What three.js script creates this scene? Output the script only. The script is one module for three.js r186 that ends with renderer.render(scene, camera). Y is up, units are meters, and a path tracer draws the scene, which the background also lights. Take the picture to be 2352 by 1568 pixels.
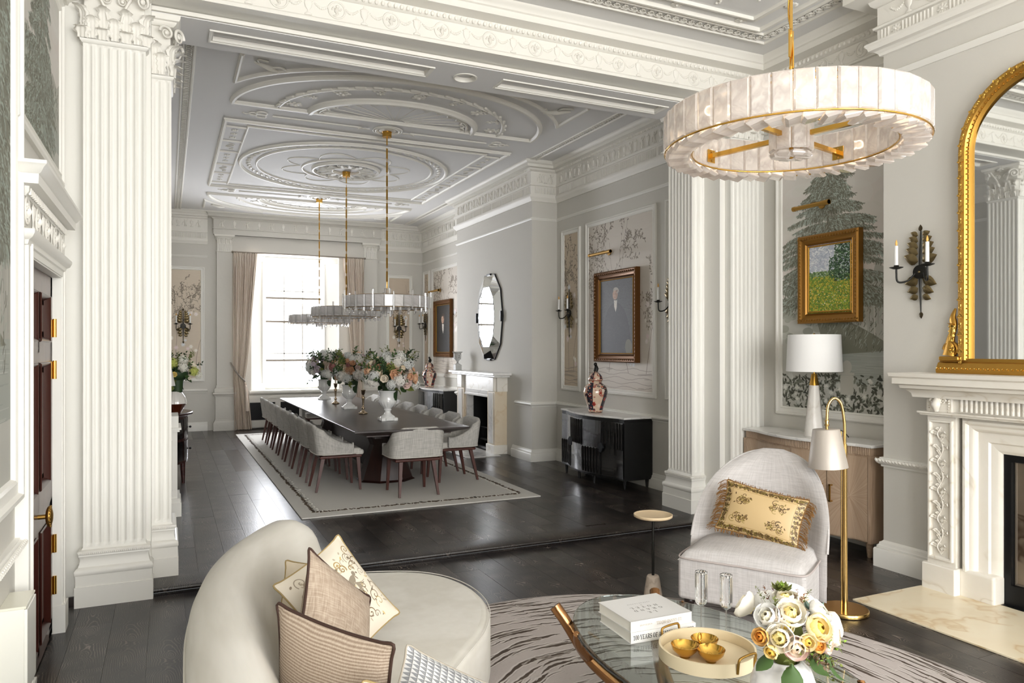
import * as THREE from 'three';
import { RoundedBoxGeometry } from 'three/addons/geometries/RoundedBoxGeometry.js';
import { mergeGeometries, toCreasedNormals } from 'three/addons/utils/BufferGeometryUtils.js';
import { RectAreaLightUniformsLib } from 'three/addons/lights/RectAreaLightUniformsLib.js';

// ---------- camera, sky, daylight, exposure ----------
const scene = new THREE.Scene();
const camera = new THREE.PerspectiveCamera(2 * Math.atan(784 / 1697) * 180 / Math.PI, 1.5, 0.05, 80);
camera.position.set(0, 1.65, 0);
camera.rotation.set(0, -25 * Math.PI / 180, 0);
camera.setViewOffset(2352, 1568, 0, -14, 2352, 1568);   // lens shift: horizon a little below the middle
const renderer = new THREE.WebGLRenderer({ antialias: true });
renderer.toneMapping = THREE.LinearToneMapping;
renderer.toneMappingExposure = 1.27;
renderer.shadowMap.enabled = true;
RectAreaLightUniformsLib.init();
scene.background = new THREE.Color('#f2f6fb');
scene.backgroundIntensity = 6;
function daylight(name, color, intensity, w, h, pos, target) {
  const l = new THREE.RectAreaLight(new THREE.Color(color), intensity, w, h);
  l.name = name; l.position.set(...pos); l.lookAt(...target); scene.add(l);
}
daylight('daylight_dining', '#f6f8ff', 19, 1.36, 2.5, [2.36, 2.15, -15.98], [2.36, 2.15, 0]);
for (const x of [0.35, 2.3, 4.25]) daylight('daylight_living', '#fffdf9', 7.8, 1.4, 2.9, [x, 2.1, 3.02], [x, 2.1, -5]);

// ---------- helpers ----------
const PI = Math.PI, D = PI / 180;
let seed = 7;
function rnd() { seed = (seed * 1664525 + 1013904223) >>> 0; return seed / 4294967296; }
const rr = (a, b) => a + (b - a) * rnd();
const V = (x, y, z) => new THREE.Vector3(x, y, z);
const taken = {};
function numbered(n) { const k = taken[n] = (taken[n] ?? -1) + 1; return k ? n + '_' + String(k).padStart(3, '0') : n; }
function tag(o, label, category, group, kind) { o.userData.label = label; o.userData.category = category; if (group) o.userData.group = group; if (kind) o.userData.kind = kind; return o; }
function thing(name, label, category, pos = [0, 0, 0], turn = 0, group, kind) {
  const o = new THREE.Group(); o.name = numbered(name); scene.add(o);
  o.position.set(...pos); o.rotation.y = turn; return tag(o, label, category, group, kind);
}
function mesh(name, geo, mat, parent) {
  if (Array.isArray(geo)) geo = merge(geo);
  const m = new THREE.Mesh(geo, mat); m.castShadow = m.receiveShadow = true;
  m.name = parent ? name : numbered(name); (parent || scene).add(m); return m;
}
function struct(name, geo, mat, label, category) { const m = mesh(name, geo, mat); m.userData.kind = 'structure'; if (label) { m.userData.label = label; m.userData.category = category || 'room'; } return m; }
function sgroup(name, label, category, pos = [0, 0, 0], turn = 0) { return thing(name, label, category, pos, turn, null, 'structure'); }
function dup(root, pos, turn, label, group) {
  const r = root.clone(); r.name = numbered(root.name.replace(/_\d{3}$/, '')); scene.add(r); r.userData = { ...root.userData };
  if (pos) r.position.set(...pos); if (turn !== undefined && turn !== null) r.rotation.y = turn;
  if (label) r.userData.label = label; if (group) r.userData.group = group; return r;
}
function merge(list) {
  const a = list.map(g => { g = g.index ? g.toNonIndexed() : g; for (const k of Object.keys(g.attributes)) if (!['position', 'normal', 'uv', 'color'].includes(k)) g.deleteAttribute(k);
    if (!g.attributes.normal) g.computeVertexNormals();
    if (!g.attributes.uv) g.setAttribute('uv', new THREE.BufferAttribute(new Float32Array(g.attributes.position.count * 2), 2)); return g; });
  return a.length === 1 ? a[0] : mergeGeometries(a);
}
const T = (g, x = 0, y = 0, z = 0) => g.translate(x, y, z);
// box from low and high corners with uv in metres
function bb(x0, x1, y0, y1, z0, z1, uo = 0, vo = 0) {
  const w = x1 - x0, h = y1 - y0, d = z1 - z0, g = new THREE.BoxGeometry(w, h, d);
  g.translate((x0 + x1) / 2, (y0 + y1) / 2, (z0 + z1) / 2); boxUV(g, uo, vo); return g;
}
function boxUV(g, uo = 0, vo = 0, s = 1) {
  if (g.index) { /* keep */ }
  const p = g.attributes.position, n = g.attributes.normal, uv = new Float32Array(p.count * 2);
  for (let i = 0; i < p.count; i++) {
    const ax = Math.abs(n.getX(i)), ay = Math.abs(n.getY(i)), az = Math.abs(n.getZ(i));
    const x = p.getX(i), y = p.getY(i), z = p.getZ(i);
    if (ay >= ax && ay >= az) { uv[2 * i] = x * s + uo; uv[2 * i + 1] = z * s + vo; }
    else if (ax >= az) { uv[2 * i] = z * s + uo; uv[2 * i + 1] = y * s + vo; }
    else { uv[2 * i] = x * s + uo; uv[2 * i + 1] = y * s + vo; }
  }
  g.setAttribute('uv', new THREE.BufferAttribute(uv, 2)); return g;
}
// rounded box by size, centred in x and z, standing on y
function rb(w, h, d, r, x = 0, y = 0, z = 0, seg = 2) { const g = new RoundedBoxGeometry(w, h, d, seg, Math.min(r, w / 2.01, h / 2.01, d / 2.01)); g.translate(x, y + h / 2, z); return boxUV(g.index ? g.toNonIndexed() : g); }
const cyl = (r0, r1, h, x = 0, y = 0, z = 0, s = 20) => new THREE.CylinderGeometry(r1, r0, h, s).translate(x, y + h / 2, z);
const sph = (r, x = 0, y = 0, z = 0, s = 14) => new THREE.SphereGeometry(r, s, Math.max(6, s * 0.7 | 0)).translate(x, y, z);
const lathe = (pts, s = 32) => new THREE.LatheGeometry(pts.map(p => new THREE.Vector2(p[0], p[1])), s);
const curve = (pts, closed = false) => new THREE.CatmullRomCurve3(pts.map(p => V(...p)), closed);
const tube = (pts, r, n = 24, s = 8, closed = false) => new THREE.TubeGeometry(curve(pts, closed), n, r, s, closed);
function taperTube(pts, radii, n = 24, s = 10) {      // tube whose radius follows the list
  const c = curve(pts), g = new THREE.TubeGeometry(c, n, 1, s), p = g.attributes.position;
  for (let i = 0; i <= n; i++) {
    const t = i / n, f = t * (radii.length - 1), k = Math.min(radii.length - 2, Math.floor(f)), r = radii[k] + (radii[k + 1] - radii[k]) * (f - k), c0 = c.getPointAt(t);
    for (let j = 0; j <= s; j++) { const q = i * (s + 1) + j; p.setXYZ(q, c0.x + (p.getX(q) - c0.x) * r, c0.y + (p.getY(q) - c0.y) * r, c0.z + (p.getZ(q) - c0.z) * r); }
  }
  g.computeVertexNormals(); const N = g.toNonIndexed(), cap = [];
  for (const [i, o] of [[0, 1], [n, -1]]) { const c0 = c.getPointAt(i / n); for (let j = 0; j < s; j++) { const a = i * (s + 1) + j, q = [a, a + 1]; if (o < 0) q.reverse(); cap.push(c0.x, c0.y, c0.z); for (const k of q) cap.push(p.getX(k), p.getY(k), p.getZ(k)); } }
  const e = new THREE.BufferGeometry(); e.setAttribute('position', new THREE.Float32BufferAttribute(cap, 3)); e.setAttribute('uv', new THREE.Float32BufferAttribute(new Float32Array(cap.length / 3 * 2), 2)); e.computeVertexNormals(); return mergeGeometries([N, e]);
}
function bar(a, b, w, h) { // square bar between two points
  const A = V(...a), B = V(...b), L = A.distanceTo(B), g = new THREE.BoxGeometry(w, h, L);
  const m = new THREE.Matrix4().lookAt(A, B, Math.abs(B.y - A.y) > 0.99 * L ? V(1, 0, 0) : V(0, 1, 0)); g.applyMatrix4(m);
  return g.translate((A.x + B.x) / 2, (A.y + B.y) / 2, (A.z + B.z) / 2);
}
function mirrorY(g) { // turn a moulding upside down, keeping its faces outward
  g = g.index ? g.toNonIndexed() : g; g.scale(1, -1, 1);
  for (const k of Object.keys(g.attributes)) { const a = g.attributes[k], n = a.itemSize, r = a.array; for (let i = 0; i < a.count; i += 3) for (let j = 0; j < n; j++) { const p = (i + 1) * n + j, q = (i + 2) * n + j, t = r[p]; r[p] = r[q]; r[q] = t; } }
  return g;
}
const crease = (g, a = 0.6) => toCreasedNormals(g.index ? g.toNonIndexed() : g, a);
// moulding: profile [[out, height]...] swept along a flat path [[x, z]...]; out is to the right of the walking direction times side
function sweep(prof, path, { closed = false, side = 1, smooth = 0.62, caps = true } = {}) {
  const n = path.length, pts = [];
  const dir = (a, b) => { const x = b[0] - a[0], z = b[1] - a[1], l = Math.hypot(x, z) || 1; return [x / l, z / l]; };
  for (let i = 0; i < n; i++) {
    const d0 = i > 0 ? dir(path[i - 1], path[i]) : closed ? dir(path[n - 1], path[0]) : dir(path[0], path[1]);
    const d1 = i < n - 1 ? dir(path[i], path[i + 1]) : closed ? dir(path[n - 1], path[0]) : d0;
    const n0 = [-d0[1] * side, d0[0] * side], n1 = [-d1[1] * side, d1[0] * side];
    let mx = n0[0] + n1[0], mz = n0[1] + n1[1]; const l = Math.hypot(mx, mz) || 1; mx /= l; mz /= l;
    const k = 1 / Math.max(0.25, mx * n0[0] + mz * n0[1]); pts.push([path[i], mx * k, mz * k]);
  }
  const pos = [], uv = [], m = prof.length; let L = 0;
  const P = (i, j) => [pts[i][0][0] + pts[i][1] * prof[j][0], prof[j][1], pts[i][0][1] + pts[i][2] * prof[j][0]];
  const acc = [0]; for (let j = 1; j < m; j++) acc.push(acc[j - 1] + Math.hypot(prof[j][0] - prof[j - 1][0], prof[j][1] - prof[j - 1][1]));
  for (let i = 0; i < (closed ? n : n - 1); i++) {
    const k = (i + 1) % n, l = Math.hypot(path[k][0] - path[i][0], path[k][1] - path[i][1]);
    for (let j = 0; j < m - 1; j++) {
      const a = P(i, j), b = P(k, j), c = P(k, j + 1), d = P(i, j + 1);
      pos.push(...a, ...b, ...c, ...a, ...c, ...d);
      uv.push(L, acc[j], L + l, acc[j], L + l, acc[j + 1], L, acc[j], L + l, acc[j + 1], L, acc[j + 1]);
    }
    L += l;
  }
  if (!closed && caps) for (const i of [0, n - 1]) {
    const tri = THREE.ShapeUtils.triangulateShape(prof.map(p => new THREE.Vector2(p[0], p[1])), []);
    for (const t of tri) for (const j of t) { pos.push(...P(i, j)); uv.push(prof[j][0], prof[j][1]); }
  }
  const g = new THREE.BufferGeometry(); g.setAttribute('position', new THREE.Float32BufferAttribute(pos, 3)); g.setAttribute('uv', new THREE.Float32BufferAttribute(uv, 2));
  g.computeVertexNormals(); return smooth ? toCreasedNormals(g, smooth) : g;
}
// the same moulding laid in a wall's own plane: path [[x, y]...], profile [[inward, out of wall]...]
const sweepWall = (prof, path, o = {}) => sweep(prof, path.map(p => [p[0], -p[1]]), { side: -1, ...o }).applyMatrix4(new THREE.Matrix4().makeRotationX(PI / 2));
const rectPath = (x0, x1, y0, y1) => [[x0, y0], [x1, y0], [x1, y1], [x0, y1]];
const arcPath = (cx, cz, a, b, t0, t1, n) => Array.from({ length: n + 1 }, (_, i) => { const t = t0 + (t1 - t0) * i / n; return [cx + a * Math.cos(t), cz + b * Math.sin(t)]; });
function extr(pts, depth, bevel = 0, seg = 1, holes = []) {   // outline in xy, thickness along z from 0
  const s = new THREE.Shape(pts.map(p => new THREE.Vector2(p[0], p[1]))); for (const h of holes) s.holes.push(new THREE.Path(h.map(p => new THREE.Vector2(p[0], p[1]))));
  const g = new THREE.ExtrudeGeometry(s, { depth: depth - 2 * bevel, bevelEnabled: bevel > 0, bevelSize: bevel, bevelThickness: bevel, bevelOffset: -bevel, bevelSegments: seg, curveSegments: 8 });
  return T(g, 0, 0, bevel);
}
// smooth grid surface from a function (u, v) -> [x, y, z]
function grid(nu, nv, f, closeU = false) {
  const pos = [], uv = [], idx = [];
  for (let j = 0; j <= nv; j++) for (let i = 0; i <= nu; i++) { pos.push(...f(i / nu, j / nv)); uv.push(i / nu, j / nv); }
  for (let j = 0; j < nv; j++) for (let i = 0; i < nu; i++) { const a = j * (nu + 1) + i; idx.push(a, a + 1, a + nu + 2, a, a + nu + 2, a + nu + 1); }
  const g = new THREE.BufferGeometry(); g.setAttribute('position', new THREE.Float32BufferAttribute(pos, 3)); g.setAttribute('uv', new THREE.Float32BufferAttribute(uv, 2)); g.setIndex(idx); g.computeVertexNormals();
  if (closeU) { const nn = g.attributes.normal; for (let j = 0; j <= nv; j++) { const a = j * (nu + 1), b = a + nu; const v = V(nn.getX(a) + nn.getX(b), nn.getY(a) + nn.getY(b), nn.getZ(a) + nn.getZ(b)).normalize(); nn.setXYZ(a, v.x, v.y, v.z); nn.setXYZ(b, v.x, v.y, v.z); } }
  return g;
}
// place a geometry by matrix
const M4 = (pos, rot = [0, 0, 0], s = 1) => new THREE.Matrix4().compose(V(...pos), new THREE.Quaternion().setFromEuler(new THREE.Euler(...rot)), Array.isArray(s) ? V(...s) : V(s, s, s));
const put = (g, pos, rot, s) => g.clone().applyMatrix4(M4(pos, rot, s));
function child(name, geo, mat, parent, pos, rot, s) { const m = mesh(name, geo, mat, parent); if (pos) m.position.set(...pos); if (rot) m.rotation.set(...rot); if (s) Array.isArray(s) ? m.scale.set(...s) : m.scale.setScalar(s); return m; }

// ---------- procedural textures ----------
function hash(x, y) { let h = (x * 374761393 + y * 668265263) | 0; h = (h ^ (h >>> 13)) * 1274126177 | 0; return ((h ^ (h >>> 16)) >>> 0) / 4294967296; }
function vn(x, y, per = 1024) { const xi = Math.floor(x), yi = Math.floor(y), fx = x - xi, fy = y - yi, sx = fx * fx * (3 - 2 * fx), sy = fy * fy * (3 - 2 * fy), m = v => ((v % per) + per) % per;
  const a = hash(m(xi), m(yi)), b = hash(m(xi + 1), m(yi)), c = hash(m(xi), m(yi + 1)), d = hash(m(xi + 1), m(yi + 1)); return a + (b - a) * sx + (c - a) * sy + (a - b - c + d) * sx * sy; }
function fbm(x, y, o = 4, per = 1024) { let s = 0, a = 0.5, t = 0; for (let i = 0; i < o; i++) { s += a * vn(x, y, per); t += a; a *= 0.5; x *= 2; y *= 2; per *= 2; } return s / t; }
function tex(w, h, f, { srgb = true, rep } = {}) {
  const d = new Uint8Array(w * h * 4);
  for (let y = 0; y < h; y++) for (let x = 0; x < w; x++) { const c = f(x / w, y / h), i = (y * w + x) * 4; d[i] = c[0]; d[i + 1] = c[1] ?? c[0]; d[i + 2] = c[2] ?? c[0]; d[i + 3] = 255; }
  const t = new THREE.DataTexture(d, w, h); t.magFilter = THREE.LinearFilter; t.minFilter = THREE.LinearFilter; t.wrapS = t.wrapT = THREE.RepeatWrapping; if (srgb) t.colorSpace = THREE.SRGBColorSpace; if (rep) t.repeat.set(...rep); t.needsUpdate = true; return t;
}
function canvasTex(w, h, draw, srgb = true) {
  const c = document.createElement('canvas'); c.width = w; c.height = h; const g = c.getContext('2d'); draw(g, w, h);
  const t = new THREE.CanvasTexture(c); t.wrapS = t.wrapT = THREE.RepeatWrapping; if (srgb) t.colorSpace = THREE.SRGBColorSpace; return t;
}
const mix = (a, b, t) => a.map((v, i) => v + (b[i] - v) * t);
const cl = v => v < 0 ? 0 : v > 1 ? 1 : v;
const std = (color, rough = 0.6, o = {}) => new THREE.MeshStandardMaterial({ color, roughness: rough, ...o });
const phy = (color, rough, o = {}) => new THREE.MeshPhysicalMaterial({ color, roughness: rough, ...o });
const plasterBump = tex(256, 256, (u, v) => [cl(fbm(u * 32, v * 32, 3, 32)) * 255], { srgb: false });
const linenMap = (a, b, n = 110) => tex(512, 512, (u, v) => { const p = vn(u * n * 2, v * 14, 4096) * 0.5 + vn(u * 14, v * n * 2, 4096) * 0.5; return mix(a, b, cl((p - 0.25) * 1.8)); });
const weaveBump = tex(256, 256, (u, v) => { const a = Math.sin(u * PI * 64), b = Math.sin(v * PI * 64); return [128 + 60 * a * Math.sign(b) + 40 * (vn(u * 64, v * 64, 64) - 0.5)]; }, { srgb: false });
function marbleMap(base, vein, k = 1, s = 512) { return tex(s, s, (u, v) => { const w = fbm(u * 4, v * 4, 4, 4), x = Math.abs(fbm(u * 3 + w * 1.6, v * 3 + w * 1.1, 4, 3) - 0.5); const t = Math.pow(cl(1 - x * 9), 3) * 0.75 + 0.25 * fbm(u * 8, v * 8, 3, 8); return mix(base, vein, cl(t * k)); }); }
// dark cerused oak: long cathedral grain
const oakFloorMap = tex(1024, 1024, (u, v) => {
  const bx = u * 5, k = Math.floor(bx), f = bx - k, cx = 0.3 + 0.4 * hash(k, 3), ph = hash(k, 9) * 40;
  const w = fbm(u * 6, v * 6, 3, 6) - 0.5, yy = v * 3 + ph, r = Math.hypot((f - cx) * 1.3 + w * 0.25, (Math.sin(yy * 2.1 + w * 4) * 0.34 + 0.25 * w));
  const ring = 0.5 + 0.5 * Math.sin(r * 95 + w * 22 + hash(k, 5) * 6), pore = vn(u * 420, v * 26, 4096);
  const t = cl(Math.pow(ring, 4) * 0.62 * vn(u * 9, v * 9, 16) * 1.6 + (pore > 0.72 ? 0.35 : 0) * 0.6 + 0.12 * fbm(u * 5, v * 2, 3, 8));
  return mix([22, 18, 17], [146, 137, 128], t);
});
const oakBump = tex(512, 512, (u, v) => [cl(0.5 + 0.5 * (vn(u * 300, v * 14, 4096) - 0.5) + 0.3 * (vn(u * 5, v * 5, 8) - 0.5)) * 255], { srgb: false });
function grainMap(a, b, sx = 60, sy = 3, s = 512) { return tex(s, s, (u, v) => { const w = fbm(u * 4, v * 2, 3, 8), t = cl(0.5 * vn(u * sx * 2 + w * 10, v * sy, 4096) + 0.5 * (0.5 + 0.5 * Math.sin((u * sx * 0.35 + w * 7) * 2))); return mix(a, b, t); }); }

const M = {
  wall: std('#d3d0c8', 0.75, { bumpMap: plasterBump, bumpScale: 0.0008 }),
  trim: std('#e9e7e0', 0.42),
  orn: std('#ebe8e0', 0.5),
  ceil: std('#e4e3e2', 0.8), ceilLiv: std('#e6e5e3', 0.8),
  brass: std('#cfa04a', 0.22, { metalness: 1 }), brassDark: std('#b08a48', 0.42, { metalness: 1 }), gold: std('#d9ac54', 0.16, { metalness: 1 }),
  giltOld: std('#b78b3e', 0.34, { metalness: 0.85 }), gildFrame: std('#94692c', 0.38, { metalness: 0.7 }), bronzeGilt: std('#6a4520', 0.4, { metalness: 0.65 }),
  iron: std('#15140f', 0.45, { metalness: 0.3 }), black: std('#0b0b0c', 0.5), blackIron: std('#17181a', 0.42, { metalness: 0.5 }),
  steel: std('#8d8479', 0.4, { metalness: 0.8 }), silver: std('#d8d4cc', 0.12, { metalness: 1 }),
  mirror: std('#f2f4f4', 0.02, { metalness: 1 }),
  white: std('#f4f3f0', 0.4), ceramic: phy('#e4e4e2', 0.12, { clearcoat: 0.6 }),
  plank: [['#f2eeec', 0.3], ['#d2ccc8', 0.33], ['#e4dfdc', 0.27], ['#c2bab6', 0.31]].map(([c, r]) => std(c, r, { map: oakFloorMap, bumpMap: oakBump, bumpScale: 0.0004 })),
  darkOak: std('#2a2320', 0.35), marble: std('#ffffff', 0.2, { map: marbleMap([238, 236, 232], [190, 188, 186], 0.6) }),
  statuary: std('#ffffff', 0.3, { map: marbleMap([238, 234, 225], [198, 186, 165], 0.6) }),
  sienna: std('#ffffff', 0.3, { map: marbleMap([222, 208, 184], [206, 182, 148], 0.8) }),
  hearth: std('#ffffff', 0.3, { map: marbleMap([233, 222, 196], [196, 164, 116], 0.75) }),
  glass: phy('#ffffff', 0.02, { transmission: 1, thickness: 0, ior: 1.45 }), clear: phy('#ffffff', 0.02, { transmission: 1, thickness: 0.01, ior: 1.5 }),
  leaf: std('#3f5a2a', 0.6), leafDark: std('#27401f', 0.55), leafOlive: std('#6b7433', 0.6), leafGrey: std('#8aa49a', 0.65), leafBright: std('#7f9c36', 0.55), twig: std('#5b4630', 0.7), leafRust: std('#7a4a22', 0.6),
};
// ---------- room shell ----------
const CL = 4.38, CD = 4.25, S = 0.05;        // living ceiling, dining ceiling, dining floor height
function planks(parent, x0, x1, z0, z1, y, w = 0.2, len = 2.1) {
  for (let x = x0, k = 0; x < x1 - 0.01; x += w, k++) {
    const xe = Math.min(x + w, x1); let z = z0 - rr(0, len * 0.9);
    while (z < z1) {
      const l = rr(1.5, 2.4), a = Math.max(z, z0), b = Math.min(z + l, z1);
      if (b - a > 0.05) mesh('plank', bb(x + 0.0008, xe - 0.0008, y - 0.018, y + rr(-0.0004, 0.0004), a + 0.0008, b - 0.0008, Math.floor(rnd() * 5) * 0.2 - x, rnd()), M.plank[Math.floor(rnd() * 4)], parent);
      z += l;
    }
  }
}
const floorL = sgroup('floor', 'dark stained oak plank floor of the sitting room', 'floor');
mesh('subfloor', bb(-1.3, 5.7, -0.2, -0.006, -5.45, 3.4), M.darkOak, floorL);
planks(floorL, -0.7, 5.3, -5.44, -1.2, 0);
const floorD = sgroup('floor', 'dark stained oak plank floor of the raised dining room', 'floor');
mesh('subfloor', bb(-0.9, 5.6, -0.2, S - 0.006, -16.1, -5.5), M.darkOak, floorD);
planks(floorD, -0.4, 5.1, -15.9, -5.7, S);
// step: one long threshold board with a rounded nosing
struct('trim', [sweep([[0, 0.0], [0.0, 0.014], [0.012, 0.016], [0.022, 0.024], [0.026, 0.036], [0.022, 0.046], [0.012, 0.05], [-0.24, 0.05], [-0.24, 0]], [[-0.12, -5.465], [4.78, -5.465]], { side: 1 }).scale(1, 1, 1)], M.plank[1], 'dark oak threshold step with rounded nosing between the two rooms', 'step');

// living room walls
struct('wall_left', [bb(-0.95, -0.6, 0, CL, -3.92, 3.2), bb(-0.95, -0.6, 0, CL, -5.6, -5.0), bb(-0.95, -0.6, 2.06, CL, -5.0, -3.92), bb(-1.15, -0.95, 0, 2.4, -5.2, -3.6)], M.wall, 'pale grey wall with the brown panelled door', 'wall');
struct('wall_right', [bb(5.3, 5.65, 0, CL, -5.6, 3.2), bb(4.9, 5.3, 1.06, CL, -3.87, -1.03), bb(4.9, 5.3, 0, 1.06, -3.87, -2.955), bb(4.9, 5.3, 0, 1.06, -1.945, -1.03)], M.wall, 'pale grey sitting room wall with chimney breast and alcove', 'wall');
{ const b = []; let x = -0.95; for (const c of [0.35, 2.3, 4.25]) { b.push(bb(x, c - 0.7, 0, CL, 3.0, 3.35), bb(c - 0.7, c + 0.7, 0, 0.65, 3.0, 3.35), bb(c - 0.7, c + 0.7, 3.55, CL, 3.0, 3.35)); x = c + 0.7; }
  b.push(bb(x, 5.65, 0, CL, 3.0, 3.35)); struct('wall_back', b, M.wall, 'window wall of the sitting room', 'wall');
  for (const c of [0.35, 2.3, 4.25]) { const w = sgroup('window', 'tall white sash window of the sitting room', 'window', [c, 0, 3.2]);
    mesh('window_frame', [bb(-0.7, -0.63, 0.65, 3.55, -0.05, 0.05), bb(0.63, 0.7, 0.65, 3.55, -0.05, 0.05), bb(-0.63, 0.63, 0.65, 0.75, -0.05, 0.05), bb(-0.63, 0.63, 3.47, 3.55, -0.05, 0.05), bb(-0.63, 0.63, 2.08, 2.13, -0.04, 0.04)], M.trim, w);
    for (const x of [-0.21, 0.21]) mesh('glazing_bar', bb(x - 0.012, x + 0.012, 0.75, 3.47, -0.02, 0.02), M.trim, w); } }
struct('ceiling', bb(-0.95, 5.65, CL, CL + 0.25, -5.6, 3.35), M.ceilLiv, 'white plaster ceiling of the sitting room', 'ceiling');
// piers and beam of the wide opening
struct('wall_opening', [bb(-0.95, -0.1, 0, 4.6, -6.21, -5.52), bb(4.75, 5.65, 0, 4.6, -6.21, -5.52)], M.trim, 'white piers either side of the wide opening', 'wall');
{ const beam = sgroup('wall_beam', 'white plaster beam spanning the opening between the rooms', 'beam');
  // soffit with two sunk panels and a sunk roundel
  const h1 = rectPath(0.28, 2.02, -6.07, -5.84), h2 = rectPath(2.64, 4.4, -6.07, -5.84), h3 = arcPath(2.33, -5.955, 0.105, 0.105, 0, 2 * PI, 24).slice(0, 24);
  const sof = extr(rectPath(-0.1, 4.75, -6.21, -5.7), 0.035, 0, 1, [h1, h2, h3]).applyMatrix4(new THREE.Matrix4().makeRotationX(PI / 2)).scale(1, 1, 1);
  mesh('soffit', [T(sof, 0, 3.98 + 0.035, 0), bb(-0.1, 4.75, 4.015, 4.6, -6.21, -5.7)], M.ceil, beam);
  mesh('front_course', bb(-0.1, 4.75, 4.02, 4.6, -5.7, -5.52), M.trim, beam);
  mesh('ledge', sweep([[0, 3.985], [0.025, 3.985], [0.03, 3.995], [0.03, 4.012], [0.0, 4.02]], [[-0.1, -5.7], [4.75, -5.7]], { side: 1 }), M.orn, beam);
  const pf = [[0, 0], [0.0, 0.012], [0.012, 0.012], [0.02, 0.004], [0.03, 0.004], [0.034, -0.03], [0, -0.03]];
  for (const h of [h1, h2]) mesh('panel_moulding', T(mirrorY(sweep(pf, h, { closed: true, side: 1 })), 0, 3.982, 0), M.orn, beam);
  mesh('roundel_moulding', T(mirrorY(sweep([[0, -0.03], [0, 0.008], [0.012, 0.01], [0.02, -0.03]], h3, { closed: true, side: 1 })), 0, 3.982, 0), M.orn, beam);
}
// dining room walls
struct('wall_dining_left', bb(-0.95, -0.38, 0, CD + 0.2, -15.9, -6.21), M.wall, 'pale grey long dining room wall beside the commode', 'wall');
struct('wall_dining_right', [bb(5.03, 5.6, 0, CD + 0.2, -15.9, -6.21), bb(4.63, 5.03, 0.98, CD + 0.2, -12.22, -9.27), bb(4.63, 5.03, 0, 0.98, -12.22, -11.33), bb(4.63, 5.03, 0, 0.98, -10.45, -9.27)], M.wall, 'pale grey dining room wall with chimney breast', 'wall');
struct('wall_far', [bb(-0.95, 1.5, 0, CD + 0.2, -15.95, -15.4), bb(3.22, 5.6, 0, CD + 0.2, -15.95, -15.4), bb(1.5, 3.22, 0, 0.74, -15.95, -15.4), bb(1.5, 3.22, 3.52, CD + 0.2, -15.95, -15.4)], M.wall, 'far dining room wall around the tall window', 'wall');
struct('ceiling', bb(-0.95, 5.6, CD, CD + 0.2, -15.95, -6.21), M.ceil, 'grey white dining room ceiling', 'ceiling');
// fire opening linings
// ---------- mouldings ----------
const skirt = [[0, 0], [0.035, 0], [0.035, 0.105], [0.03, 0.115], [0.022, 0.12], [0.022, 0.135], [0.012, 0.15], [0.008, 0.165], [0, 0.17]];
const dado = [[0, -0.035], [0.012, -0.035], [0.014, -0.02], [0.022, -0.018], [0.036, -0.005], [0.04, 0.008], [0.034, 0.02], [0.02, 0.026], [0.02, 0.034], [0, 0.036]];
const prail = [[0, -0.02], [0.01, -0.02], [0.014, -0.008], [0.024, 0.002], [0.024, 0.014], [0.012, 0.02], [0, 0.022]];
const up = (p, y) => p.map(([a, b]) => [a, b + y]);
// plan of the dining walls, walked so that the room lies to the left
const planDR = [[5.03, -6.21], [5.03, -9.27], [4.63, -9.27], [4.63, -12.22], [5.03, -12.22], [5.03, -15.4], [4.06, -15.4]];
const planDL = [[0.7, -15.4], [-0.38, -15.4], [-0.38, -6.21]];
struct('baseboard_dining_right', [sweep(up(skirt, S), [[5.03, -6.21], [5.03, -9.27], [4.63, -9.27], [4.63, -9.9]], { side: -1 }), sweep(up(skirt, S), [[4.63, -12.0], [4.63, -12.22], [5.03, -12.22], [5.03, -15.4], [4.06, -15.4]], { side: -1 })], M.trim, 'white skirting board along the dining room fireplace wall', 'skirting');
struct('baseboard_dining_left', sweep(up(skirt, S), planDL, { side: -1 }), M.trim, 'white skirting board in the corner beside the commode', 'skirting');
struct('trim', [sweep(up(dado, 0.85), [[5.03, -6.21], [5.03, -9.27], [4.63, -9.27], [4.63, -9.78]], { side: -1 }), sweep(up(dado, 0.85), [[4.63, -12.12], [4.63, -12.22], [5.03, -12.22], [5.03, -15.4], [4.06, -15.4]], { side: -1 })], M.trim, 'white dado rail along the dining room fireplace wall', 'dado rail');
struct('trim', sweep(up(dado, 0.82), planDL, { side: -1 }), M.trim, 'white dado rail beside the commode', 'dado rail');
struct('trim', sweep(up(prail, 3.46), planDR, { side: -1 }), M.trim, 'thin white picture rail above the wallpaper panels of the fireplace wall', 'picture rail');
struct('trim', sweep(up(prail, 3.4), planDL, { side: -1 }), M.trim, 'thin white picture rail beside the far window pilaster', 'picture rail');
const cornD = [[0, 3.70], [0.018, 3.70], [0.022, 3.72], [0.045, 3.745], [0.055, 3.765], [0.055, 3.79], [0.03, 3.796], [0.03, 3.915], [0.046, 3.92], [0.05, 3.935], [0.046, 3.948], [0.03, 3.952], [0.03, 4.115], [0.05, 4.12], [0.066, 4.135], [0.07, 4.155], [0.13, 4.16], [0.13, 4.198], [0.145, 4.205], [0.16, 4.222], [0.168, 4.24], [0.168, CD], [0, CD]];
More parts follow.
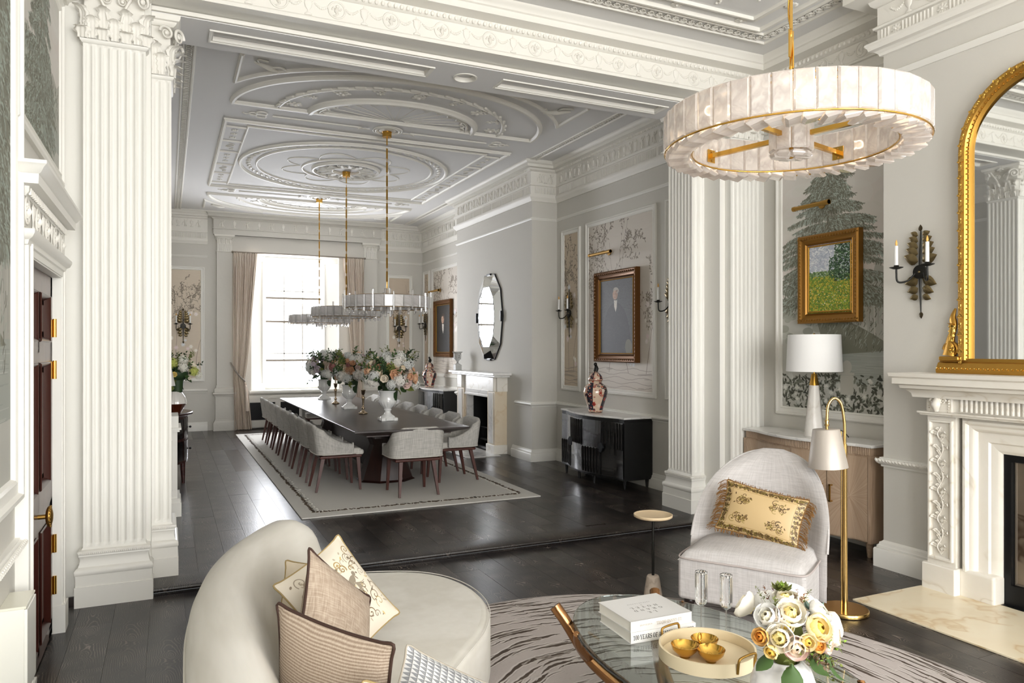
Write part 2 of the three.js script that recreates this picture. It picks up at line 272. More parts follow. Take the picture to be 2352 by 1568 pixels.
const cornL = [[0, 3.85], [0.02, 3.85], [0.026, 3.868], [0.05, 3.885], [0.075, 3.895], [0.08, 3.915], [0.095, 3.93], [0.095, 3.945], [0.03, 3.95], [0.03, 4.045], [0.05, 4.05], [0.055, 4.065], [0.035, 4.078], [0.03, 4.08], [0.03, 4.215], [0.045, 4.218], [0.065, 4.235], [0.075, 4.262], [0.2, 4.268], [0.2, 4.318], [0.215, 4.325], [0.225, 4.345], [0.25, 4.362], [0.26, CL], [0, CL]];
const cornB = [[0, 4.02], [0.055, 4.02], [0.055, 4.045], [0.045, 4.058], [0.03, 4.06], ...cornL.filter(p => p[1] >= 4.215)];

// ornament shapes (face +z, centred), used along the friezes
const urnShape = (() => { const h = [[0, 0], [0.026, 0], [0.026, 0.012], [0.01, 0.022], [0.008, 0.04], [0.022, 0.056], [0.03, 0.085], [0.026, 0.1], [0.034, 0.104], [0.03, 0.112], [0.012, 0.122], [0.006, 0.132], [0.009, 0.14], [0, 0.146]];
  const g = new THREE.LatheGeometry(h.map(p => new THREE.Vector2(...p)), 10, PI * 1.5, PI); g.rotateY(0); return g.scale(1, 1, 0.4).translate(0, -0.073, 0); })();
const medShape = merge([new THREE.TorusGeometry(0.06, 0.007, 5, 20).scale(1, 1, 0.8), new THREE.SphereGeometry(0.014, 8, 6).scale(1, 1, 0.5).translate(0.006, 0.026, 0), taperTube([[0.004, 0.018, 0], [-0.004, -0.006, 0.003], [0.008, -0.032, 0]], [0.01, 0.017, 0.007], 6, 6), tube([[0, 0.008, 0.004], [0.026, 0.0, 0.003], [0.034, 0.018, 0]], 0.006, 5, 5), tube([[0, 0.008, 0.004], [-0.026, 0.014, 0.003], [-0.036, -0.004, 0]], 0.006, 5, 5), tube([[0.004, -0.03, 0], [-0.014, -0.044, 0.002], [-0.024, -0.042, 0]], 0.006, 5, 5)]);
function swagShape(w, drop) { const l = []; for (let i = 0; i <= 8; i++) { const t = i / 8; l.push(new THREE.IcosahedronGeometry(0.009 + 0.004 * Math.sin(t * PI), 0).scale(1, 1, 0.7).translate((t - 0.5) * w, -drop * Math.sin(t * PI) + 0.02, 0)); } return merge(l); }
const swagL = swagShape(0.1, 0.028);
const eggShape = merge([new THREE.SphereGeometry(0.016, 7, 4).scale(1, 1.35, 0.8)]);
const rosette = (r, n = 8) => merge([sph(r * 0.26, 0, 0, r * 0.1, 8), ...Array.from({ length: n }, (_, i) => new THREE.SphereGeometry(r * 0.3, 7, 4).scale(1, 1.75, 0.4).translate(0, r * 0.58, 0).rotateZ(i * 2 * PI / n))]);
const figShape = merge([taperTube([[0, -0.07, 0], [0.006, -0.02, 0.004], [-0.004, 0.03, 0.004]], [0.012, 0.016, 0.011], 6, 6), sph(0.012, -0.004, 0.05, 0.003, 8), tube([[-0.004, 0.02, 0.004], [0.03, 0.03, 0.004], [0.05, 0.066, 0]], 0.005, 6, 5), tube([[-0.004, 0.02, 0.004], [-0.034, 0.004, 0.004], [-0.045, -0.05, 0]], 0.006, 6, 5), tube([[0.006, -0.02, 0.004], [0.03, -0.05, 0.003], [0.034, -0.07, 0]], 0.008, 5, 5)]);
// runs of ornament along a straight cornice face: from a to b in plan, facing out
function frieze(parent, a, b, y, period, mode) {
  const dx = b[0] - a[0], dz = b[1] - a[1], L = Math.hypot(dx, dz), n = Math.max(1, Math.round(L / period)), turn = Math.atan2(-dz, dx);
  for (let i = 0; i < n; i++) for (const [k, sh, nm, dy] of mode) {
    const t = (i + 0.5 + k) / n; if (t > 1 - 0.02 / L || t < 0) continue;
    const m = mesh(nm, sh, M.orn, parent); m.position.set(a[0] + dx * t, y + dy, a[1] + dz * t); m.rotation.y = turn;
  }
}
const urnMode = [[0, urnShape, 'urn', 0], [0.5, medShape, 'medallion', 0], [0.24, swagL, 'swag', 0], [-0.24, swagL, 'swag', 0]];
const figMode = [[0, figShape, 'relief_figure', 0], [0.5, urnShape, 'urn', 0]];
const flute = (h, w) => new THREE.CylinderGeometry(w, w, h, 6, 1, false, -PI / 2, PI);
function ribs(a, b, y, h, step, skip) { // reeded band as one piece
  const dx = b[0] - a[0], dz = b[1] - a[1], L = Math.hypot(dx, dz), n = Math.floor(L / step), turn = Math.atan2(-dz, dx), l = [];
  for (let i = 0; i < n; i++) { if (skip && i % skip < 2) continue; const t = (i + 0.5) / n; l.push(flute(h, step * 0.33).rotateY(turn).translate(a[0] + dx * t, y, a[1] + dz * t)); }
  return merge(l);
}
// dining cornice
{ const c = sgroup('trim', 'white enriched cornice around the dining room fireplace wall', 'cornice');
  mesh('cornice_profile', sweep(cornD, planDR, { side: -1 }), M.orn, c);
  const o = 0.032;
  for (const [a, b] of [[[5.03 - o, -9.2], [5.03 - o, -6.3]], [[4.63 - o, -12.2], [4.63 - o, -9.3]], [[5.03 - o, -15.3], [5.03 - o, -12.3]]]) {
    frieze(c, a, b, 4.032, 0.24, figMode); mesh('fluted_band', ribs([a[0], a[1]], b, 3.856, 0.09, 0.024, 16), M.orn, c).userData.kind = 'stuff';
    mesh('egg_band', ribs([a[0] - 0.03, a[1]], [b[0] - 0.03, b[1]], 4.138, 0.03, 0.034), M.orn, c).userData.kind = 'stuff'; }
  for (const [a, b] of [[[4.66, -9.27 + o], [5.0, -9.27 + o]], [[4.1, -15.4 + o], [5.0, -15.4 + o]]]) { frieze(c, a, b, 4.032, 0.19, figMode); mesh('fluted_band', ribs(a, b, 3.856, 0.09, 0.024), M.orn, c).userData.kind = 'stuff'; }
  const d = sgroup('trim', 'white enriched cornice above the flower painted panel beside the far window', 'cornice');
  mesh('cornice_profile', sweep(cornD.map(([x, y]) => [x, y - (y < 4 ? 0.06 : 0)]), planDL, { side: -1 }), M.orn, d);
  frieze(d, [-0.3, -15.4 + o], [0.66, -15.4 + o], 4.03, 0.24, figMode); mesh('fluted_band', ribs([-0.35, -15.4 + o], [0.68, -15.4 + o], 3.8, 0.09, 0.026), M.orn, d).userData.kind = 'stuff';
  // back of the beam seen from the dining side
  struct('trim', sweep(cornD.filter(p => p[1] > 4.1), [[-0.38, -6.21], [5.03, -6.21]], { side: -1 }), M.orn, 'white cornice along the dining side of the beam', 'cornice');
}
// living cornices
{ const c = sgroup('trim', 'white entablature with urns and medallions above the wide opening', 'cornice');
  mesh('cornice_profile', sweep(cornB, [[-0.6, -5.52], [5.3, -5.52]], { side: 1 }), M.orn, c);
  frieze(c, [-0.1, -5.488], [5.24, -5.488], 4.138, 0.4, urnMode);
  for (let i = 0; i < 106; i++) child('egg', eggShape, M.orn, c, [0.0 + i * 0.049, 4.242, -5.452]);
  const d = sgroup('trim', 'white entablature with fluted band around the sitting room fireplace wall', 'cornice');
  mesh('cornice_profile', sweep(cornL, [[5.3, 3.0], [5.3, -1.03], [4.9, -1.03], [4.9, -3.87], [5.3, -3.87], [5.3, -5.52]], { side: -1 }), M.orn, d);
  frieze(d, [5.268, -5.2], [5.268, -3.95], 4.148, 0.4, urnMode); frieze(d, [4.868, -3.83], [4.868, -1.9], 4.148, 0.4, urnMode);
  for (let i = 0; i < 30; i++) child('egg', eggShape, M.orn, d, [5.232, 4.242, -5.3 + i * 0.049], [0, -PI / 2, 0]);
  for (let i = 0; i < 5; i++) { child('rosette', rosette(0.038), M.orn, d, [4.866, 3.998, -3.74 + i * 0.36], [0, -PI / 2, 0]);
    for (let k = 0; k < 9; k++) child('flute', flute(0.08, 0.0085), M.orn, d, [4.869, 3.998, -3.685 + i * 0.36 + k * 0.0285], [0, -PI / 2, 0]); }
  for (let k = 0; k < 3; k++) child('flute', flute(0.08, 0.0085), M.orn, d, [4.869, 3.998, -3.86 + k * 0.0285], [0, -PI / 2, 0]);
  struct('trim', sweep([[0, 3.66], [0.012, 3.66], [0.02, 3.675], [0.03, 3.70], [0.012, 3.71], [0, 3.712]], [[5.3, 3.0], [5.3, -1.03], [4.9, -1.03], [4.9, -3.87], [5.3, -3.87], [5.3, -5.52]], { side: -1 }), M.trim, 'white picture rail across the sitting room chimney breast', 'picture rail');
  struct('trim', sweep(cornL, [[-0.6, -5.52], [-0.6, 3.0]], { side: -1 }), M.orn, 'white cornice along the door wall', 'cornice');
  struct('trim', sweep(cornL, [[-0.6, 3.0], [5.3, 3.0]], { side: -1 }), M.orn, 'white cornice along the sitting room window wall', 'cornice');
}
struct('baseboard_right', [sweep([[0, 0], [0.05, 0], [0.05, 0.13], [0.045, 0.14], [0.034, 0.145], [0.034, 0.16], [0.024, 0.165], [0.02, 0.185], [0.01, 0.19], [0, 0.2]], [[4.9, -3.3], [4.9, -3.87], [5.3, -3.87], [5.3, -5.52]], { side: -1 })], M.trim, 'tall white skirting beside the sitting room fireplace', 'skirting');
{ const d = sgroup('trim', 'white leaf carved dado rail beside the sitting room fireplace', 'dado rail');
  mesh('rail', sweep(up(dado, 0.79), [[4.9, -3.3], [4.9, -3.87], [5.3, -3.87], [5.3, -5.52]], { side: -1 }), M.trim, d);
  for (let i = 0; i < 20; i++) child('carved_leaf', new THREE.IcosahedronGeometry(0.013, 0).scale(1, 1.1, 1.6), M.orn, d, [4.862, 0.803, -3.9 + i * 0.028], [0.5, 0, 0]);
  const e = sgroup('trim', 'white leaf carved dado rail beside the brown door', 'dado rail');
  mesh('rail', sweep(up(dado, 0.79), [[-0.6, -3.86], [-0.6, 3.0]], { side: -1 }), M.trim, e);
  for (let i = 0; i < 30; i++) child('carved_leaf', new THREE.IcosahedronGeometry(0.013, 0).scale(1, 1.1, 1.6), M.orn, e, [-0.562, 0.803, -3.84 + i * 0.028], [0.5, 0, 0]);
  struct('baseboard_left', sweep(skirt, [[-0.6, -3.86], [-0.6, 3.0]], { side: -1 }), M.trim, 'white skirting board along the door wall', 'skirting');
}
// ---------- pilasters ----------
function flutedFace(w, h, n, depth = 0.011) {     // front face in xy (x centred), flutes sunk along -z, rounded ends
  const xs = [-w / 2], pitch = w / (n + 0.35), r = pitch * 0.36;
  for (let k = 0; k < n; k++) { const c = -w / 2 + pitch * (k + 0.675); for (const t of [-1, -0.86, -0.5, 0, 0.5, 0.86, 1]) xs.push(c + t * r); }
  xs.push(w / 2);
  const ys = [0], m = r * 1.2; for (const t of [0, 0.15, 0.5, 1]) ys.push(m + t * r); for (const t of [1, 0.5, 0.15, 0]) ys.push(h - m - t * r); ys.push(h);
  const cs = Array.from({ length: n }, (_, k) => -w / 2 + pitch * (k + 0.675));
  const d = (x, y) => { let e = 0; for (const c of cs) { const dy = Math.max(0, m + r - y, y - (h - m - r)), q = ((x - c) ** 2 + dy * dy) / (r * r); if (q < 0.999) e = Math.max(e, Math.sqrt(1 - q)); } return -depth * e; };
  const pos = [], idx = [], uv = [];
  for (const y of ys) for (const x of xs) { pos.push(x, y, d(x, y)); uv.push(x, y); }
  const nx = xs.length; for (let j = 0; j < ys.length - 1; j++) for (let i = 0; i < nx - 1; i++) { const a = j * nx + i; idx.push(a, a + 1, a + nx + 1, a, a + nx + 1, a + nx); }
  const g = new THREE.BufferGeometry(); g.setAttribute('position', new THREE.Float32BufferAttribute(pos, 3)); g.setAttribute('uv', new THREE.Float32BufferAttribute(uv, 2)); g.setIndex(idx); g.computeVertexNormals(); return crease(g, 0.9);
}
// acanthus leaf rising along y, curling over towards +z
function acanthus(w, h, curl = 0.4, lobes = 5) {
  return grid(14, 20, (a, t) => { const s = a * 2 - 1, env = (0.55 + 0.45 * Math.sin(Math.min(1, t * 1.25) * PI * 0.62)) * (t > 0.75 ? Math.sqrt(Math.max(0.02, 1 - ((t - 0.75) / 0.25) ** 2)) : 1);
    const sc = 1 - 0.36 * Math.pow(Math.abs(Math.sin(t * PI * lobes)), 2) * Math.abs(s), x = s * w / 2 * env * sc, k = Math.max(0, t - 0.55) / 0.45;
    const y = h * (t - 0.38 * k * k * curl * 2.2), z = 0.012 + h * curl * k * k * 0.95 + 0.06 * w * (1 - s * s) + 0.045 * w * Math.cos(s * PI * 3 + t * 2 * Math.sign(s)) - 0.05 * w * Math.exp(-s * s * 60) - (Math.abs(s) ** 3) * 0.03 * w; return [x, y, z]; });
}
function volute(r, side, wid) { // flat scroll in xy plane
  const pts = []; for (let i = 0; i <= 26; i++) { const t = i / 26, a = t * PI * 3.6, q = r * (1 - t * 0.86); pts.push([side * Math.cos(a) * q, Math.sin(a) * q, 0]); }
  return merge([taperTube(pts, [wid, wid * 0.9, wid * 0.6, wid * 0.4], 40, 6), sph(r * 0.3, 0, 0, 0, 8).scale(1, 1, 0.7)]);
}
function moldRing(prof, w, d) { return sweep(prof, [[-w / 2, -d], [-w / 2, 0], [w / 2, 0], [w / 2, -d]], { side: 1, caps: false }); }
// pilaster: main face towards +z (x centred at face z = 0), body reaching back to -d
function pilaster(name, label, pos, turn, { w, d, yA, yT, nf, ns, h0 = 0, grp }) {
  const g = sgroup(name, label, 'pilaster', pos, turn); const pw = 0.045;
  mesh('plinth', [bb(-w / 2 - pw, w / 2 + pw, h0, h0 + 0.13, -d, pw), bb(-w / 2 - pw + 0.006, w / 2 + pw - 0.006, h0 + 0.13, h0 + 0.2, -d, pw - 0.006)], M.trim, g);
  const bp = [[-0.01, 0.2], [0.038, 0.2], [0.045, 0.21], [0.045, 0.232], [0.036, 0.245], [0.026, 0.25], [0.02, 0.268], [0.016, 0.29], [0.018, 0.31], [0.024, 0.318], [0.022, 0.326], [0.026, 0.332], [0.03, 0.342], [0.026, 0.352], [0.008, 0.358], [0, 0.372], [-0.01, 0.374]].map(([a, b]) => [a, b + h0]);
  mesh('base_moulding', moldRing(bp, w, d), M.trim, g);
  const nb = Math.round((w + 0.05) / 0.0115), bead = [];
  for (let i = 0; i < nb; i++) bead.push(new THREE.BoxGeometry(0.0075, 0.018, 0.006).translate(-w / 2 - 0.025 + (i + 0.5) * (w + 0.05) / nb, h0 + 0.342, 0.03));
  if (ns) for (const s of [-1, 1]) for (let i = 0; i < Math.round(d / 0.0115); i++) bead.push(new THREE.BoxGeometry(0.006, 0.018, 0.0075).translate(s * (w / 2 + 0.03), h0 + 0.342, -0.006 - i * 0.0115));
  mesh('bead_course', bead, M.orn, g).userData.kind = 'stuff';
  const y0 = h0 + 0.36, H = yA - y0;
  const sh = [T(flutedFace(w, H, nf), 0, y0, 0), bb(-w / 2 + (ns ? 0.0115 : 0), w / 2 - (ns ? 0.0115 : 0), y0, yA, -d, -0.0115)];
  for (const s of [-1, 1]) { if (ns) sh.push(flutedFace(d, H, ns).rotateY(s * PI / 2).translate(s * w / 2 + s * 0.0002, y0, -d / 2)); else sh.push(bb(Math.min(s * w / 2, s * (w / 2 - 0.004)), Math.max(s * w / 2, s * (w / 2 - 0.004)), y0, yA, -0.0115, -0.0004)); }
  mesh('shaft', sh, M.trim, g);
  mesh('astragal', moldRing([[0, yA - 0.02], [0.006, yA - 0.018], [0.016, yA - 0.006], [0.018, yA + 0.004], [0.012, yA + 0.012], [0, yA + 0.016]], w, d), M.trim, g);
  // capital
  const hc = yT - yA, cap = new THREE.Group(); cap.name = 'capital'; cap.position.y = yA; g.add(cap);
  mesh('bell', [bb(-w / 2 + 0.006, w / 2 - 0.006, 0.01, hc - 0.07, -d, -0.006)], M.orn, cap);
  mesh('abacus', [moldRing([[-0.02, hc - 0.075], [0.012, hc - 0.075], [0.03, hc - 0.06], [0.035, hc - 0.045], [0.05, hc - 0.04], [0.058, hc - 0.02], [0.06, hc - 0.005], [0.04, hc], [-0.02, hc]], w, d)], M.orn, cap);
  const low = acanthus(w * 0.3, hc * 0.42, 0.28), hi = acanthus(w * 0.26, hc * 0.66, 0.34), pad = acanthus(w * 0.34, hc * 0.26, 0.55, 2);
  for (const k of [-0.36, 0, 0.36]) child('acanthus_leaf', low, M.orn, cap, [k * w, 0.012, 0]);
  for (const k of [-0.18, 0.18]) child('acanthus_leaf', hi, M.orn, cap, [k * w, 0.012, -0.004]);
  for (const k of [-0.5, 0.5]) child('acanthus_leaf', hi, M.orn, cap, [k * w * 0.94, 0.012, -0.012], [0, Math.sign(k) * 0.7, 0]);
  for (const k of [-0.5, -0.18, 0.18, 0.5]) child('water_leaf', pad, M.orn, cap, [k * w, 0.008, 0.002], [0, k * 0.7, 0]);
  for (const s of [-1, 1]) { child('volute', volute(w * 0.15, -s, 0.012), M.orn, cap, [s * w * 0.45, hc * 0.7, 0.05], [0, s * 0.6, 0]);
    child('stem', tube([[s * w * 0.08, hc * 0.25, 0.008], [s * w * 0.16, hc * 0.55, 0.02], [s * w * 0.34, hc * 0.84, 0.045]], 0.009, 12, 6), M.orn, cap);
    child('volute', volute(w * 0.09, s, 0.008), M.orn, cap, [s * w * 0.13, hc * 0.68, 0.02]);
    if (ns) { child('acanthus_leaf', low, M.orn, cap, [s * w / 2, 0.012, -d * 0.5], [0, s * PI / 2, 0]); child('acanthus_leaf', hi, M.orn, cap, [s * w / 2, 0.012, -d * 0.85], [0, s * PI / 2, 0]);
      child('volute', volute(w * 0.13, s, 0.011), M.orn, cap, [s * (w / 2 + 0.04), hc * 0.7, -d * 0.25], [0, s * PI / 2 - s * 0.5, 0]); } }
  child('flower', rosette(0.045, 6), M.orn, cap, [0, hc - 0.04, 0.055]);
  return g;
}
pilaster('pilaster', 'white fluted pilaster with leafy capital beside the brown door', [-0.31, 0, -5.44], 0, { w: 0.36, d: 0.09, yA: 3.62, yT: 4.02, nf: 7 });
pilaster('pilaster', 'white fluted pilaster at the corner of the mural alcove', [4.99, 0, -5.44], 0, { w: 0.36, d: 0.09, yA: 3.62, yT: 4.02, nf: 7 });
pilaster('pilaster', 'white fluted inner pilaster standing on the threshold beside the radiator pedestal', [0.07 - 0.045, S, -5.93], PI / 2, { w: 0.37, d: 0.125, yA: 3.5, yT: 3.93, nf: 7, ns: 2 });
pilaster('pilaster', 'white fluted inner pilaster standing on the threshold beside the black sideboard', [4.555 + 0.045, S, -5.93], -PI / 2, { w: 0.37, d: 0.15, yA: 3.5, yT: 3.93, nf: 7, ns: 2 });

// ---------- dining ceiling plasterwork ----------
{ const c = sgroup('trim', 'raised plaster ornament of the dining room ceiling', 'plasterwork', [0, CD, 0]); const flip = g => mirrorY(g);
  const rib = (w, h) => [[-w / 2, -0.004], [-w / 2, h * 0.35], [-w * 0.3, h * 0.6], [-w * 0.2, h], [w * 0.2, h], [w * 0.3, h * 0.6], [w / 2, h * 0.35], [w / 2, -0.004]];
  const ln = (path, w, h, closed, nm = 'moulding') => mesh(nm, flip(sweep(rib(w, h), path, { closed })), M.orn, c);
  const cx = 2.37, m = 10.83, zz = (z, k) => k ? -2 * m - z : z;
  // borders along the long walls
  for (const s of [-1, 1]) { const x = cx + s * 2.2; ln([[x - 0.045, -6.4], [x - 0.045, -15.15]], 0.02, 0.012); ln([[x + 0.045, -6.4], [x + 0.045, -15.15]], 0.03, 0.02);
    const l = []; for (let i = 0; i < 175; i++) { const g = new THREE.TorusGeometry(0.024, 0.007, 4, 8, 4.2); g.rotateX(PI / 2).rotateY(i % 2 ? 0.4 : 0.9); l.push(g.translate(x, -0.006, -6.42 - i * 0.05)); }
    mesh('scroll_border', l, M.orn, c).userData.kind = 'stuff'; }
  ln([[cx - 2.24, -15.12], [cx + 2.24, -15.12]], 0.03, 0.02);
  // central rectangle
  ln(rectPath(0.6, 4.14, -12.7, -8.97), 0.045, 0.035, true); ln(rectPath(0.86, 3.88, -12.52, -9.15), 0.03, 0.022, true);
  for (const x of [0.73, 4.01]) { const ys = [-12.42, -11.75, -11.2, -10.45, -9.9, -9.25]; for (const z of ys) ln([[x - 0.13, z], [x + 0.13, z]], 0.022, 0.018);
    for (let i = 0; i < 5; i++) { const z = (ys[i] + ys[i + 1]) / 2; if (i % 2) mesh('scroll', flip(tube(Array.from({ length: 12 }, (_, k) => [x + 0.05 * Math.sin(k * 0.9), 0.006, z - 0.15 + k * 0.027]), 0.006, 20, 5)), M.orn, c); else for (let q = 0; q < 3; q++) child('rosette', rosette(0.04, 6), M.orn, c, [x, -0.004, z - 0.17 + q * 0.17], [PI / 2, 0, 0]); } }
  for (const z of [-9.06, -12.61]) for (let i = 0; i < 15; i++) child('rosette', rosette(0.035, 6), M.orn, c, [1.0 + i * 0.196, -0.004, z], [PI / 2, 0, 0]);
  const ring = (r, w, h) => ln(arcPath(cx, -m, r, r, 0, 2 * PI, 72).slice(0, 72), w, h, true, 'ring_moulding');
  ring(1.46, 0.05, 0.035); ring(1.24, 0.03, 0.022); ring(0.62, 0.03, 0.022); ring(0.47, 0.05, 0.04); ring(0.2, 0.03, 0.03);
  for (let i = 0; i < 60; i++) { const a = i * PI / 30; child('ribbon_twist', new THREE.CapsuleGeometry(0.02, 0.07, 3, 6).rotateZ(PI / 2).scale(1, 0.7, 1), M.orn, c, [cx + 1.35 * Math.cos(a), -0.006, -m + 1.35 * Math.sin(a)], [0, -a + 1.95, 0]); }
  for (let i = 0; i < 14; i++) { const a = i * 2 * PI / 14; child('fan_petal', acanthus(0.11, 0.24, 0.15, 3).rotateX(-PI / 2).rotateY(PI), M.orn, c, [cx + 0.21 * Math.sin(a), -0.012, -m + 0.21 * Math.cos(a)], [0, a, PI]); }
  for (let i = 0; i < 8; i++) { const a = i * PI / 4, b = a + PI / 8, pts = []; for (let k = 0; k <= 10; k++) { const t = a + (k / 10) * PI / 4, r = 0.66 + 0.26 * Math.sin(k / 10 * PI); pts.push([cx + r * Math.cos(t), 0.004, -m + r * Math.sin(t)]); } mesh('bead_swag', flip(tube(pts, 0.009, 18, 5)), M.orn, c); }
  // lunettes at both ends, roses between
  for (const k of [0, 1]) { const s = k ? -1 : 1, zc = zz(-8.29, k), A = (a, b, n = 40) => arcPath(cx, zc, a, s * b, 0, PI, n);
    ln([[0.6, zc], [4.14, zc]], 0.045, 0.035); ln(A(1.75, 1.36), 0.06, 0.04, false, 'arch_moulding'); ln(A(1.28, 1.08), 0.03, 0.025, false, 'arch_moulding'); ln(A(0.95, 0.72), 0.075, 0.05, false, 'arch_moulding'); ln(A(0.86, 0.63), 0.03, 0.025, false, 'arch_moulding');
    ln([[cx - 1.77, zc + s * 1.38], ...arcPath(cx, zc, 1.95, s * 1.56, PI * 0.862, PI * 0.62, 12)], 0.04, 0.03, false, 'spandrel_moulding');
    ln([[cx + 1.77, zc + s * 1.38], ...arcPath(cx, zc, 1.95, s * 1.56, PI * 0.138, PI * 0.38, 12)], 0.04, 0.03, false, 'spandrel_moulding');
    for (const q of [-1, 1]) child('griffin_relief', merge([taperTube([[-0.16, 0, 0.012], [0, 0.02, 0.02], [0.14, -0.02, 0.01]], [0.012, 0.03, 0.008], 10, 6), tube([[0, 0.02, 0.012], [0.06, 0.1, 0.014], [0.18, 0.06, 0.01]], 0.012, 10, 5), tube([[-0.1, 0, 0.01], [-0.18, 0.07, 0.01], [-0.1, 0.11, 0.01]], 0.01, 10, 5)]), M.orn, c, [cx + q * 1.52, 0, zc + s * 1.14], [PI / 2, 0, q * 0.6]);
    for (let i = 0; i < 22; i++) { const t = (i + 0.5) / 22 * PI; child('ribbon_twist', new THREE.CapsuleGeometry(0.02, 0.08, 3, 6).rotateZ(PI / 2).scale(1, 0.8, 1), M.orn, c, [cx + 1.3 * Math.cos(t), -0.01, zc + s * 1.1 * Math.sin(t)], [0, s * -t + 1.8, 0]); }
    for (let i = 0; i < 9; i++) { const t = (i + 0.5) / 9 * PI, r = merge([rosette(i % 2 ? 0.045 : 0.075, 6), tube([[0, -0.05, 0], [0.01, -0.1, 0.004], [0, -0.16, 0]], 0.008, 6, 5), tube([[0, -0.1, 0], [0.05, -0.07, 0.004], [0.07, -0.1, 0]], 0.007, 6, 5), tube([[0, -0.1, 0], [-0.05, -0.07, 0.004], [-0.07, -0.1, 0]], 0.007, 6, 5)]); child('anthemion', r, M.orn, c, [cx + 1.15 * Math.cos(t), -0.004, zc + s * 0.92 * Math.sin(t)], [PI / 2, 0, -(PI / 2 - (s > 0 ? t : -t)) + (s > 0 ? PI : 0)]); }
    for (let i = 0; i < 14; i++) { const t = (i + 0.5) / 14 * PI, pts = Array.from({ length: 7 }, (_, j) => { const u = t + (j / 6 - 0.5) * PI / 14 * 0.96, q = 0.8 + 0.05 * Math.sin(j / 6 * PI); return [cx + 0.98 * q * Math.cos(u), 0.008, zc + s * 0.73 * q * Math.sin(u)]; }); mesh('shell_edge', flip(tube(pts, 0.012, 8, 5)), M.orn, c); ln([[cx + 0.12 * Math.cos(t), zc + s * 0.1 * Math.sin(t)], [cx + 0.8 * Math.cos(t), zc + s * 0.59 * Math.sin(t)]], 0.008, 0.005, false, 'shell_rib'); }
    const zr = zz(-8.65, k);
    child('ceiling_rose', merge([rosette(0.1, 16), new THREE.TorusGeometry(0.14, 0.016, 6, 28), new THREE.TorusGeometry(0.17, 0.01, 6, 28)]), M.orn, c, [cx + 0.02, -0.004, zr], [PI / 2, 0, 0]);
    for (const q of [-1, 1]) { mesh('rope', flip(tube([[cx + q * 0.3, 0.006, zr], [cx + q * 1.3, 0.006, zr]], 0.012, 8, 5)), M.orn, c);
      child('knot', merge([new THREE.TorusGeometry(0.055, 0.011, 5, 14).translate(0, 0.055, 0), new THREE.TorusGeometry(0.055, 0.011, 5, 14).translate(0, -0.055, 0), new THREE.TorusGeometry(0.04, 0.01, 5, 12).translate(0.09, 0, 0), tube([[0.12, 0, 0], [0.16, 0.03, 0], [0.2, 0, 0]], 0.009, 8, 5)]), M.orn, c, [cx + q * 1.42, -0.004, zr], [PI / 2, 0, q < 0 ? PI : 0]);
      child('spear_leaf', acanthus(0.06, 0.16, 0.1, 3), M.orn, c, [cx + q * 0.2, -0.004, zr], [PI / 2, 0, -q * PI / 2]); } }
}
// ---------- sitting room ceiling plasterwork ----------
{ const c = sgroup('trim', 'raised plaster bands and running scrolls of the sitting room ceiling', 'plasterwork', [0, CL, 0]);
  const rib = (w, h) => [[-w / 2, -0.004], [-w / 2, h * 0.5], [-w * 0.3, h], [w * 0.3, h], [w / 2, h * 0.5], [w / 2, -0.004]];
  const ln = (p, w, h, cld = false) => mesh('moulding', mirrorY(sweep(rib(w, h), p, { closed: cld })), M.orn, c);
  ln(rectPath(-0.12, 4.84, -5.04, 2.5), 0.02, 0.02, true); ln(rectPath(0.02, 4.7, -4.9, 2.36), 0.02, 0.02, true); ln(rectPath(0.12, 4.6, -4.84, 2.26), 0.035, 0.03, true); ln(rectPath(0.3, 4.42, -4.7, 2.1), 0.03, 0.025, true);
  const sc = merge([new THREE.TorusGeometry(0.03, 0.0075, 5, 12, 5.2), new THREE.TorusGeometry(0.014, 0.006, 5, 9), tube([[0.03, 0.005, 0], [0.05, 0.03, 0.002], [0.08, 0.03, 0]], 0.0075, 6, 5)]);
  for (let i = 0; i < 56; i++) child('running_scroll', sc, M.orn, c, [4.7 - i * 0.082, -0.008, -4.97], [PI / 2, 0, PI]);
  for (let i = 0; i < 30; i++) child('running_scroll', sc, M.orn, c, [4.77, -0.008, -4.93 + i * 0.082], [PI / 2, 0, PI / 2]);
  for (let i = 0; i < 6; i++) child('rosette', rosette(0.05, 12), M.orn, c, [4.33 - i * 0.66, -0.004, -4.77], [PI / 2, 0, 0]);
  for (let i = 0; i < 3; i++) child('rosette', rosette(0.05, 12), M.orn, c, [4.51, -0.004, -4.4 + i * 0.6], [PI / 2, 0, 0]);
  for (let k = 0; k < 3; k++) { const x0 = 4.28 - k * 0.9; ln([[x0 + 0.12, -4.7], [x0 + 0.12, -4.1]], 0.03, 0.025); const l = [];
    for (let i = 0; i < 22; i++) { const t = i / 21, a = t * PI; l.push(new THREE.IcosahedronGeometry(0.013, 0).scale(1, 1, 0.7).translate(-0.28 + 0.56 * t, 0.14 * Math.sin(a) + 0.015 * Math.sin(i * 2), 0)); }
    for (let i = 0; i < 10; i++) l.push(new THREE.IcosahedronGeometry(0.012, 0).translate(0.02 * Math.sin(i), -0.03 - i * 0.018, 0), new THREE.IcosahedronGeometry(0.011, 0).translate(-0.12 + i * 0.026, -0.06 + 0.02 * Math.cos(i * 1.3), 0));
    child('garland', merge(l), M.orn, c, [x0 - 0.35, -0.006, -4.42], [PI / 2, 0, 0]); }
}
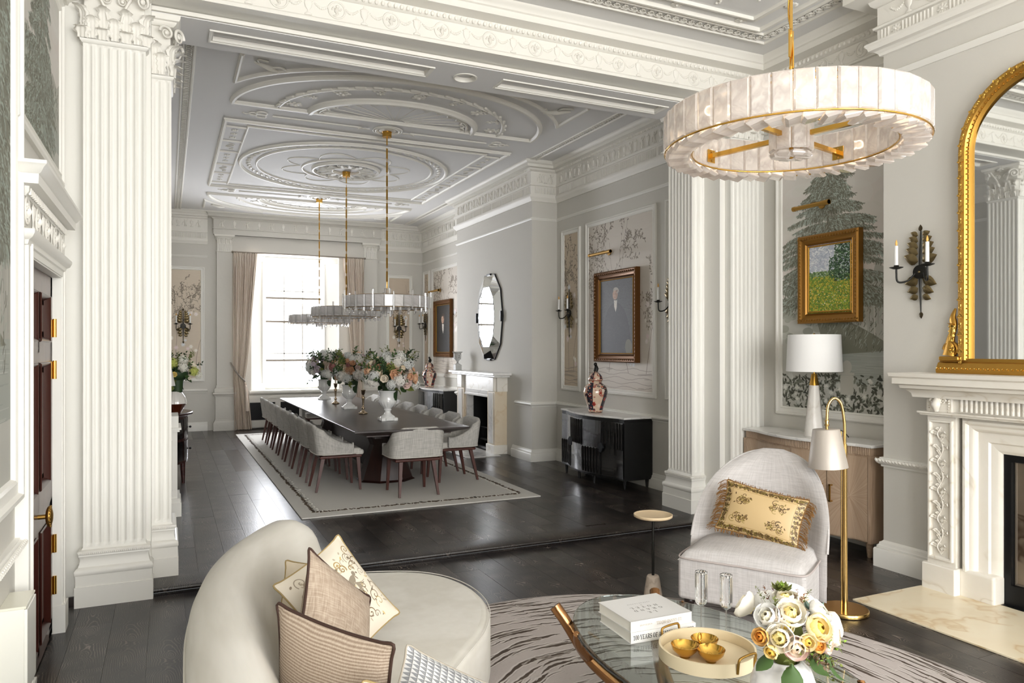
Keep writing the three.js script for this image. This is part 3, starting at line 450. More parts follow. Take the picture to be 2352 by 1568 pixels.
// ---------- far window ----------
{ const w = sgroup('window', 'tall white sash window glowing with daylight at the end of the dining room', 'window', [2.36, 0, -15.78]);
  const X = 0.64; mesh('window_frame', [bb(-X, -0.55, 0.8, 3.5, -0.06, 0.06), bb(0.55, X, 0.8, 3.5, -0.06, 0.06), bb(-0.55, 0.55, 3.42, 3.5, -0.06, 0.06), bb(-0.55, 0.55, 0.8, 0.9, -0.06, 0.06)], M.trim, w);
  mesh('meeting_rail', bb(-0.55, 0.55, 2.15, 2.2, -0.03, 0.02), M.trim, w);
  for (const x of [-0.185, 0.185]) mesh('glazing_bar', bb(x - 0.012, x + 0.012, 0.9, 3.42, -0.015, 0.02), M.trim, w);
  for (const y of [1.53, 2.81]) mesh('glazing_bar', bb(-0.55, 0.55, y - 0.011, y + 0.011, -0.015, 0.02), M.trim, w);
  const rows = [[0.9, 1.53], [1.53, 2.17], [2.17, 2.81], [2.81, 3.42]], cols = [[-0.55, -0.185], [-0.185, 0.185], [0.185, 0.55]];
  for (const [a, b] of rows) for (const [c, d] of cols) mesh('pane', bb(c, d, a, b, -0.003, 0.003), M.glass, w);
  const s = new THREE.Group(); s.name = 'secondary_glazing'; w.add(s);
  for (const y of [1.39, 2.66]) mesh('rail', bb(-0.55, 0.55, y - 0.02, y + 0.02, 0.07, 0.09), M.steel, s);
  mesh('rail', bb(-0.55, 0.55, 2.165, 2.2, 0.07, 0.09), M.steel, s);
  // splayed shutter boxes
  for (const k of [-1, 1]) { const sh = new THREE.Group(); sh.name = 'shutter_box'; w.add(sh); sh.position.set(k * 0.75, 0, 0.22); sh.rotation.y = -k * 0.62;
    mesh('panel', bb(-0.23, 0.23, 0.8, 3.5, -0.03, 0), M.trim, sh); mesh('panel_moulding', sweepWall([[0, 0], [0.004, 0.012], [0.016, 0.012], [0.022, 0]], rectPath(-0.17, 0.17, 0.92, 3.4), { closed: true }), M.trim, sh); }
  mesh('head_lining', bb(-0.86, 0.86, 3.5, 3.54, -0.06, 0.4), M.trim, w);
  mesh('sill', sweep([[0, 0.74], [0.04, 0.745], [0.055, 0.76], [0.06, 0.78], [0.05, 0.8], [-0.46, 0.8], [-0.46, 0.74]], [[-0.9, 0.42], [0.9, 0.42]], { side: 1 }), M.trim, w);
}
{ // surround: two flat pilasters on pedestals carrying an entablature
  const g = sgroup('trim', 'white window surround with flat pilasters on pedestals and an enriched entablature', 'surround', [0, 0, -15.4]);
  for (const x of [1.0, 3.865]) { const p = new THREE.Group(); p.name = 'pilaster'; p.position.x = x; g.add(p);
    mesh('pedestal', [moldRing([[-0.02, S], [0.04, S], [0.04, 0.2], [0.03, 0.22], [0.012, 0.24], [0.01, 0.26], [-0.02, 0.27]], 0.33, 0.14).translate(0, 0, 0.14), bb(-0.165, 0.165, 0.2, 0.74, 0, 0.14), moldRing([[-0.02, 0.7], [0.01, 0.705], [0.018, 0.72], [0.035, 0.745], [0.05, 0.755], [0.05, 0.785], [-0.02, 0.79]], 0.33, 0.14).translate(0, 0, 0.14)], M.wall, p);
    mesh('shaft', [bb(-0.14, 0.14, 0.78, 3.5, 0, 0.1), moldRing([[-0.02, 0.79], [0.045, 0.79], [0.045, 0.85], [0.03, 0.87], [0.012, 0.88], [0.01, 0.92], [-0.02, 0.93]], 0.28, 0.1).translate(0, 0, 0.1)], M.wall, p);
    const c = new THREE.Group(); c.name = 'capital'; p.add(c);
    for (let i = 0; i < 7; i++) child('flute', flute(0.13, 0.012), M.orn, c, [-0.108 + i * 0.036, 3.58, 0.1]);
    mesh('astragal', moldRing([[-0.01, 3.5], [0.014, 3.505], [0.014, 3.515], [-0.01, 3.52]], 0.28, 0.1).translate(0, 0, 0.1), M.orn, c); mesh('block', bb(-0.135, 0.135, 3.5, 3.8, 0, 0.095), M.orn, c);
    const lf = acanthus(0.08, 0.16, 0.5); for (const k of [-0.11, -0.037, 0.037, 0.11]) child('acanthus_leaf', lf, M.orn, c, [k, 3.65, 0.095], [0, k * 3, 0]);
    for (const k of [-1, 1]) child('volute', volute(0.032, -k, 0.007), M.orn, c, [k * 0.14, 3.75, 0.12]);
    mesh('abacus', moldRing([[-0.02, 3.79], [0.03, 3.79], [0.045, 3.81], [0.045, 3.83], [-0.02, 3.83]], 0.28, 0.1).translate(0, 0, 0.1), M.orn, c); }
  const en = [[-0.05, 3.83], [0.02, 3.83], [0.02, 3.93], [0.035, 3.935], [0.035, 3.95], [0.02, 3.955], [0.02, 4.12], [0.04, 4.13], [0.06, 4.15], [0.12, 4.16], [0.12, 4.2], [0.15, 4.23], [0.155, CD], [-0.05, CD]];
  mesh('entablature', [sweep(en, [[0.82, -0.02], [0.82, 0.12], [4.05, 0.12], [4.05, -0.02]], { side: 1, caps: false }), bb(0.82, 4.05, 3.83, CD, 0, 0.12), bb(1.1, 3.75, 3.52, 3.86, -0.02, 0.06)], M.wall, g);
  for (let i = 0; i < 14; i++) child(i % 2 ? 'urn' : 'relief_figure', i % 2 ? urnShape : figShape, M.orn, g, [0.95 + i * 0.228, 4.035, 0.142]);
}
const curtainM = std('#dacdbf', 0.85, { bumpMap: weaveBump, bumpScale: 0.0004 }), cordM = std('#8d857c', 0.7);
function curtain(label, x0, sgn) {
  const g = thing('curtain', label, 'curtain', [x0, 0, -15.2], 0, null);
  const wid = y => y > 1.02 ? 0.2 + 0.24 * Math.pow((y - 1.02) / 2.5, 0.75) : 0.2 + 0.13 * Math.sqrt((1.02 - y) / 0.97);
  mesh('drape', grid(160, 46, (a, t) => { const y = S + 0.01 + t * 3.43, f = t > 0.93 ? 0.55 : 1, w = wid(y), s = a + 0.012 * Math.sin(t * 9 + a * 30);
    return [sgn * (s * w + (y < 1.02 ? 0.02 * (1.02 - y) : 0)), y, (0.026 + 0.012 * Math.sin(a * 17)) * f * Math.sin(a * PI * 2 * 10 + 0.4 * Math.sin(t * 5)) * (0.75 + 0.25 * Math.cos(t * 7))]; }), curtainM, g);
  for (let i = 0; i < 9; i++) child('pinch_pleat', taperTube([[0, -0.16, 0], [0, 0, 0.012], [0, 0.1, 0.004]], [0.004, 0.013, 0.008], 6, 6), curtainM, g, [sgn * (0.03 + i * 0.047), 3.37, 0.02]);
  mesh('tieback', tube([[-sgn * 0.04, 1.35, 0.02], [sgn * 0.04, 1.2, 0.05], [sgn * 0.13, 1.08, 0.06], [sgn * 0.21, 1.0, 0.04], [sgn * 0.2, 0.99, -0.04]], 0.014, 24, 8), cordM, g);
  mesh('tassel', [sph(0.022, sgn * 0.225, 0.9, 0.04, 8), taperTube([[sgn * 0.225, 0.89, 0.04], [sgn * 0.235, 0.75, 0.045], [sgn * 0.25, 0.42, 0.045]], [0.02, 0.024, 0.032], 10, 8), tube([[sgn * 0.21, 1.0, 0.04], [sgn * 0.22, 0.95, 0.04], [sgn * 0.225, 0.9, 0.04]], 0.006, 8, 5)], curtainM, g);
  mesh('hook', cyl(0.01, 0.01, 0.1, 0, 0, 0).rotateX(PI / 2).translate(-sgn * 0.04, 1.36, -0.09), M.steel, g);
}
curtain('beige pinch pleat curtain tied back with a cord beside the radiator cover', 1.15, 1);
curtain('floor length beige pinch pleat curtain tied back beside the fireplace wall corner', 3.7, -1);
struct('trim', [cyl(0.012, 0.012, 2.56, 0, 0, 0, 10).rotateZ(PI / 2).translate(2.43 + 1.28, 3.5, -15.2), sph(0.02, 1.14, 3.5, -15.2, 8), sph(0.02, 3.72, 3.5, -15.2, 8), bb(1.13, 1.15, 3.49, 3.51, -15.4, -15.2), bb(3.71, 3.73, 3.49, 3.51, -15.4, -15.2)], M.steel, 'slim curtain pole above the far window', 'curtain pole');
{ const g = thing('radiator_cover', 'grey painted radiator cover with black lattice grilles under the far window', 'radiator cover', [2.36, S, -15.398]);
  mesh('casing', [bb(-1.0, 1.0, 0.03, 0.17, 0, 0.12), bb(-1.0, 1.0, 0.52, 0.66, 0, 0.12), ...[-1.0, -0.42, 0.3, 0.9].map(x => bb(x, x + 0.1, 0.17, 0.52, 0, 0.12)), bb(-1.0, -0.9, 0, 0.03, 0, 0.12), bb(0.9, 1.0, 0, 0.03, 0, 0.12), extr([[-0.2, 0], [0.2, 0], [0.12, 0.05], [-0.12, 0.05]], 0.02).translate(-0.36, 0.6, 0.12)], M.wall, g);
  for (const [a, b] of [[-0.9, -0.42], [-0.32, 0.3], [0.4, 0.9]]) { const l = []; const n = Math.round((b - a) / 0.04);
    for (let i = -9; i <= n; i++) for (const s of [-1, 1]) { const x0 = a + i * 0.04, x1 = x0 + 0.35; const A = Math.max(x0, a), B = Math.min(x1, b); if (B - A < 0.01) continue; const yA = 0.17 + (A - x0), yB = 0.17 + (B - x0); l.push(s > 0 ? bar([A, yA, 0.07], [B, yB, 0.07], 0.008, 0.006) : bar([A, 0.69 - yA, 0.064], [B, 0.69 - yB, 0.064], 0.008, 0.006)); }
    mesh('lattice_grille', l, M.blackIron, g).userData.kind = 'stuff'; mesh('grille_back', bb(a, b, 0.17, 0.52, 0.02, 0.03), M.black, g); } }

// ---------- painted wall panels ----------
function blossom(g, x, y, r, col) { g.fillStyle = col; for (let k = 0; k < 3; k++) for (let i = 0; i < 6; i++) { const a = i * PI / 3 + k, q = r * (1 - k * 0.3); g.globalAlpha = 0.55; g.beginPath(); g.ellipse(x + Math.cos(a) * q * 0.5, y + Math.sin(a) * q * 0.5, q * 0.5, q * 0.36, a, 0, 7); g.fill(); } g.globalAlpha = 0.6; g.strokeStyle = '#9c8f86'; g.lineWidth = 0.7; for (let i = 0; i < 5; i++) { g.beginPath(); g.arc(x + rr(-r, r) * 0.3, y + rr(-r, r) * 0.3, r * 0.35, i, i + 2); g.stroke(); } g.globalAlpha = 1; }
function branch(g, x, y, a, len, wid, depth, leaf) {
  const n = 8; let px = x, py = y; g.strokeStyle = '#85776a';
  for (let i = 0; i < n; i++) { a += rr(-0.22, 0.22) + (a > -PI / 2 ? -0.03 : 0.03); const nx = px + Math.cos(a) * len / n, ny = py + Math.sin(a) * len / n; g.lineWidth = Math.max(0.8, wid * (1 - i / n * 0.6)); g.beginPath(); g.moveTo(px, py); g.lineTo(nx, ny); g.stroke(); px = nx; py = ny;
    if (depth < 3 && rnd() < 0.75) { g.fillStyle = rnd() < 0.5 ? '#776b5f' : '#8f8574'; const b = a + (rnd() < 0.5 ? 1 : -1) * rr(0.5, 1.1); g.save(); g.translate(px, py); g.rotate(b); g.beginPath(); g.ellipse(leaf, 0, leaf, leaf * 0.38, 0, 0, 7); g.fill(); g.restore(); }
    if (depth > 0 && i > 1 && rnd() < 0.5) branch(g, px, py, a + (rnd() < 0.5 ? -1 : 1) * rr(0.4, 1), len * rr(0.35, 0.55), wid * 0.6, depth - 1, leaf); }
  return [px, py];
}
function bird(g, x, y, s) { g.fillStyle = '#5d5045'; g.beginPath(); g.ellipse(x, y, s, s * 0.45, -0.5, 0, 7); g.fill(); g.beginPath(); g.arc(x + s * 0.9, y - s * 0.6, s * 0.35, 0, 7); g.fill(); g.beginPath(); g.moveTo(x - s * 0.6, y + s * 0.2); g.lineTo(x - s * 2, y + s * 1.2); g.lineTo(x - s * 0.3, y + s * 0.5); g.fill(); g.fillStyle = '#c9b79a'; g.beginPath(); g.ellipse(x + s * 0.2, y + s * 0.15, s * 0.5, s * 0.25, -0.5, 0, 7); g.fill(); }
function chinoiserie(w, h, sd, ground, n, birdAt) {
  return canvasTex(w, h, g => { const keep = seed; seed = sd; g.fillStyle = ground; g.fillRect(0, 0, w, h);
    for (let i = 0; i < 400; i++) { g.globalAlpha = 0.05; g.fillStyle = rnd() < 0.5 ? '#fff' : '#8a7a68'; g.fillRect(rr(0, w), rr(0, h), rr(10, 60), rr(1, 3)); } g.globalAlpha = 1;
    for (let k = 0; k < 5; k++) { const y = h * (0.88 + k * 0.026); g.strokeStyle = '#9a8e84'; g.lineWidth = 2; g.beginPath(); g.moveTo(0, y); for (let x = 0; x <= w; x += 12) g.lineTo(x, y + Math.sin(x * 0.03 + k * 2) * 5 + rr(-1, 1)); g.stroke(); g.globalAlpha = 0.35; g.fillStyle = '#7d7168'; g.beginPath(); g.ellipse(rr(0, w), y, rr(20, 70), rr(2, 5), 0, 0, 7); g.fill(); g.globalAlpha = 1; }
    for (let k = 0; k < n; k++) branch(g, w * (k + 0.5) / n + rr(-20, 20), h * 0.9, -PI / 2 + rr(-0.2, 0.2), h * rr(0.6, 0.85), 3, 3, w > 300 ? 6.5 : 6);
    for (let k = 0; k < n * 7; k++) blossom(g, rr(0.06, 0.94) * w, h * rr(0.3, 0.88), rr(9, 19), ['#efe6e2', '#e6d3d3', '#dfe2e6', '#f3eee6'][k % 4]);
    for (const [bx, by, s] of birdAt) bird(g, bx * w, by * h, s); seed = keep; });
}
const paperOf = t => std('#ffffff', 0.5, { map: t, metalness: 0.12 });
const silkBig = paperOf(chinoiserie(512, 732, 11, '#cfc7bc', 4, [[0.2, 0.3, 14]])), silkSmall = paperOf(chinoiserie(160, 720, 23, '#c8b8a2', 2, [[0.75, 0.22, 10]])), silkFar = paperOf(chinoiserie(300, 760, 37, '#cdbfac', 3, [[0.72, 0.25, 12]])), silkFar2 = paperOf(chinoiserie(200, 760, 51, '#c8b8a4', 3, [[0.5, 0.18, 11]]));
const frameProf = [[0, 0], [0.0, 0.018], [0.01, 0.026], [0.02, 0.026], [0.026, 0.014], [0.05, 0.012], [0.056, 0.018], [0.064, 0.014], [0.07, 0]];
function wallPanel(label, pos, turn, x0, x1, y0, y1, paper, k = 1) {
  const g = sgroup('wall_panel', label, 'wall panel', pos, turn), f = 0.07 * k;
  mesh('frame', sweepWall(frameProf.map(([a, b]) => [a * k, b * k]), rectPath(x0, x1, y0, y1), { closed: true }), M.trim, g);
  const pw = new THREE.PlaneGeometry(x1 - x0 - 2 * f + 0.01, y1 - y0 - 2 * f + 0.01); const b = new THREE.BoxGeometry(x1 - x0 - 2 * f + 0.01, y1 - y0 - 2 * f + 0.01, 0.006); b.translate((x0 + x1) / 2, (y0 + y1) / 2, 0.003);
  mesh('wallpaper', b, paper, g); return g;
}
const RW = [5.03, 0, 0];
wallPanel('narrow tan chinoiserie panel in the recess beside the cream chimney breast return', RW, -PI / 2, -9.11, -8.6, 1.06, 3.28, silkSmall);
wallPanel('wide silvery chinoiserie panel behind the standing portrait of the grey coated man', RW, -PI / 2, -8.45, -6.9, 1.07, 3.29, silkBig);
wallPanel('narrow chinoiserie panel half hidden by the inner pilaster', RW, -PI / 2, -6.73, -6.32, 1.07, 3.29, silkSmall);
wallPanel('narrow chinoiserie panel at the far corner with a sconce seen edge on', RW, -PI / 2, -15.3, -14.9, 1.06, 3.28, silkSmall);
wallPanel('wide silvery chinoiserie panel behind the small dark portrait', RW, -PI / 2, -14.72, -12.85, 1.06, 3.28, silkBig);
wallPanel('tan chinoiserie panel with a bird beside the tied curtain and commode', [0, 0, -15.4], 0, -0.24, 0.645, 1.0, 3.2, silkFar);
wallPanel('tan chinoiserie panel between the far window surround and the corner', [0, 0, -15.4], 0, 4.22, 4.8, 1.0, 3.2, silkFar2);

// grey landscape murals
function bough(g, x, y, len, dir, tone, fine) { const n = Math.round(len / 3.2);
  for (let i = 0; i < n; i++) { const t = i / n, bx = x + dir * len * t, by = y + len * 0.22 * t * t - len * 0.1 * t, L = (1 - t * 0.5) * fine * rr(3, 5.6);
    for (let k = 0; k < 4; k++) { const a = PI / 2 - dir * rr(0.1, 1.4); g.strokeStyle = tone[Math.floor(rnd() * tone.length)]; g.lineWidth = rr(1.5, 4); g.globalAlpha = 0.85; g.beginPath(); g.moveTo(bx + rr(-9, 9), by + rr(-8, 8)); g.quadraticCurveTo(bx + Math.cos(a) * L * 0.6, by + Math.sin(a) * L * 0.3, bx + Math.cos(a) * L, by + Math.sin(a) * L * 0.75); g.stroke(); } } g.globalAlpha = 1; }
function mural(w, h, sd, trunk, ytop, ybot, spread, withFlowers) {
  return canvasTex(w, h, g => { const keep = seed; seed = sd; g.fillStyle = '#cfc8c2'; g.fillRect(0, 0, w, h);
    const cloud = (x, y, r, c, a) => { g.globalAlpha = a; g.fillStyle = c; g.beginPath(); g.ellipse(x, y, r, r * 0.6, 0, 0, 7); g.fill(); g.globalAlpha = 1; };
    for (let i = 0; i < 30; i++) cloud(rr(0, w), rr(0, h * 0.5), rr(40, 120), rnd() < 0.5 ? '#dad5d0' : '#c3beb8', 0.18);
    g.fillStyle = '#b9b8b0'; g.fillRect(0, h * 0.62, w, h * 0.38);
    for (let i = 0; i < 90; i++) cloud(rr(0, w * 0.8), h * rr(0.55, 0.75), rr(10, 34), ['#8f9084', '#a9aaa0', '#7c7d72', '#c5c6be'][i % 4], 0.6);
    g.fillStyle = '#a8a69d'; g.beginPath(); g.moveTo(w * 0.72, h * 0.6); g.lineTo(w * 0.8, h * 0.48); g.lineTo(w * 0.92, h * 0.52); g.lineTo(w, h * 0.46); g.lineTo(w, h * 0.78); g.lineTo(w * 0.74, h * 0.78); g.fill();
    for (let i = 0; i < 30; i++) { g.strokeStyle = i % 2 ? '#85847b' : '#c4c2ba'; g.lineWidth = 2; const x = rr(0.74, 1) * w; g.beginPath(); g.moveTo(x, h * rr(0.5, 0.6)); g.lineTo(x + rr(-8, 8), h * rr(0.65, 0.78)); g.stroke(); }
    g.fillStyle = '#9fa29a'; g.fillRect(w * 0.45, h * 0.77, w * 0.55, h * 0.13); for (let i = 0; i < 60; i++) { g.strokeStyle = i % 2 ? '#8b8f88' : '#b9bbb4'; g.lineWidth = 1; const y = h * rr(0.77, 0.9); g.beginPath(); g.moveTo(rr(0.45, 0.9) * w, y); g.lineTo(rr(0.6, 1) * w, y); g.stroke(); }
    g.fillStyle = '#787869'; g.beginPath(); g.moveTo(w * 0.3, h * 0.64); g.quadraticCurveTo(w * 0.6, h * 0.66, w * 0.95, h * 0.78); g.lineTo(w * 0.4, h * 0.8); g.fill(); for (let i = 0; i < 700; i++) { const x = rr(0.0, 0.95), y = 0.56 + 0.2 * rnd() * (0.4 + x), a = -1.2 + rr(-0.5, 0.5); g.strokeStyle = ['#66675a', '#85867a', '#a3a79c', '#575748', '#9aa196'][i % 5]; g.lineWidth = rr(1.5, 4); g.beginPath(); g.moveTo(x * w, y * h); g.quadraticCurveTo(x * w + 8, y * h - 12, x * w + Math.cos(a) * 22, y * h + Math.sin(a) * 22); g.stroke(); }
    g.strokeStyle = '#6b6658'; g.lineWidth = 16; g.beginPath(); g.moveTo(trunk * w, ytop * h); g.lineTo(trunk * w, ybot * h); g.stroke();
    const tone = ['#6a695c', '#7d7d70', '#5a594c', '#98a39a', '#747466', '#a9b3aa'];
    for (let t = 0; t < 24; t++) { const f = t / 23, y = (ytop + (ybot - ytop) * f) * h, L = spread * w * (0.16 + 0.84 * f) * rr(0.85, 1.15); for (let q = 0; q < 2; q++) { bough(g, trunk * w, y + rr(-14, 14), L * rr(0.6, 1.1), 1, tone, 11); bough(g, trunk * w, y + rr(-14, 14), L * rr(0.6, 1.1), -1, tone, 11); } }
    if (withFlowers) { for (let i = 0; i < 500; i++) { g.save(); g.translate(rr(0, w), h * rr(0.87, 1)); g.rotate(rr(0, 6)); g.fillStyle = ['#4c4d42', '#5f6155', '#77796c', '#3e3f36'][i % 4]; g.beginPath(); g.ellipse(0, 0, rr(8, 18), rr(3, 6), 0, 0, 7); g.fill(); g.restore(); }
      for (let i = 0; i < 42; i++) blossom(g, rr(0.02, 0.98) * w, h * rr(0.88, 0.99), rr(10, 19), ['#dadad2', '#c9cac2', '#e4e3dc'][i % 3]);
      g.fillStyle = '#b7b5ab'; g.fillRect(w * 0.52, h * 0.87, 70, 90); g.fillRect(w * 0.5, h * 0.86, 88, 12); g.beginPath(); g.ellipse(w * 0.52 + 36, h * 0.84, 26, 30, 0, 0, 7); g.fill(); }
    seed = keep; });
}
const muralA = std('#ffffff', 0.7, { map: mural(660, 1300, 5, 0.42, 0.06, 0.6, 0.62, true) }), muralB = std('#ffffff', 0.7, { map: mural(600, 1000, 77, 0.86, 0.0, 0.62, 0.5, false) }), muralC = std('#ffffff', 0.7, { map: mural(600, 440, 97, 0.5, -0.5, 0.95, 0.4, false) });
wallPanel('grey landscape mural with a layered conifer in the alcove behind the oak console', [5.3, 0, 0], -PI / 2, -5.35, -3.92, 1.02, 3.6, muralA, 1.15);
wallPanel('grey tree mural panel above the overdoor cornice', [-0.6, 0, 0], PI / 2, 3.72, 5.28, 2.63, 3.76, muralC, 1.15);
wallPanel('grey tree mural panel on the door wall beside the light switch', [-0.6, 0, 0], PI / 2, 1.6, 3.79, 0.99, 3.76, muralB, 1.6);

// ---------- brown door ----------
{ const mahog = std('#ffffff', 0.28, { map: grainMap([78, 54, 46], [104, 78, 68], 26, 2) }), mahogD = std('#3a1710', 0.3);
  const d = sgroup('door', 'brown six panel door with brass hinges and an oval beaded knob', 'door', [-0.6, 0, 0], PI / 2);
  const x0 = 3.945, x1 = 4.975, zf = -0.002, st = 0.12, mu = 0.1, mid = (x0 + x1) / 2, ys = [[0.1, 0.69], [0.9, 1.57], [1.68, 1.94]];
  const L = [bb(x0, x0 + st, 0.01, 2.05, zf - 0.05, zf), bb(x1 - st, x1, 0.01, 2.05, zf - 0.05, zf), bb(mid - mu / 2, mid + mu / 2, 0.01, 2.05, zf - 0.05, zf), bb(x0, x1, 0.01, 0.1, zf - 0.05, zf), bb(x0, x1, 0.69, 0.9, zf - 0.05, zf), bb(x0, x1, 1.57, 1.68, zf - 0.05, zf), bb(x0, x1, 1.94, 2.05, zf - 0.05, zf)];
  const leaf = mesh('door_leaf', L, mahog, d);
  for (const [a, b] of ys) for (const [c, e] of [[x0 + st, mid - mu / 2], [mid + mu / 2, x1 - st]]) { mesh('panel', [bb(c, e, a, b, zf - 0.045, zf - 0.03), rb(e - c - 0.11, b - a - 0.11, 0.016, 0.006, (c + e) / 2, a + 0.055, zf - 0.026)], mahog, leaf); mesh('panel_moulding', sweepWall([[0, 0.004], [0.006, 0.01], [0.016, 0.002], [0.03, -0.022], [0, -0.03]], rectPath(c, e, a, b), { closed: true }).translate(0, 0, zf), mahogD, leaf); }
  for (const y of [1.76, 1.52, 0.52, 0.28]) { const h = new THREE.Group(); h.name = 'hinge'; h.position.set(x1 + 0.004, y, zf + 0.012); d.add(h); mesh('barrel', cyl(0.011, 0.011, 0.105, 0, -0.05, 0, 12), M.brass, h); mesh('hinge_leaf', [bb(-0.03, 0.03, -0.05, 0.05, -0.014, -0.01)], M.brassDark, h); }
  const kn = new THREE.Group(); kn.name = 'door_knob'; kn.position.set(mid, 0.78, zf); d.add(kn); mesh('knob', new THREE.SphereGeometry(0.036, 16, 12).scale(0.95, 1.5, 0.5).translate(0, 0, 0.05), M.brassDark, kn); mesh('shank', cyl(0.012, 0.012, 0.05, 0, 0, 0, 12).rotateX(PI / 2), M.brassDark, kn);
  mesh('knob_beads', Array.from({ length: 18 }, (_, i) => sph(0.005, 0.034 * Math.cos(i * PI / 9), 0.053 * Math.sin(i * PI / 9), 0.056, 6)), M.brassDark, kn);
  // lining, architrave and overdoor
  const f = new THREE.Group(); f.name = 'door_frame'; d.add(f);
  mesh('lining', [bb(x1 + 0.002, x1 + 0.03, 0, 2.07, -0.1, 0.045), bb(x0 - 0.03, x0 - 0.002, 0, 2.07, -0.1, 0.045), bb(x0, x1, 2.052, 2.08, -0.1, 0.045)], M.trim, f);
  const ap = [[0, 0], [0, 0.05], [-0.03, 0.05], [-0.035, 0.058], [-0.05, 0.058], [-0.055, 0.046], [-0.09, 0.044], [-0.1, 0.054], [-0.115, 0.05], [-0.12, 0]];
  mesh('architrave', sweepWall(ap, [[x0 - 0.01, 0], [x0 - 0.01, 2.06], [x1 + 0.01, 2.06], [x1 + 0.01, 0]], { side: 1 }), M.trim, f);
  const rope = []; for (let i = 0; i < 108; i++) rope.push(new THREE.BoxGeometry(0.012, 0.012, 0.006).rotateZ(0.6).translate(x1 + 0.072, 0.17 + i * 0.018, 0.05)); mesh('rope_bead', rope, M.orn, f).userData.kind = 'stuff';
  mesh('plinth_block', [bb(x1 + 0.0, x1 + 0.14, 0, 0.16, 0, 0.064), bb(x0 - 0.14, x0, 0, 0.16, 0, 0.064)], M.trim, f);
  mesh('frieze', bb(x0 - 0.13, x1 + 0.13, 2.18, 2.34, 0, 0.035), M.wall, f);
  const ring3 = (prof) => sweep(prof, [[x0 - 0.13, 0], [x0 - 0.13, 0.035], [x1 + 0.13, 0.035], [x1 + 0.13, 0]], { side: 1, caps: false });
  mesh('lower_moulding', ring3([[-0.02, 2.1], [0.015, 2.1], [0.02, 2.12], [0.035, 2.13], [0.045, 2.15], [0.045, 2.165], [-0.02, 2.18]]), M.trim, f);
  mesh('overdoor_cornice', ring3([[-0.03, 2.31], [0.006, 2.312], [0.02, 2.33], [0.022, 2.352], [0.06, 2.358], [0.062, 2.4], [0.07, 2.405], [0.085, 2.43], [0.095, 2.44], [0.095, 2.455], [-0.03, 2.46]]), M.trim, f);
  for (let i = 0; i < 30; i++) child('dentil', flute(0.03, 0.011), M.orn, f, [x0 - 0.11 + i * 0.043, 2.333, 0.05]);
  for (let i = 0; i < 9; i++) child(i % 2 ? 'urn' : 'medallion', i % 2 ? urnShape : medShape, M.orn, f, [x0 - 0.08 + i * 0.15, 2.255, 0.038], null, [0.9, 0.95, 1]);
}
{ const s = thing('light_switch', 'small dark slatted wall switch plate on the door wall', 'switch', [-0.6, 1.16, -3.83], PI / 2);
  mesh('plate', rb(0.06, 0.1, 0.008, 0.003, 0, -0.05, 0.004), M.steel, s); for (let i = 0; i < 4; i++) mesh('rocker', rb(0.034, 0.014, 0.01, 0.003, 0, -0.034 + i * 0.018, 0.01), M.blackIron, s);
  const b = thing('wall_cabinet', 'cream lacquer box cabinet hung on the door wall', 'cabinet', [-0.6, 0.27, -3.58], PI / 2);
  mesh('carcass', rb(0.22, 0.345, 0.085, 0.004, 0, 0, 0.043), std('#efeee4', 0.3), b); mesh('top_panel', rb(0.226, 0.01, 0.092, 0.002, 0, 0.345, 0.046), std('#e9e7d6', 0.25), b); mesh('door', rb(0.212, 0.335, 0.012, 0.003, 0, 0.005, 0.09), std('#f2f1e8', 0.3), b); }
// ---------- dining room ----------
// rug with a carved border line
{ const t = canvasTex(1024, 1024, (g, w, h) => { g.fillStyle = '#d2cfc9'; g.fillRect(0, 0, w, h); const keep = seed; seed = 3; for (let i = 0; i < 9000; i++) { g.globalAlpha = 0.12; g.fillStyle = rnd() < 0.5 ? '#bab6af' : '#e2dfda'; g.fillRect(rr(0, w), rr(0, h), rr(1, 5), rr(1, 3)); } g.globalAlpha = 1; seed = keep; });
  const r = thing('rug', 'large pale grey dining rug with a frayed brown border line', 'rug', [2.38, S, -10.72]);
  mesh('pile', rb(2.5, 0.014, 7.34, 0.006, 0, 0, 0), std('#ffffff', 0.95, { map: t, bumpMap: weaveBump, bumpScale: 0.0015 }), r);
  const W = 1.25 - 0.15, Lz = 3.67 - 0.2, brown = std('#57483a', 0.95), pale = std('#dcd9d2', 0.95); const edge = (n, f) => { const l = []; for (let i = 0; i < n; i++) l.push(f(i / n)); return merge(l); };
  const tuft = (x, z, s) => new THREE.BoxGeometry(rr(0.012, 0.03) * s, 0.006, rr(0.02, 0.05)).rotateY(rr(-0.6, 0.6)).translate(x + rr(-0.012, 0.012), 0.0145, z + rr(-0.012, 0.012));
  mesh('border_line', [edge(260, u => tuft(-W, -Lz + u * 2 * Lz, 1)), edge(260, u => tuft(W, -Lz + u * 2 * Lz, 1)), edge(90, u => tuft(-W + u * 2 * W, Lz, 1).scale(1, 1, 1)), edge(90, u => tuft(-W + u * 2 * W, -Lz, 1))], brown, r).userData.kind = 'stuff';
  mesh('frayed_edge', [edge(260, u => tuft(-W + 0.03, -Lz + u * 2 * Lz, 1.6)), edge(260, u => tuft(W - 0.03, -Lz + u * 2 * Lz, 1)), edge(90, u => tuft(-W + u * 2 * W, Lz - 0.03, 1))], pale, r).userData.kind = 'stuff';
}
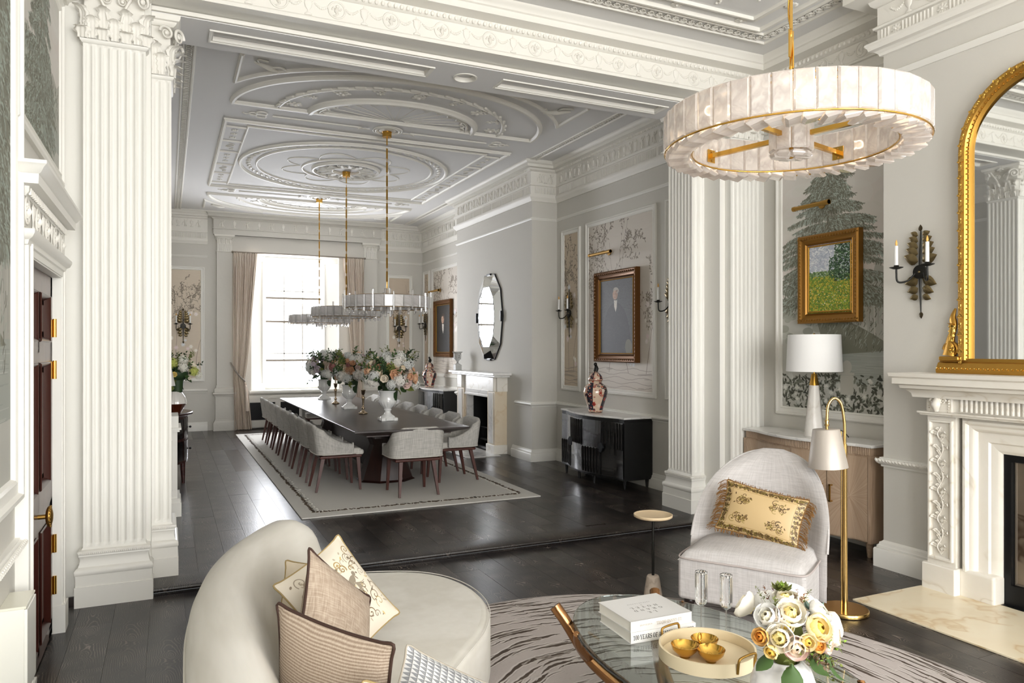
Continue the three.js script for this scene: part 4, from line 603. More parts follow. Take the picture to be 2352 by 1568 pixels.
// table
{ const top = std('#ffffff', 0.3, { map: grainMap([44, 36, 34], [60, 50, 47], 30, 2) }), red = std('#ffffff', 0.4, { map: grainMap([38, 20, 16], [54, 30, 24], 30, 2) });
  const t = thing('dining_table', 'long dark mahogany dining table on faceted pedestals', 'dining table', [2.36, S, -10.27]);
  const a = 0.63, b = 2.77, q = [[-a, -b], [a, -b], [a, b], [-a, b]];
  mesh('table_top', [bb(-a + 0.1, a - 0.1, 0.736, 0.741, -b + 0.1, b - 0.1, 0, 0)], top, t);
  mesh('top_border', sweep([[0, 0.724], [0, 0.739], [-0.004, 0.741], [-0.1, 0.741]], q, { closed: true, side: -1 }), top, t);
  mesh('edge', sweep([[0, 0.724], [-0.03, 0.712], [-0.16, 0.672], [-0.16, 0.66], [-0.3, 0.66], [-0.3, 0.736]], q, { closed: true, side: -1 }), red, t);
  mesh('apron', [bb(-0.3, 0.3, 0.6, 0.67, -2.3, 2.3), bb(-0.05, 0.05, 0.08, 0.6, -1.6, 1.6)], top, t);
  const ped = () => { const lv = [[0.33, 0.31, 0], [0.3, 0.28, 0.02], [0.17, 0.2, 0.42], [0.25, 0.28, 0.66]], g = [], pos = [];
    const oct = (x, z, y) => [[x, y, z * 0.45], [x * 0.45, y, z], [-x * 0.45, y, z], [-x, y, z * 0.45], [-x, y, -z * 0.45], [-x * 0.45, y, -z], [x * 0.45, y, -z], [x, y, -z * 0.45]];
    for (let k = 0; k < 3; k++) { const A = oct(lv[k][0], lv[k][1], lv[k][2]), B = oct(lv[k + 1][0], lv[k + 1][1], lv[k + 1][2]); for (let i = 0; i < 8; i++) { const j = (i + 1) % 8; pos.push(...A[i], ...B[j], ...A[j], ...A[i], ...B[i], ...B[j]); } }
    const ge = new THREE.BufferGeometry(); ge.setAttribute('position', new THREE.Float32BufferAttribute(pos, 3)); ge.setAttribute('uv', new THREE.Float32BufferAttribute(pos.flatMap((v, i) => i % 3 === 0 ? [pos[i] + pos[i + 2], pos[i + 1]] : []), 2)); ge.computeVertexNormals(); return ge; };
  for (const z of [1.52, -1.52]) child('pedestal', ped(), red, t, [0.03, 0.0185, z]);
}
// chairs
const linen = std('#ffffff', 0.9, { map: linenMap([192, 189, 183], [164, 161, 155], 90), bumpMap: weaveBump, bumpScale: 0.0005 }), linenPale = std('#ffffff', 0.9, { map: linenMap([214, 210, 202], [196, 192, 184], 90) }), mahog2 = std('#ffffff', 0.45, { map: grainMap([62, 27, 19], [88, 43, 31], 30, 2) });
function makeChair() {
  const c = thing('dining_chair', '', 'dining chair');
  const top = s => 0.52 + 0.215 * Math.pow(cl((1.02 - Math.abs(s)) / 0.62), 0.6) * (Math.abs(s) < 0.62 ? 1 : cl((1.02 - Math.abs(s)) / 0.4) * 0.0 + Math.pow(cl((1.02 - Math.abs(s)) / 0.4), 1.4));
  const plan = s => { const a = Math.abs(s), k = 0.45, sg = Math.sign(s); if (a < k) { return [sg * 0.2 * (a / k), -0.255 + 0.012 * (a / k) ** 2, sg * 0.08 * a / k, -1]; } if (a < 0.7) { const t = (a - k) / 0.25 * PI / 2; return [sg * (0.2 + 0.07 * Math.sin(t)), -0.243 + 0.085 * (1 - Math.cos(t)), sg * Math.sin(t), -Math.cos(t)]; } return [sg * 0.27, -0.158 + (a - 0.7) / 0.3 * 0.27, sg, 0]; };
  const sec = 14; // loop around the shell
  const shell = grid(60, sec, (u, v) => { const s = (u * 2 - 1), [x, z, nx, nz] = plan(s), l = Math.hypot(nx, nz), H = 0.425 + (top(s) - 0.42), th = 0.026; const lo = 0.415, ww = v * sec; let o, y;
    if (ww <= 5) { o = th; y = lo + (H - 0.03 - lo) * ww / 5; } else if (ww <= 9) { const t = (ww - 5) / 4 * PI; o = th * Math.cos(t); y = H - 0.03 + 0.03 * Math.sin(t); } else { o = -th; y = H - 0.03 - (H - 0.03 - lo) * (ww - 9) / 5; }
    const lean = (y - lo) * 0.14 * (nz < -0.5 ? 1 : 0.3); return [x + nx / l * (o + lean * 0.4), y, z + nz / l * (o + lean)]; });
  mesh('back_shell', shell, linen, c);
  for (const s of [-1, 1]) { mesh('arm_front', rb(0.05, 0.125, 0.02, 0.009, s * 0.274, 0.412, 0.116), linen, c); }
  mesh('seat', [rb(0.5, 0.075, 0.44, 0.03, 0, 0.395, 0.0, 3)], linenPale, c);
  mesh('seat_front', rb(0.5, 0.06, 0.1, 0.025, 0, 0.39, 0.2, 3), linenPale, c);
  mesh('apron', [rb(0.5, 0.03, 0.46, 0.012, 0, 0.365, -0.005)], mahog2, c);
  mesh('piping', tube(Array.from({ length: 25 }, (_, i) => { const [x, z, nx, nz] = plan(i / 12 - 1), l = Math.hypot(nx, nz); return [x + nx / l * 0.028, 0.415, z + nz / l * 0.028]; }), 0.005, 60, 5), linenPale, c);
  const leg = (x0, z0, x1, z1) => { const g = new THREE.BoxGeometry(0.04, 0.37, 0.04, 1, 1, 1), p = g.attributes.position; for (let i = 0; i < p.count; i++) { const t = (p.getY(i) + 0.185) / 0.37, k = 0.58 + 0.42 * t; p.setXYZ(i, p.getX(i) * k + x1 + (x0 - x1) * t, p.getY(i) + 0.185, p.getZ(i) * k + z1 + (z0 - z1) * t); } g.computeVertexNormals(); return g; };
  for (const s of [-1, 1]) { mesh('leg', leg(s * 0.2, 0.19, s * 0.215, 0.215), mahog2, c); mesh('leg', leg(s * 0.18, -0.19, s * 0.215, -0.27), mahog2, c); }
  return c;
}
{ const c0 = makeChair(); let first = true; const place = (x, z, turn, label, group) => { if (first) { first = false; c0.position.set(x, S + 0.018, z); c0.rotation.y = turn; c0.userData.label = label; if (group) c0.userData.group = group; } else dup(c0, [x, S + 0.018, z], turn, label, group); };
  const nth = ['eighth from the far window', 'seventh from the far window', 'sixth from the far window', 'fifth from the far window', 'fourth from the far window', 'third from the far window', 'second from the far window', 'beside the far window'];
  for (let k = 0; k < 8; k++) place(1.74, -8.42 - k * 0.66, PI / 2, 'grey linen dining chair in the row facing the fireplace, ' + nth[k], 'chairs along the table facing the fireplace');
  for (let k = 0; k < 8; k++) place(3.1, -8.42 - k * 0.66, -PI / 2, 'grey linen dining chair in the row backing onto the fireplace, ' + nth[k], 'chairs along the table backing onto the fireplace');
  place(2.43, -7.82, PI, 'grey linen tub dining chair at the table end facing the window'); place(2.36, -12.95, 0, 'grey linen tub dining chair at the table end under the window');
}
// ---------- flowers ----------
function petal(w, h, cup, curl) { return grid(4, 4, (a, t) => { const s = a * 2 - 1, e = Math.sin(Math.min(1, 0.18 + t * 0.95) * PI * 0.82) * (t > 0.9 ? 0.85 : 1); return [s * w / 2 * e, h * t * Math.cos(t * cup * 0.5), h * 0.34 * Math.sin(t * 2.5) - s * s * w * 0.26 * e + (t > 0.85 ? (t - 0.85) * curl * h : 0)]; }); }
// ruffled bloom opening along +y; rings from centre out
function bloomParts(r, rings = 3) { const out = [sph(r * 0.2, 0, r * 0.35, 0, 8)]; for (let k = 0; k < rings; k++) { const n = 5 + k, q = 0.35 + 0.65 * (k + 1) / rings, tilt = -0.25 + k * 0.42; for (let i = 0; i < n; i++) { const g = petal(r * 1.05 * q, r * (0.75 + 0.25 * q), 1.1, 0.5); g.rotateX(PI).rotateX(PI); g.rotateX(tilt); g.translate(0, r * 0.02, r * 0.16 * q + 0.1 * r); g.rotateY(i * 2 * PI / n + k * 0.6 + rr(-0.12, 0.12)); out.push(g); } } return out; }
const bloomGeo = [2, 3, 3].map(k => merge(bloomParts(1, k))), budGeo = merge([sph(0.55, 0, 0.5, 0, 10), ...bloomParts(0.95, 1).slice(1)]);
const clusterGeo = (() => { const l = []; for (let i = 0; i < 64; i++) { const y = 1 - 1.25 * i / 64, a = i * 2.4, q = Math.sqrt(Math.max(0, 1 - y * y)), f = new THREE.BufferGeometry(), P = []; for (let k = 0; k < 4; k++) { const b = k * PI / 2; const e = [[0, 0, 0], [0.2 * Math.cos(b - 0.55), 0.05, 0.2 * Math.sin(b - 0.55)], [0.24 * Math.cos(b), 0.02, 0.24 * Math.sin(b)], [0.2 * Math.cos(b + 0.55), 0.05, 0.2 * Math.sin(b + 0.55)]]; P.push(...e[0], ...e[2], ...e[1], ...e[0], ...e[3], ...e[2]); } f.setAttribute('position', new THREE.Float32BufferAttribute(P, 3)); f.computeVertexNormals();
  const n = V(q * Math.cos(a), y, q * Math.sin(a)); f.applyQuaternion(new THREE.Quaternion().setFromUnitVectors(V(0, 1, 0), n)); f.rotateY(0); l.push(f.scale(1.1, 1.1, 1.1).translate(n.x * (0.75 + 0.16 * (i % 3)), n.y * (0.75 + 0.16 * (i % 3)), n.z * (0.75 + 0.16 * (i % 3)))); } l.push(sph(0.6, 0, 0, 0, 10)); return merge(l); })();
const leafGeo = grid(4, 6, (a, t) => { const s = a * 2 - 1, e = Math.sin(Math.pow(t, 0.8) * PI) * 0.24; return [s * e, t - 0.12 * t * t, 0.1 * s * s * (1 - t) + 0.16 * Math.sin(t * 2.6) - 0.05]; });
const sprigGeo = (() => { const l = [tube([[0, 0, 0], [0.03, 0.5, 0.03], [-0.02, 1, 0.05]], 0.012, 6, 4)]; for (let i = 0; i < 13; i++) { const t = 0.2 + 0.8 * i / 12; l.push(put(leafGeo, [0.02 * Math.sin(t * 3), t, 0.03], [0.9 + (i % 3) * 0.2, i * 2.4, 0, 'YXZ'], 0.26 - 0.08 * t)); } return merge(l); })();
const flowerM = {}; const fm = c => flowerM[c] ||= std(c, 0.75, { side: THREE.DoubleSide });
// orient a part so that its +y points along n
function aim(o, pos, n, s, spin = 0) { o.position.set(...pos); o.quaternion.setFromUnitVectors(V(0, 1, 0), n.clone().normalize()); o.rotateY(spin); o.scale.setScalar(s); return o; }
function bouquet(label, pos, R, sd, tones, opts = {}) {
  const keep = seed; seed = sd; const g = thing('bouquet', label, 'flowers', pos, 0, opts.group); const flat = opts.flat ?? 0.85, nF = opts.n ?? 30;
  const dirs = []; for (let i = 0; i < nF; i++) { const y = 0.98 - 1.32 * (i + 0.5) / nF, a = i * 2.39996 + rr(-0.2, 0.2), q = Math.sqrt(1 - y * y); dirs.push(V(q * Math.cos(a), y, q * Math.sin(a))); }
  dirs.forEach((d, i) => { const kind = i % 5, r = R * rr(0.78, 0.95), p = [d.x * r, d.y * r * flat, d.z * r], col = tones[Math.floor(rnd() * tones.length)];
    if (kind === 1 || i % 10 === 3) aim(mesh('hydrangea', clusterGeo, fm(opts.cluster?.[i % opts.cluster.length] ?? '#dfe2e3'), g), p, d, R * rr(0.17, 0.24), rnd() * 6);
    else { const s = R * (kind === 0 || kind === 3 ? rr(0.19, 0.28) : rr(0.1, 0.17)), f = aim(mesh(kind === 0 || kind === 3 ? 'peony' : 'rose', bloomGeo[i % 3], fm(col), g), [p[0] - d.x * s * 0.4, p[1] - d.y * s * 0.4, p[2] - d.z * s * 0.4], d, s, rnd() * 6); } });
  const gl = opts.greens ?? [M.leaf, M.leafOlive, M.leafDark];
  for (let i = 0; i < (opts.sprigs ?? 22); i++) { const d = V(rr(-1, 1), rr(-0.1, 1.3), rr(-1, 1)).normalize(); aim(mesh('sprig', sprigGeo, gl[i % gl.length], g), [d.x * R * 0.55, d.y * R * 0.55 * flat, d.z * R * 0.55], d, R * rr(0.5, 0.85), rnd() * 6); }
  for (let i = 0; i < (opts.leaves ?? 16); i++) { const d = V(rr(-1, 1), rr(-0.8, 0.6), rr(-1, 1)).normalize(); aim(mesh('leaf', leafGeo, gl[(i + 1) % gl.length], g), [d.x * R * 0.62, d.y * R * 0.6 * flat, d.z * R * 0.62], d, R * rr(0.35, 0.5), rnd() * 6); }
  mesh('stems', [cyl(R * 0.24, R * 0.3, R * 0.6, 0, -R * 0.9, 0, 12), sph(R * 0.5, 0, 0, 0, 12).scale(1, 0.8, 1)], M.leafDark, g);
  seed = keep; return g;
}
// white garden urns with flowers along the table
function urnVase(label, pos, s) {
  const g = thing('urn_vase', label, 'vase', pos, 0, null);
  mesh('foot', [rb(0.2, 0.035, 0.2, 0.004, 0, 0, 0), extr(arcPath(0, 0, 0.118, 0.118, PI / 8, 2 * PI + PI / 8, 8).slice(0, 8), 0.03, 0.003).rotateX(-PI / 2).translate(0, 0.004, 0)], M.ceramic, g);
  mesh('stem', lathe([[0.09, 0.034], [0.085, 0.05], [0.055, 0.07], [0.036, 0.09], [0.034, 0.115], [0.046, 0.125], [0.046, 0.135], [0.04, 0.14]], 32), M.ceramic, g);
  mesh('lobed_bowl', grid(96, 10, (a, t) => { const th = a * 2 * PI, lob = 1 + 0.055 * Math.abs(Math.sin(th * 8)) * Math.sin(t * PI), r = (0.04 + 0.068 * Math.sin(t * PI / 2)) * lob; return [r * Math.cos(th), 0.14 + t * 0.1, r * Math.sin(th)]; }, true), M.ceramic, g);
  mesh('bell', lathe([[0.104, 0.232], [0.1, 0.245], [0.096, 0.28], [0.1, 0.33], [0.112, 0.352], [0.115, 0.358], [0.11, 0.362], [0.1, 0.356], [0.09, 0.3], [0, 0.28]], 40), M.ceramic, g); g.scale.setScalar(s); return g;
}
const dT = S + 0.741;
const pastel = ['#ead2bd', '#e6b995', '#eedfc4', '#e3cbc2', '#f0e6d4', '#d9a884'];
[[2.36, -8.54, 101, 1], [2.32, -10.4, 211, 0.95], [2.35, -12.4, 307, 0.95]].forEach(([x, z, sd, s], i) => {
  urnVase(['white footed garden urn on the table beside the end chair', 'white footed garden urn standing between the two candlesticks', 'white footed garden urn standing beside the far window'][i], [x, dT, z], 0.98 * s);
  bouquet(['peach and cream rose bouquet overflowing the urn beside the table end chair', 'mixed rose and hydrangea bouquet between the two candlesticks', 'lilac and white bouquet in the urn beside the far window'][i], [x + 0.03, dT + 0.51, z], 0.33, sd, i === 2 ? ['#e2d6dc', '#d8c4d0', '#ecdccc', '#c7adbc', '#efe8e4'] : i === 1 ? [...pastel, '#a9756f', '#c9b0b4'] : pastel, { cluster: ['#e6e5de', '#dbdcd8', '#ece8e0'], n: 64, sprigs: 40 });
});
function candlestick(label, pos) { const g = thing('candlestick', label, 'candlestick', pos);
  mesh('stick', [lathe([[0, 0], [0.058, 0.0], [0.058, 0.012], [0.05, 0.02], [0.03, 0.03], [0.014, 0.05], [0.012, 0.06], [0.026, 0.075], [0.012, 0.09], [0.01, 0.11], [0.02, 0.2], [0.026, 0.215], [0.014, 0.23], [0.012, 0.245], [0.022, 0.262], [0.028, 0.3], [0.034, 0.306], [0.034, 0.312], [0.012, 0.314], [0, 0.314]], 24)], std('#b9a58a', 0.14, { metalness: 1 }), g);
  mesh('candle', cyl(0.0115, 0.011, 0.3, 0, 0.312, 0, 14), std('#efe9da', 0.5), g); mesh('wick', cyl(0.0015, 0.0015, 0.012, 0, 0.612, 0, 5), M.black, g); }
candlestick('silver candlestick with a tall ivory candle between the end chair urn and the middle urn', [2.3, dT, -9.5]); candlestick('silver candlestick with a tall ivory candle between the middle urn and the window urn', [2.33, dT, -11.38]);

// ---------- crystal chandeliers over the table ----------
const quartzMap = tex(256, 256, (u, v) => { const w = fbm(u * 5, v * 5, 4, 5), c = Math.abs(fbm(u * 6 + w * 3, v * 4 + w, 4, 6) - 0.5) * 2; const t = cl(0.35 + 0.9 * c); return mix([192, 186, 183], [250, 248, 246], t); });
const quartz = phy('#ffffff', 0.18, { map: quartzMap, transmission: 0.35, thickness: 0.01, ior: 1.5, clearcoat: 0.6 }), crystal = phy('#f4f2f0', 0.05, { transmission: 0.75, thickness: 0.02, ior: 1.5 });
const facet = (w, h, d) => extr([[-w / 2, 0], [w / 2, 0], [w / 2, h], [-w / 2, h]], d, d * 0.42, 1).translate(0, 0, -d / 2);
function chain(g, y0, y1, step, mat, x = 0) { let k = 0; for (let y = y0; y < y1 - step * 0.4; y += step, k++) { if (k % 2 === 0) mesh('chain_plate', bb(-0.011, 0.011, y, y + step * 0.96, -0.002, 0.002).rotateY(0.3), mat, g); else { mesh('chain_link', new THREE.TorusGeometry(0.011, 0.003, 5, 10).scale(0.7, 1.6, 1).rotateY(0.9).translate(x, y + 0.016, 0), mat, g); y -= step - 0.034; } } }
function crystalRing(label, pos) {
  const g = thing('chandelier', label, 'chandelier', pos, 0); const R = 0.5, n = 28;
  mesh('rim', [new THREE.TorusGeometry(R - 0.012, 0.005, 5, 48).rotateX(PI / 2).translate(0, -0.07, 0), new THREE.TorusGeometry(R - 0.012, 0.005, 5, 48).rotateX(PI / 2).translate(0, 0.07, 0)], M.brassDark, g);
  const pg = facet(0.108, 0.14, 0.016).translate(0, -0.07, 0), ig = facet(0.092, 0.14, 0.014).translate(0, -0.07, 0), rod = facet(0.02, 0.225, 0.02), low = facet(0.03, 0.05, 0.02);
  for (let i = 0; i < n; i++) { const a = i * 2 * PI / n; child('quartz_panel', pg, quartz, g, [R * Math.sin(a), 0, R * Math.cos(a)], [0, a, 0]); child('quartz_panel', ig, quartz, g, [(R - 0.06) * Math.sin(a), 0, (R - 0.06) * Math.cos(a)], [0, a, 0]);
    if (i % 2) child('crystal_rod', rod, crystal, g, [(R + 0.02) * Math.sin(a + 0.1), -0.105 + (i % 4 === 1 ? 0.01 : -0.015), (R + 0.02) * Math.cos(a + 0.1)], [0, a, 0]);
    child('crystal_drop', low, crystal, g, [(R - 0.02) * Math.sin(a + 0.05), -0.12, (R - 0.02) * Math.cos(a + 0.05)], [0, a, 0]); }
  for (let i = 0; i < 10; i++) { const a = i * PI / 5; child('hub_rod', facet(0.032, i % 2 ? 0.13 : 0.17, 0.014), i % 2 ? crystal : quartz, g, [0.055 * Math.sin(a), i % 2 ? -0.17 : -0.13, 0.055 * Math.cos(a)], [0, a, 0]); child('hub_rod', facet(0.024, 0.1, 0.012), crystal, g, [0.045 * Math.sin(a), 0.07, 0.045 * Math.cos(a)], [0, a, 0]); }
  for (let i = 0; i < 4; i++) mesh('arm', bar([0, 0.03, 0], [(R - 0.06) * Math.sin(i * PI / 2 + 0.4), 0.03, (R - 0.06) * Math.cos(i * PI / 2 + 0.4)], 0.012, 0.02), M.brass, g);
  mesh('stem', cyl(0.008, 0.008, 0.25, 0, 0, 0, 10), M.brass, g); const top = CD - pos[1];
  chain(g, 0.25, top - 0.16, 0.13, M.brass); mesh('canopy', [cyl(0.055, 0.055, 0.06, 0, top - 0.075, 0, 24), cyl(0.06, 0.06, 0.012, 0, top - 0.017, 0, 24), cyl(0.008, 0.008, 0.1, 0, top - 0.17, 0, 8)], M.brass, g);
}
crystalRing('smoky crystal ring chandelier above the urn beside the end chair', [2.39, 2.19, -8.68]); crystalRing('smoky crystal ring chandelier at the middle of the dining ceiling', [2.4, 2.17, -10.95]); crystalRing('smoky crystal ring chandelier hanging before the far window', [2.4, 2.14, -13.1]);
// ---------- black sideboards ----------
const lacq = phy('#0d0d0e', 0.22, { clearcoat: 1, clearcoatRoughness: 0.06, bumpMap: oakBump, bumpScale: 0.0012 }), lacqSide = std('#0a0a0b', 0.45);
function bowPlan(x0, x1, d, bow, n = 14) { const p = [[x0, 0], [x1, 0], [x1, d]]; for (let i = 1; i < n; i++) { const t = 1 - i / n; p.push([x0 + (x1 - x0) * t, d + bow * Math.pow(Math.sin(PI * cl((t - 0.12) / 0.76)), 0.9)]); } p.push([x0, d]); return p; }
const plan3d = (p, y0, y1, b = 0) => extr(p.map(q => [q[0], -q[1]]), y1 - y0, b).rotateX(-PI / 2).translate(0, y0, 0);   // plan (x, depth) -> solid
function sideboard(label, pos, turn, W) {
  const g = thing('sideboard', label, 'sideboard', pos, turn); const h = W / 2;
  mesh('carcass', plan3d(bowPlan(-h, h, 0.38, 0.12), 0.1, 0.76), lacqSide, g);
  mesh('marble_top', plan3d(bowPlan(-h - 0.015, h + 0.015, 0.395, 0.13, 20), 0.79, 0.812, 0.004), M.marble, g); mesh('frieze', plan3d(bowPlan(-h + 0.005, h - 0.005, 0.382, 0.12), 0.76, 0.79), lacqSide, g);
  const zf = x => { const t = (x + h) / W; return 0.38 + 0.12 * Math.pow(Math.sin(PI * cl((t - 0.12) / 0.76)), 0.9); };
  for (let k = 0; k < 4; k++) { const a = -h + 0.01 + k * (W - 0.02) / 4, b = a + (W - 0.02) / 4 - 0.008, d = new THREE.Group(); d.name = 'door'; g.add(d);
    const seg = [[a, (a + b) / 2], [(a + b) / 2, b]];
    mesh('door_panel', seg.flatMap(([c, e]) => { const n = 4, l = []; for (let i = 0; i < n; i++) { const p = c + (e - c) * i / n, q = c + (e - c) * (i + 1) / n; const gm = grid(1, 1, (u, v) => { const x = u ? q : p; return [x, 0.12 + v * 0.63, zf(x) + 0.008]; }); l.push(gm); } return l; }), lacq, d);
    for (let i = 0; i < 7; i++) { const x = a + 0.02 + i * (b - a - 0.04) / 6; mesh('carved_facet', extr([[-0.012, 0], [0.012, 0], [0.004, 0.3], [-0.02, 0.3]], 0.014, 0.006).translate(x, k % 2 ? 0.44 : 0.13, zf(x) + 0.006), lacq, d); }
    mesh('handle', new THREE.CylinderGeometry(0.055, 0.055, 0.014, 24, 1, false, 0, PI).rotateX(PI / 2).rotateZ(k % 2 ? PI / 2 : -PI / 2).translate(k % 2 ? a + 0.004 : b - 0.004, 0.44, zf(k % 2 ? a : b) + 0.018), M.blackIron, d); }
  for (const [x, z] of [[-h + 0.05, 0.34], [h - 0.05, 0.34], [-h + 0.05, 0.04], [h - 0.05, 0.04], [-0.18, 0.44], [0.18, 0.44]]) mesh('leg', taperTube([[x, 0, z], [x, 0.11, z]], [0.014, 0.022], 2, 8), lacqSide, g);
  return g;
}
sideboard('black lacquered bow front sideboard with marble top beneath the grey coated portrait', [5.02, S, -7.69], -PI / 2, 1.44); sideboard('black lacquered bow front sideboard with marble top beneath the small dark portrait', [5.02, S, -13.7], -PI / 2, 1.5);
const jarMap = canvasTex(512, 512, (g, w, h) => { const keep = seed; seed = 9; g.fillStyle = '#d9bfa6'; g.fillRect(0, 0, w, h);
  for (let k = 0; k < 4; k++) { const x = k * 128; g.fillStyle = '#1b1a28'; g.beginPath(); g.moveTo(x, 90); g.quadraticCurveTo(x + 40, 200, x, 400); g.lineTo(x + 60, 400); g.quadraticCurveTo(x + 70, 200, x + 60, 90); g.fill(); }
  for (let i = 0; i < 330; i++) { const x = rr(0, w), y = rr(0, h), r = rr(6, 20); g.fillStyle = ['#a8382a', '#b5502f', '#1b1a26', '#23233a', '#e3d3c2', '#8e2a22'][i % 6]; g.beginPath(); for (let a = 0; a < 12; a++) { const q = r * (a % 2 ? 0.6 : 1); g.lineTo(x + q * Math.cos(a * PI / 6), y + q * Math.sin(a * PI / 6)); } g.fill(); g.fillStyle = i % 3 ? '#e9d9c6' : '#7e2119'; g.beginPath(); g.arc(x, y, r * 0.3, 0, 7); g.fill(); }
  g.fillStyle = '#9c2c20'; g.fillRect(0, h * 0.9, w, h * 0.1); g.fillRect(0, 0, w, 26); for (let i = 0; i < 40; i++) { g.fillStyle = i % 2 ? '#d9a06a' : '#1d1c2a'; g.fillRect(i * 13, h * 0.92, 6, 26); } seed = keep; });
function gingerJar(label, pos) { const g = thing('ginger_jar', label, 'jar', pos), m = phy('#ffffff', 0.15, { map: jarMap, clearcoat: 0.7 });
  mesh('body', lathe([[0, 0], [0.085, 0], [0.088, 0.02], [0.105, 0.09], [0.14, 0.19], [0.15, 0.25], [0.135, 0.31], [0.095, 0.345], [0.08, 0.355], [0.08, 0.39], [0, 0.39]], 36), m, g);
  const l = mesh('lid', lathe([[0.088, 0.39], [0.092, 0.398], [0.088, 0.41], [0.08, 0.44], [0.05, 0.475], [0.02, 0.49], [0.018, 0.5], [0, 0.5]], 30), m, g);
  mesh('lion_finial', [taperTube([[0, 0.495, 0], [0.012, 0.53, 0], [0.0, 0.57, 0.01]], [0.026, 0.028, 0.018], 8, 8), sph(0.022, -0.008, 0.585, 0.012, 8), tube([[0.02, 0.5, 0], [0.035, 0.53, 0], [0.025, 0.56, -0.01]], 0.009, 8, 5), taperTube([[-0.018, 0.495, 0.015], [-0.022, 0.53, 0.02], [-0.01, 0.55, 0.015]], [0.008, 0.009, 0.008], 5, 6)], M.iron, l); return g; }
gingerJar('red and black painted lidded jar on the sideboard beneath the grey coated portrait', [4.72, S + 0.813, -7.72]); gingerJar('red and black painted lidded jar on the sideboard beneath the small dark portrait', [4.72, S + 0.813, -14.0]);

// ---------- portraits ----------
function portraitTex(sd, bg, coat, w = 360, h = 512, small) { return canvasTex(w, h, g => { const keep = seed; seed = sd; g.fillStyle = bg; g.fillRect(0, 0, w, h);
  for (let i = 0; i < 1200; i++) { g.globalAlpha = 0.08; g.fillStyle = rnd() < 0.5 ? '#000' : '#9a9a98'; g.fillRect(rr(0, w), rr(0, h), rr(4, 22), rr(2, 8)); } g.globalAlpha = 1;
  const cx = w * 0.47, k = small ? 1.3 : 1.0, hy = h * (small ? 0.3 : 0.21); g.fillStyle = coat; g.beginPath(); g.moveTo(cx - 22 * k, hy + 62 * k); g.bezierCurveTo(cx - 110 * k, hy + 90 * k, cx - 130 * k, hy + 200 * k, cx - 150 * k, h); g.lineTo(cx + 170 * k, h); g.bezierCurveTo(cx + 150 * k, hy + 180 * k, cx + 110 * k, hy + 90 * k, cx + 26 * k, hy + 58 * k); g.fill();
  g.fillStyle = '#e7e2d8'; g.beginPath(); g.moveTo(cx - 14 * k, hy + 40 * k); g.lineTo(cx + 20 * k, hy + 42 * k); g.lineTo(cx + 16 * k, hy + 90 * k); g.lineTo(cx + 4 * k, hy + 120 * k); g.lineTo(cx - 10 * k, hy + 84 * k); g.fill();
  g.fillStyle = '#caa48c'; g.beginPath(); g.ellipse(cx, hy, 27 * k, 37 * k, 0.1, 0, 7); g.fill(); g.fillStyle = small ? '#3a2a20' : '#b9b2a8'; g.beginPath(); g.ellipse(cx + 8 * k, hy - 24 * k, 30 * k, 22 * k, 0.2, 0, 7); g.fill(); g.fillStyle = '#d0ab93'; g.beginPath(); g.ellipse(cx - 4 * k, hy + 4 * k, 22 * k, 27 * k, 0.1, 0, 7); g.fill();
  g.fillStyle = '#4a3328'; for (const e of [-13, 5]) { g.beginPath(); g.ellipse(cx + e * k, hy - 2 * k, 4 * k, 2.2 * k, 0, 0, 7); g.fill(); } g.fillStyle = '#a2604f'; g.beginPath(); g.ellipse(cx - 5 * k, hy + 20 * k, 7 * k, 2.4 * k, 0, 0, 7); g.fill(); g.strokeStyle = '#a77c66'; g.lineWidth = 2; g.beginPath(); g.moveTo(cx - 4 * k, hy); g.lineTo(cx - 8 * k, hy + 11 * k); g.stroke();
  for (let i = 0; i < 160; i++) { g.globalAlpha = 0.1; const q = rr(0, 1); g.fillStyle = q < 0.5 ? '#8a6453' : '#e0bfa8'; g.beginPath(); g.ellipse(cx + (q < 0.5 ? rr(4, 24) : rr(-22, 2)) * k, hy + rr(-26, 34) * k, rr(3, 8) * k, rr(2, 6) * k, rr(0, 3), 0, 7); g.fill(); }
  for (let i = 0; i < 1300; i++) { g.globalAlpha = 0.07; g.fillStyle = rnd() < 0.6 ? bg : '#77706a'; g.save(); g.translate(rr(0, w), rr(0, h)); g.rotate(rr(-1, 1)); g.fillRect(0, 0, rr(10, 40), rr(3, 9)); g.restore(); } g.globalAlpha = 1;
  if (!small) { g.fillStyle = '#8d8a72'; g.globalAlpha = 0.7; g.beginPath(); g.ellipse(w * 0.85, h * 0.9, 34, 50, 0, 0, 7); g.fill(); g.globalAlpha = 1; } seed = keep; }); }
const frProf = [[0, 0], [0, 0.055], [0.015, 0.066], [0.03, 0.06], [0.045, 0.045], [0.075, 0.035], [0.082, 0.042], [0.092, 0.03], [0.1, 0.012], [0.1, 0]];
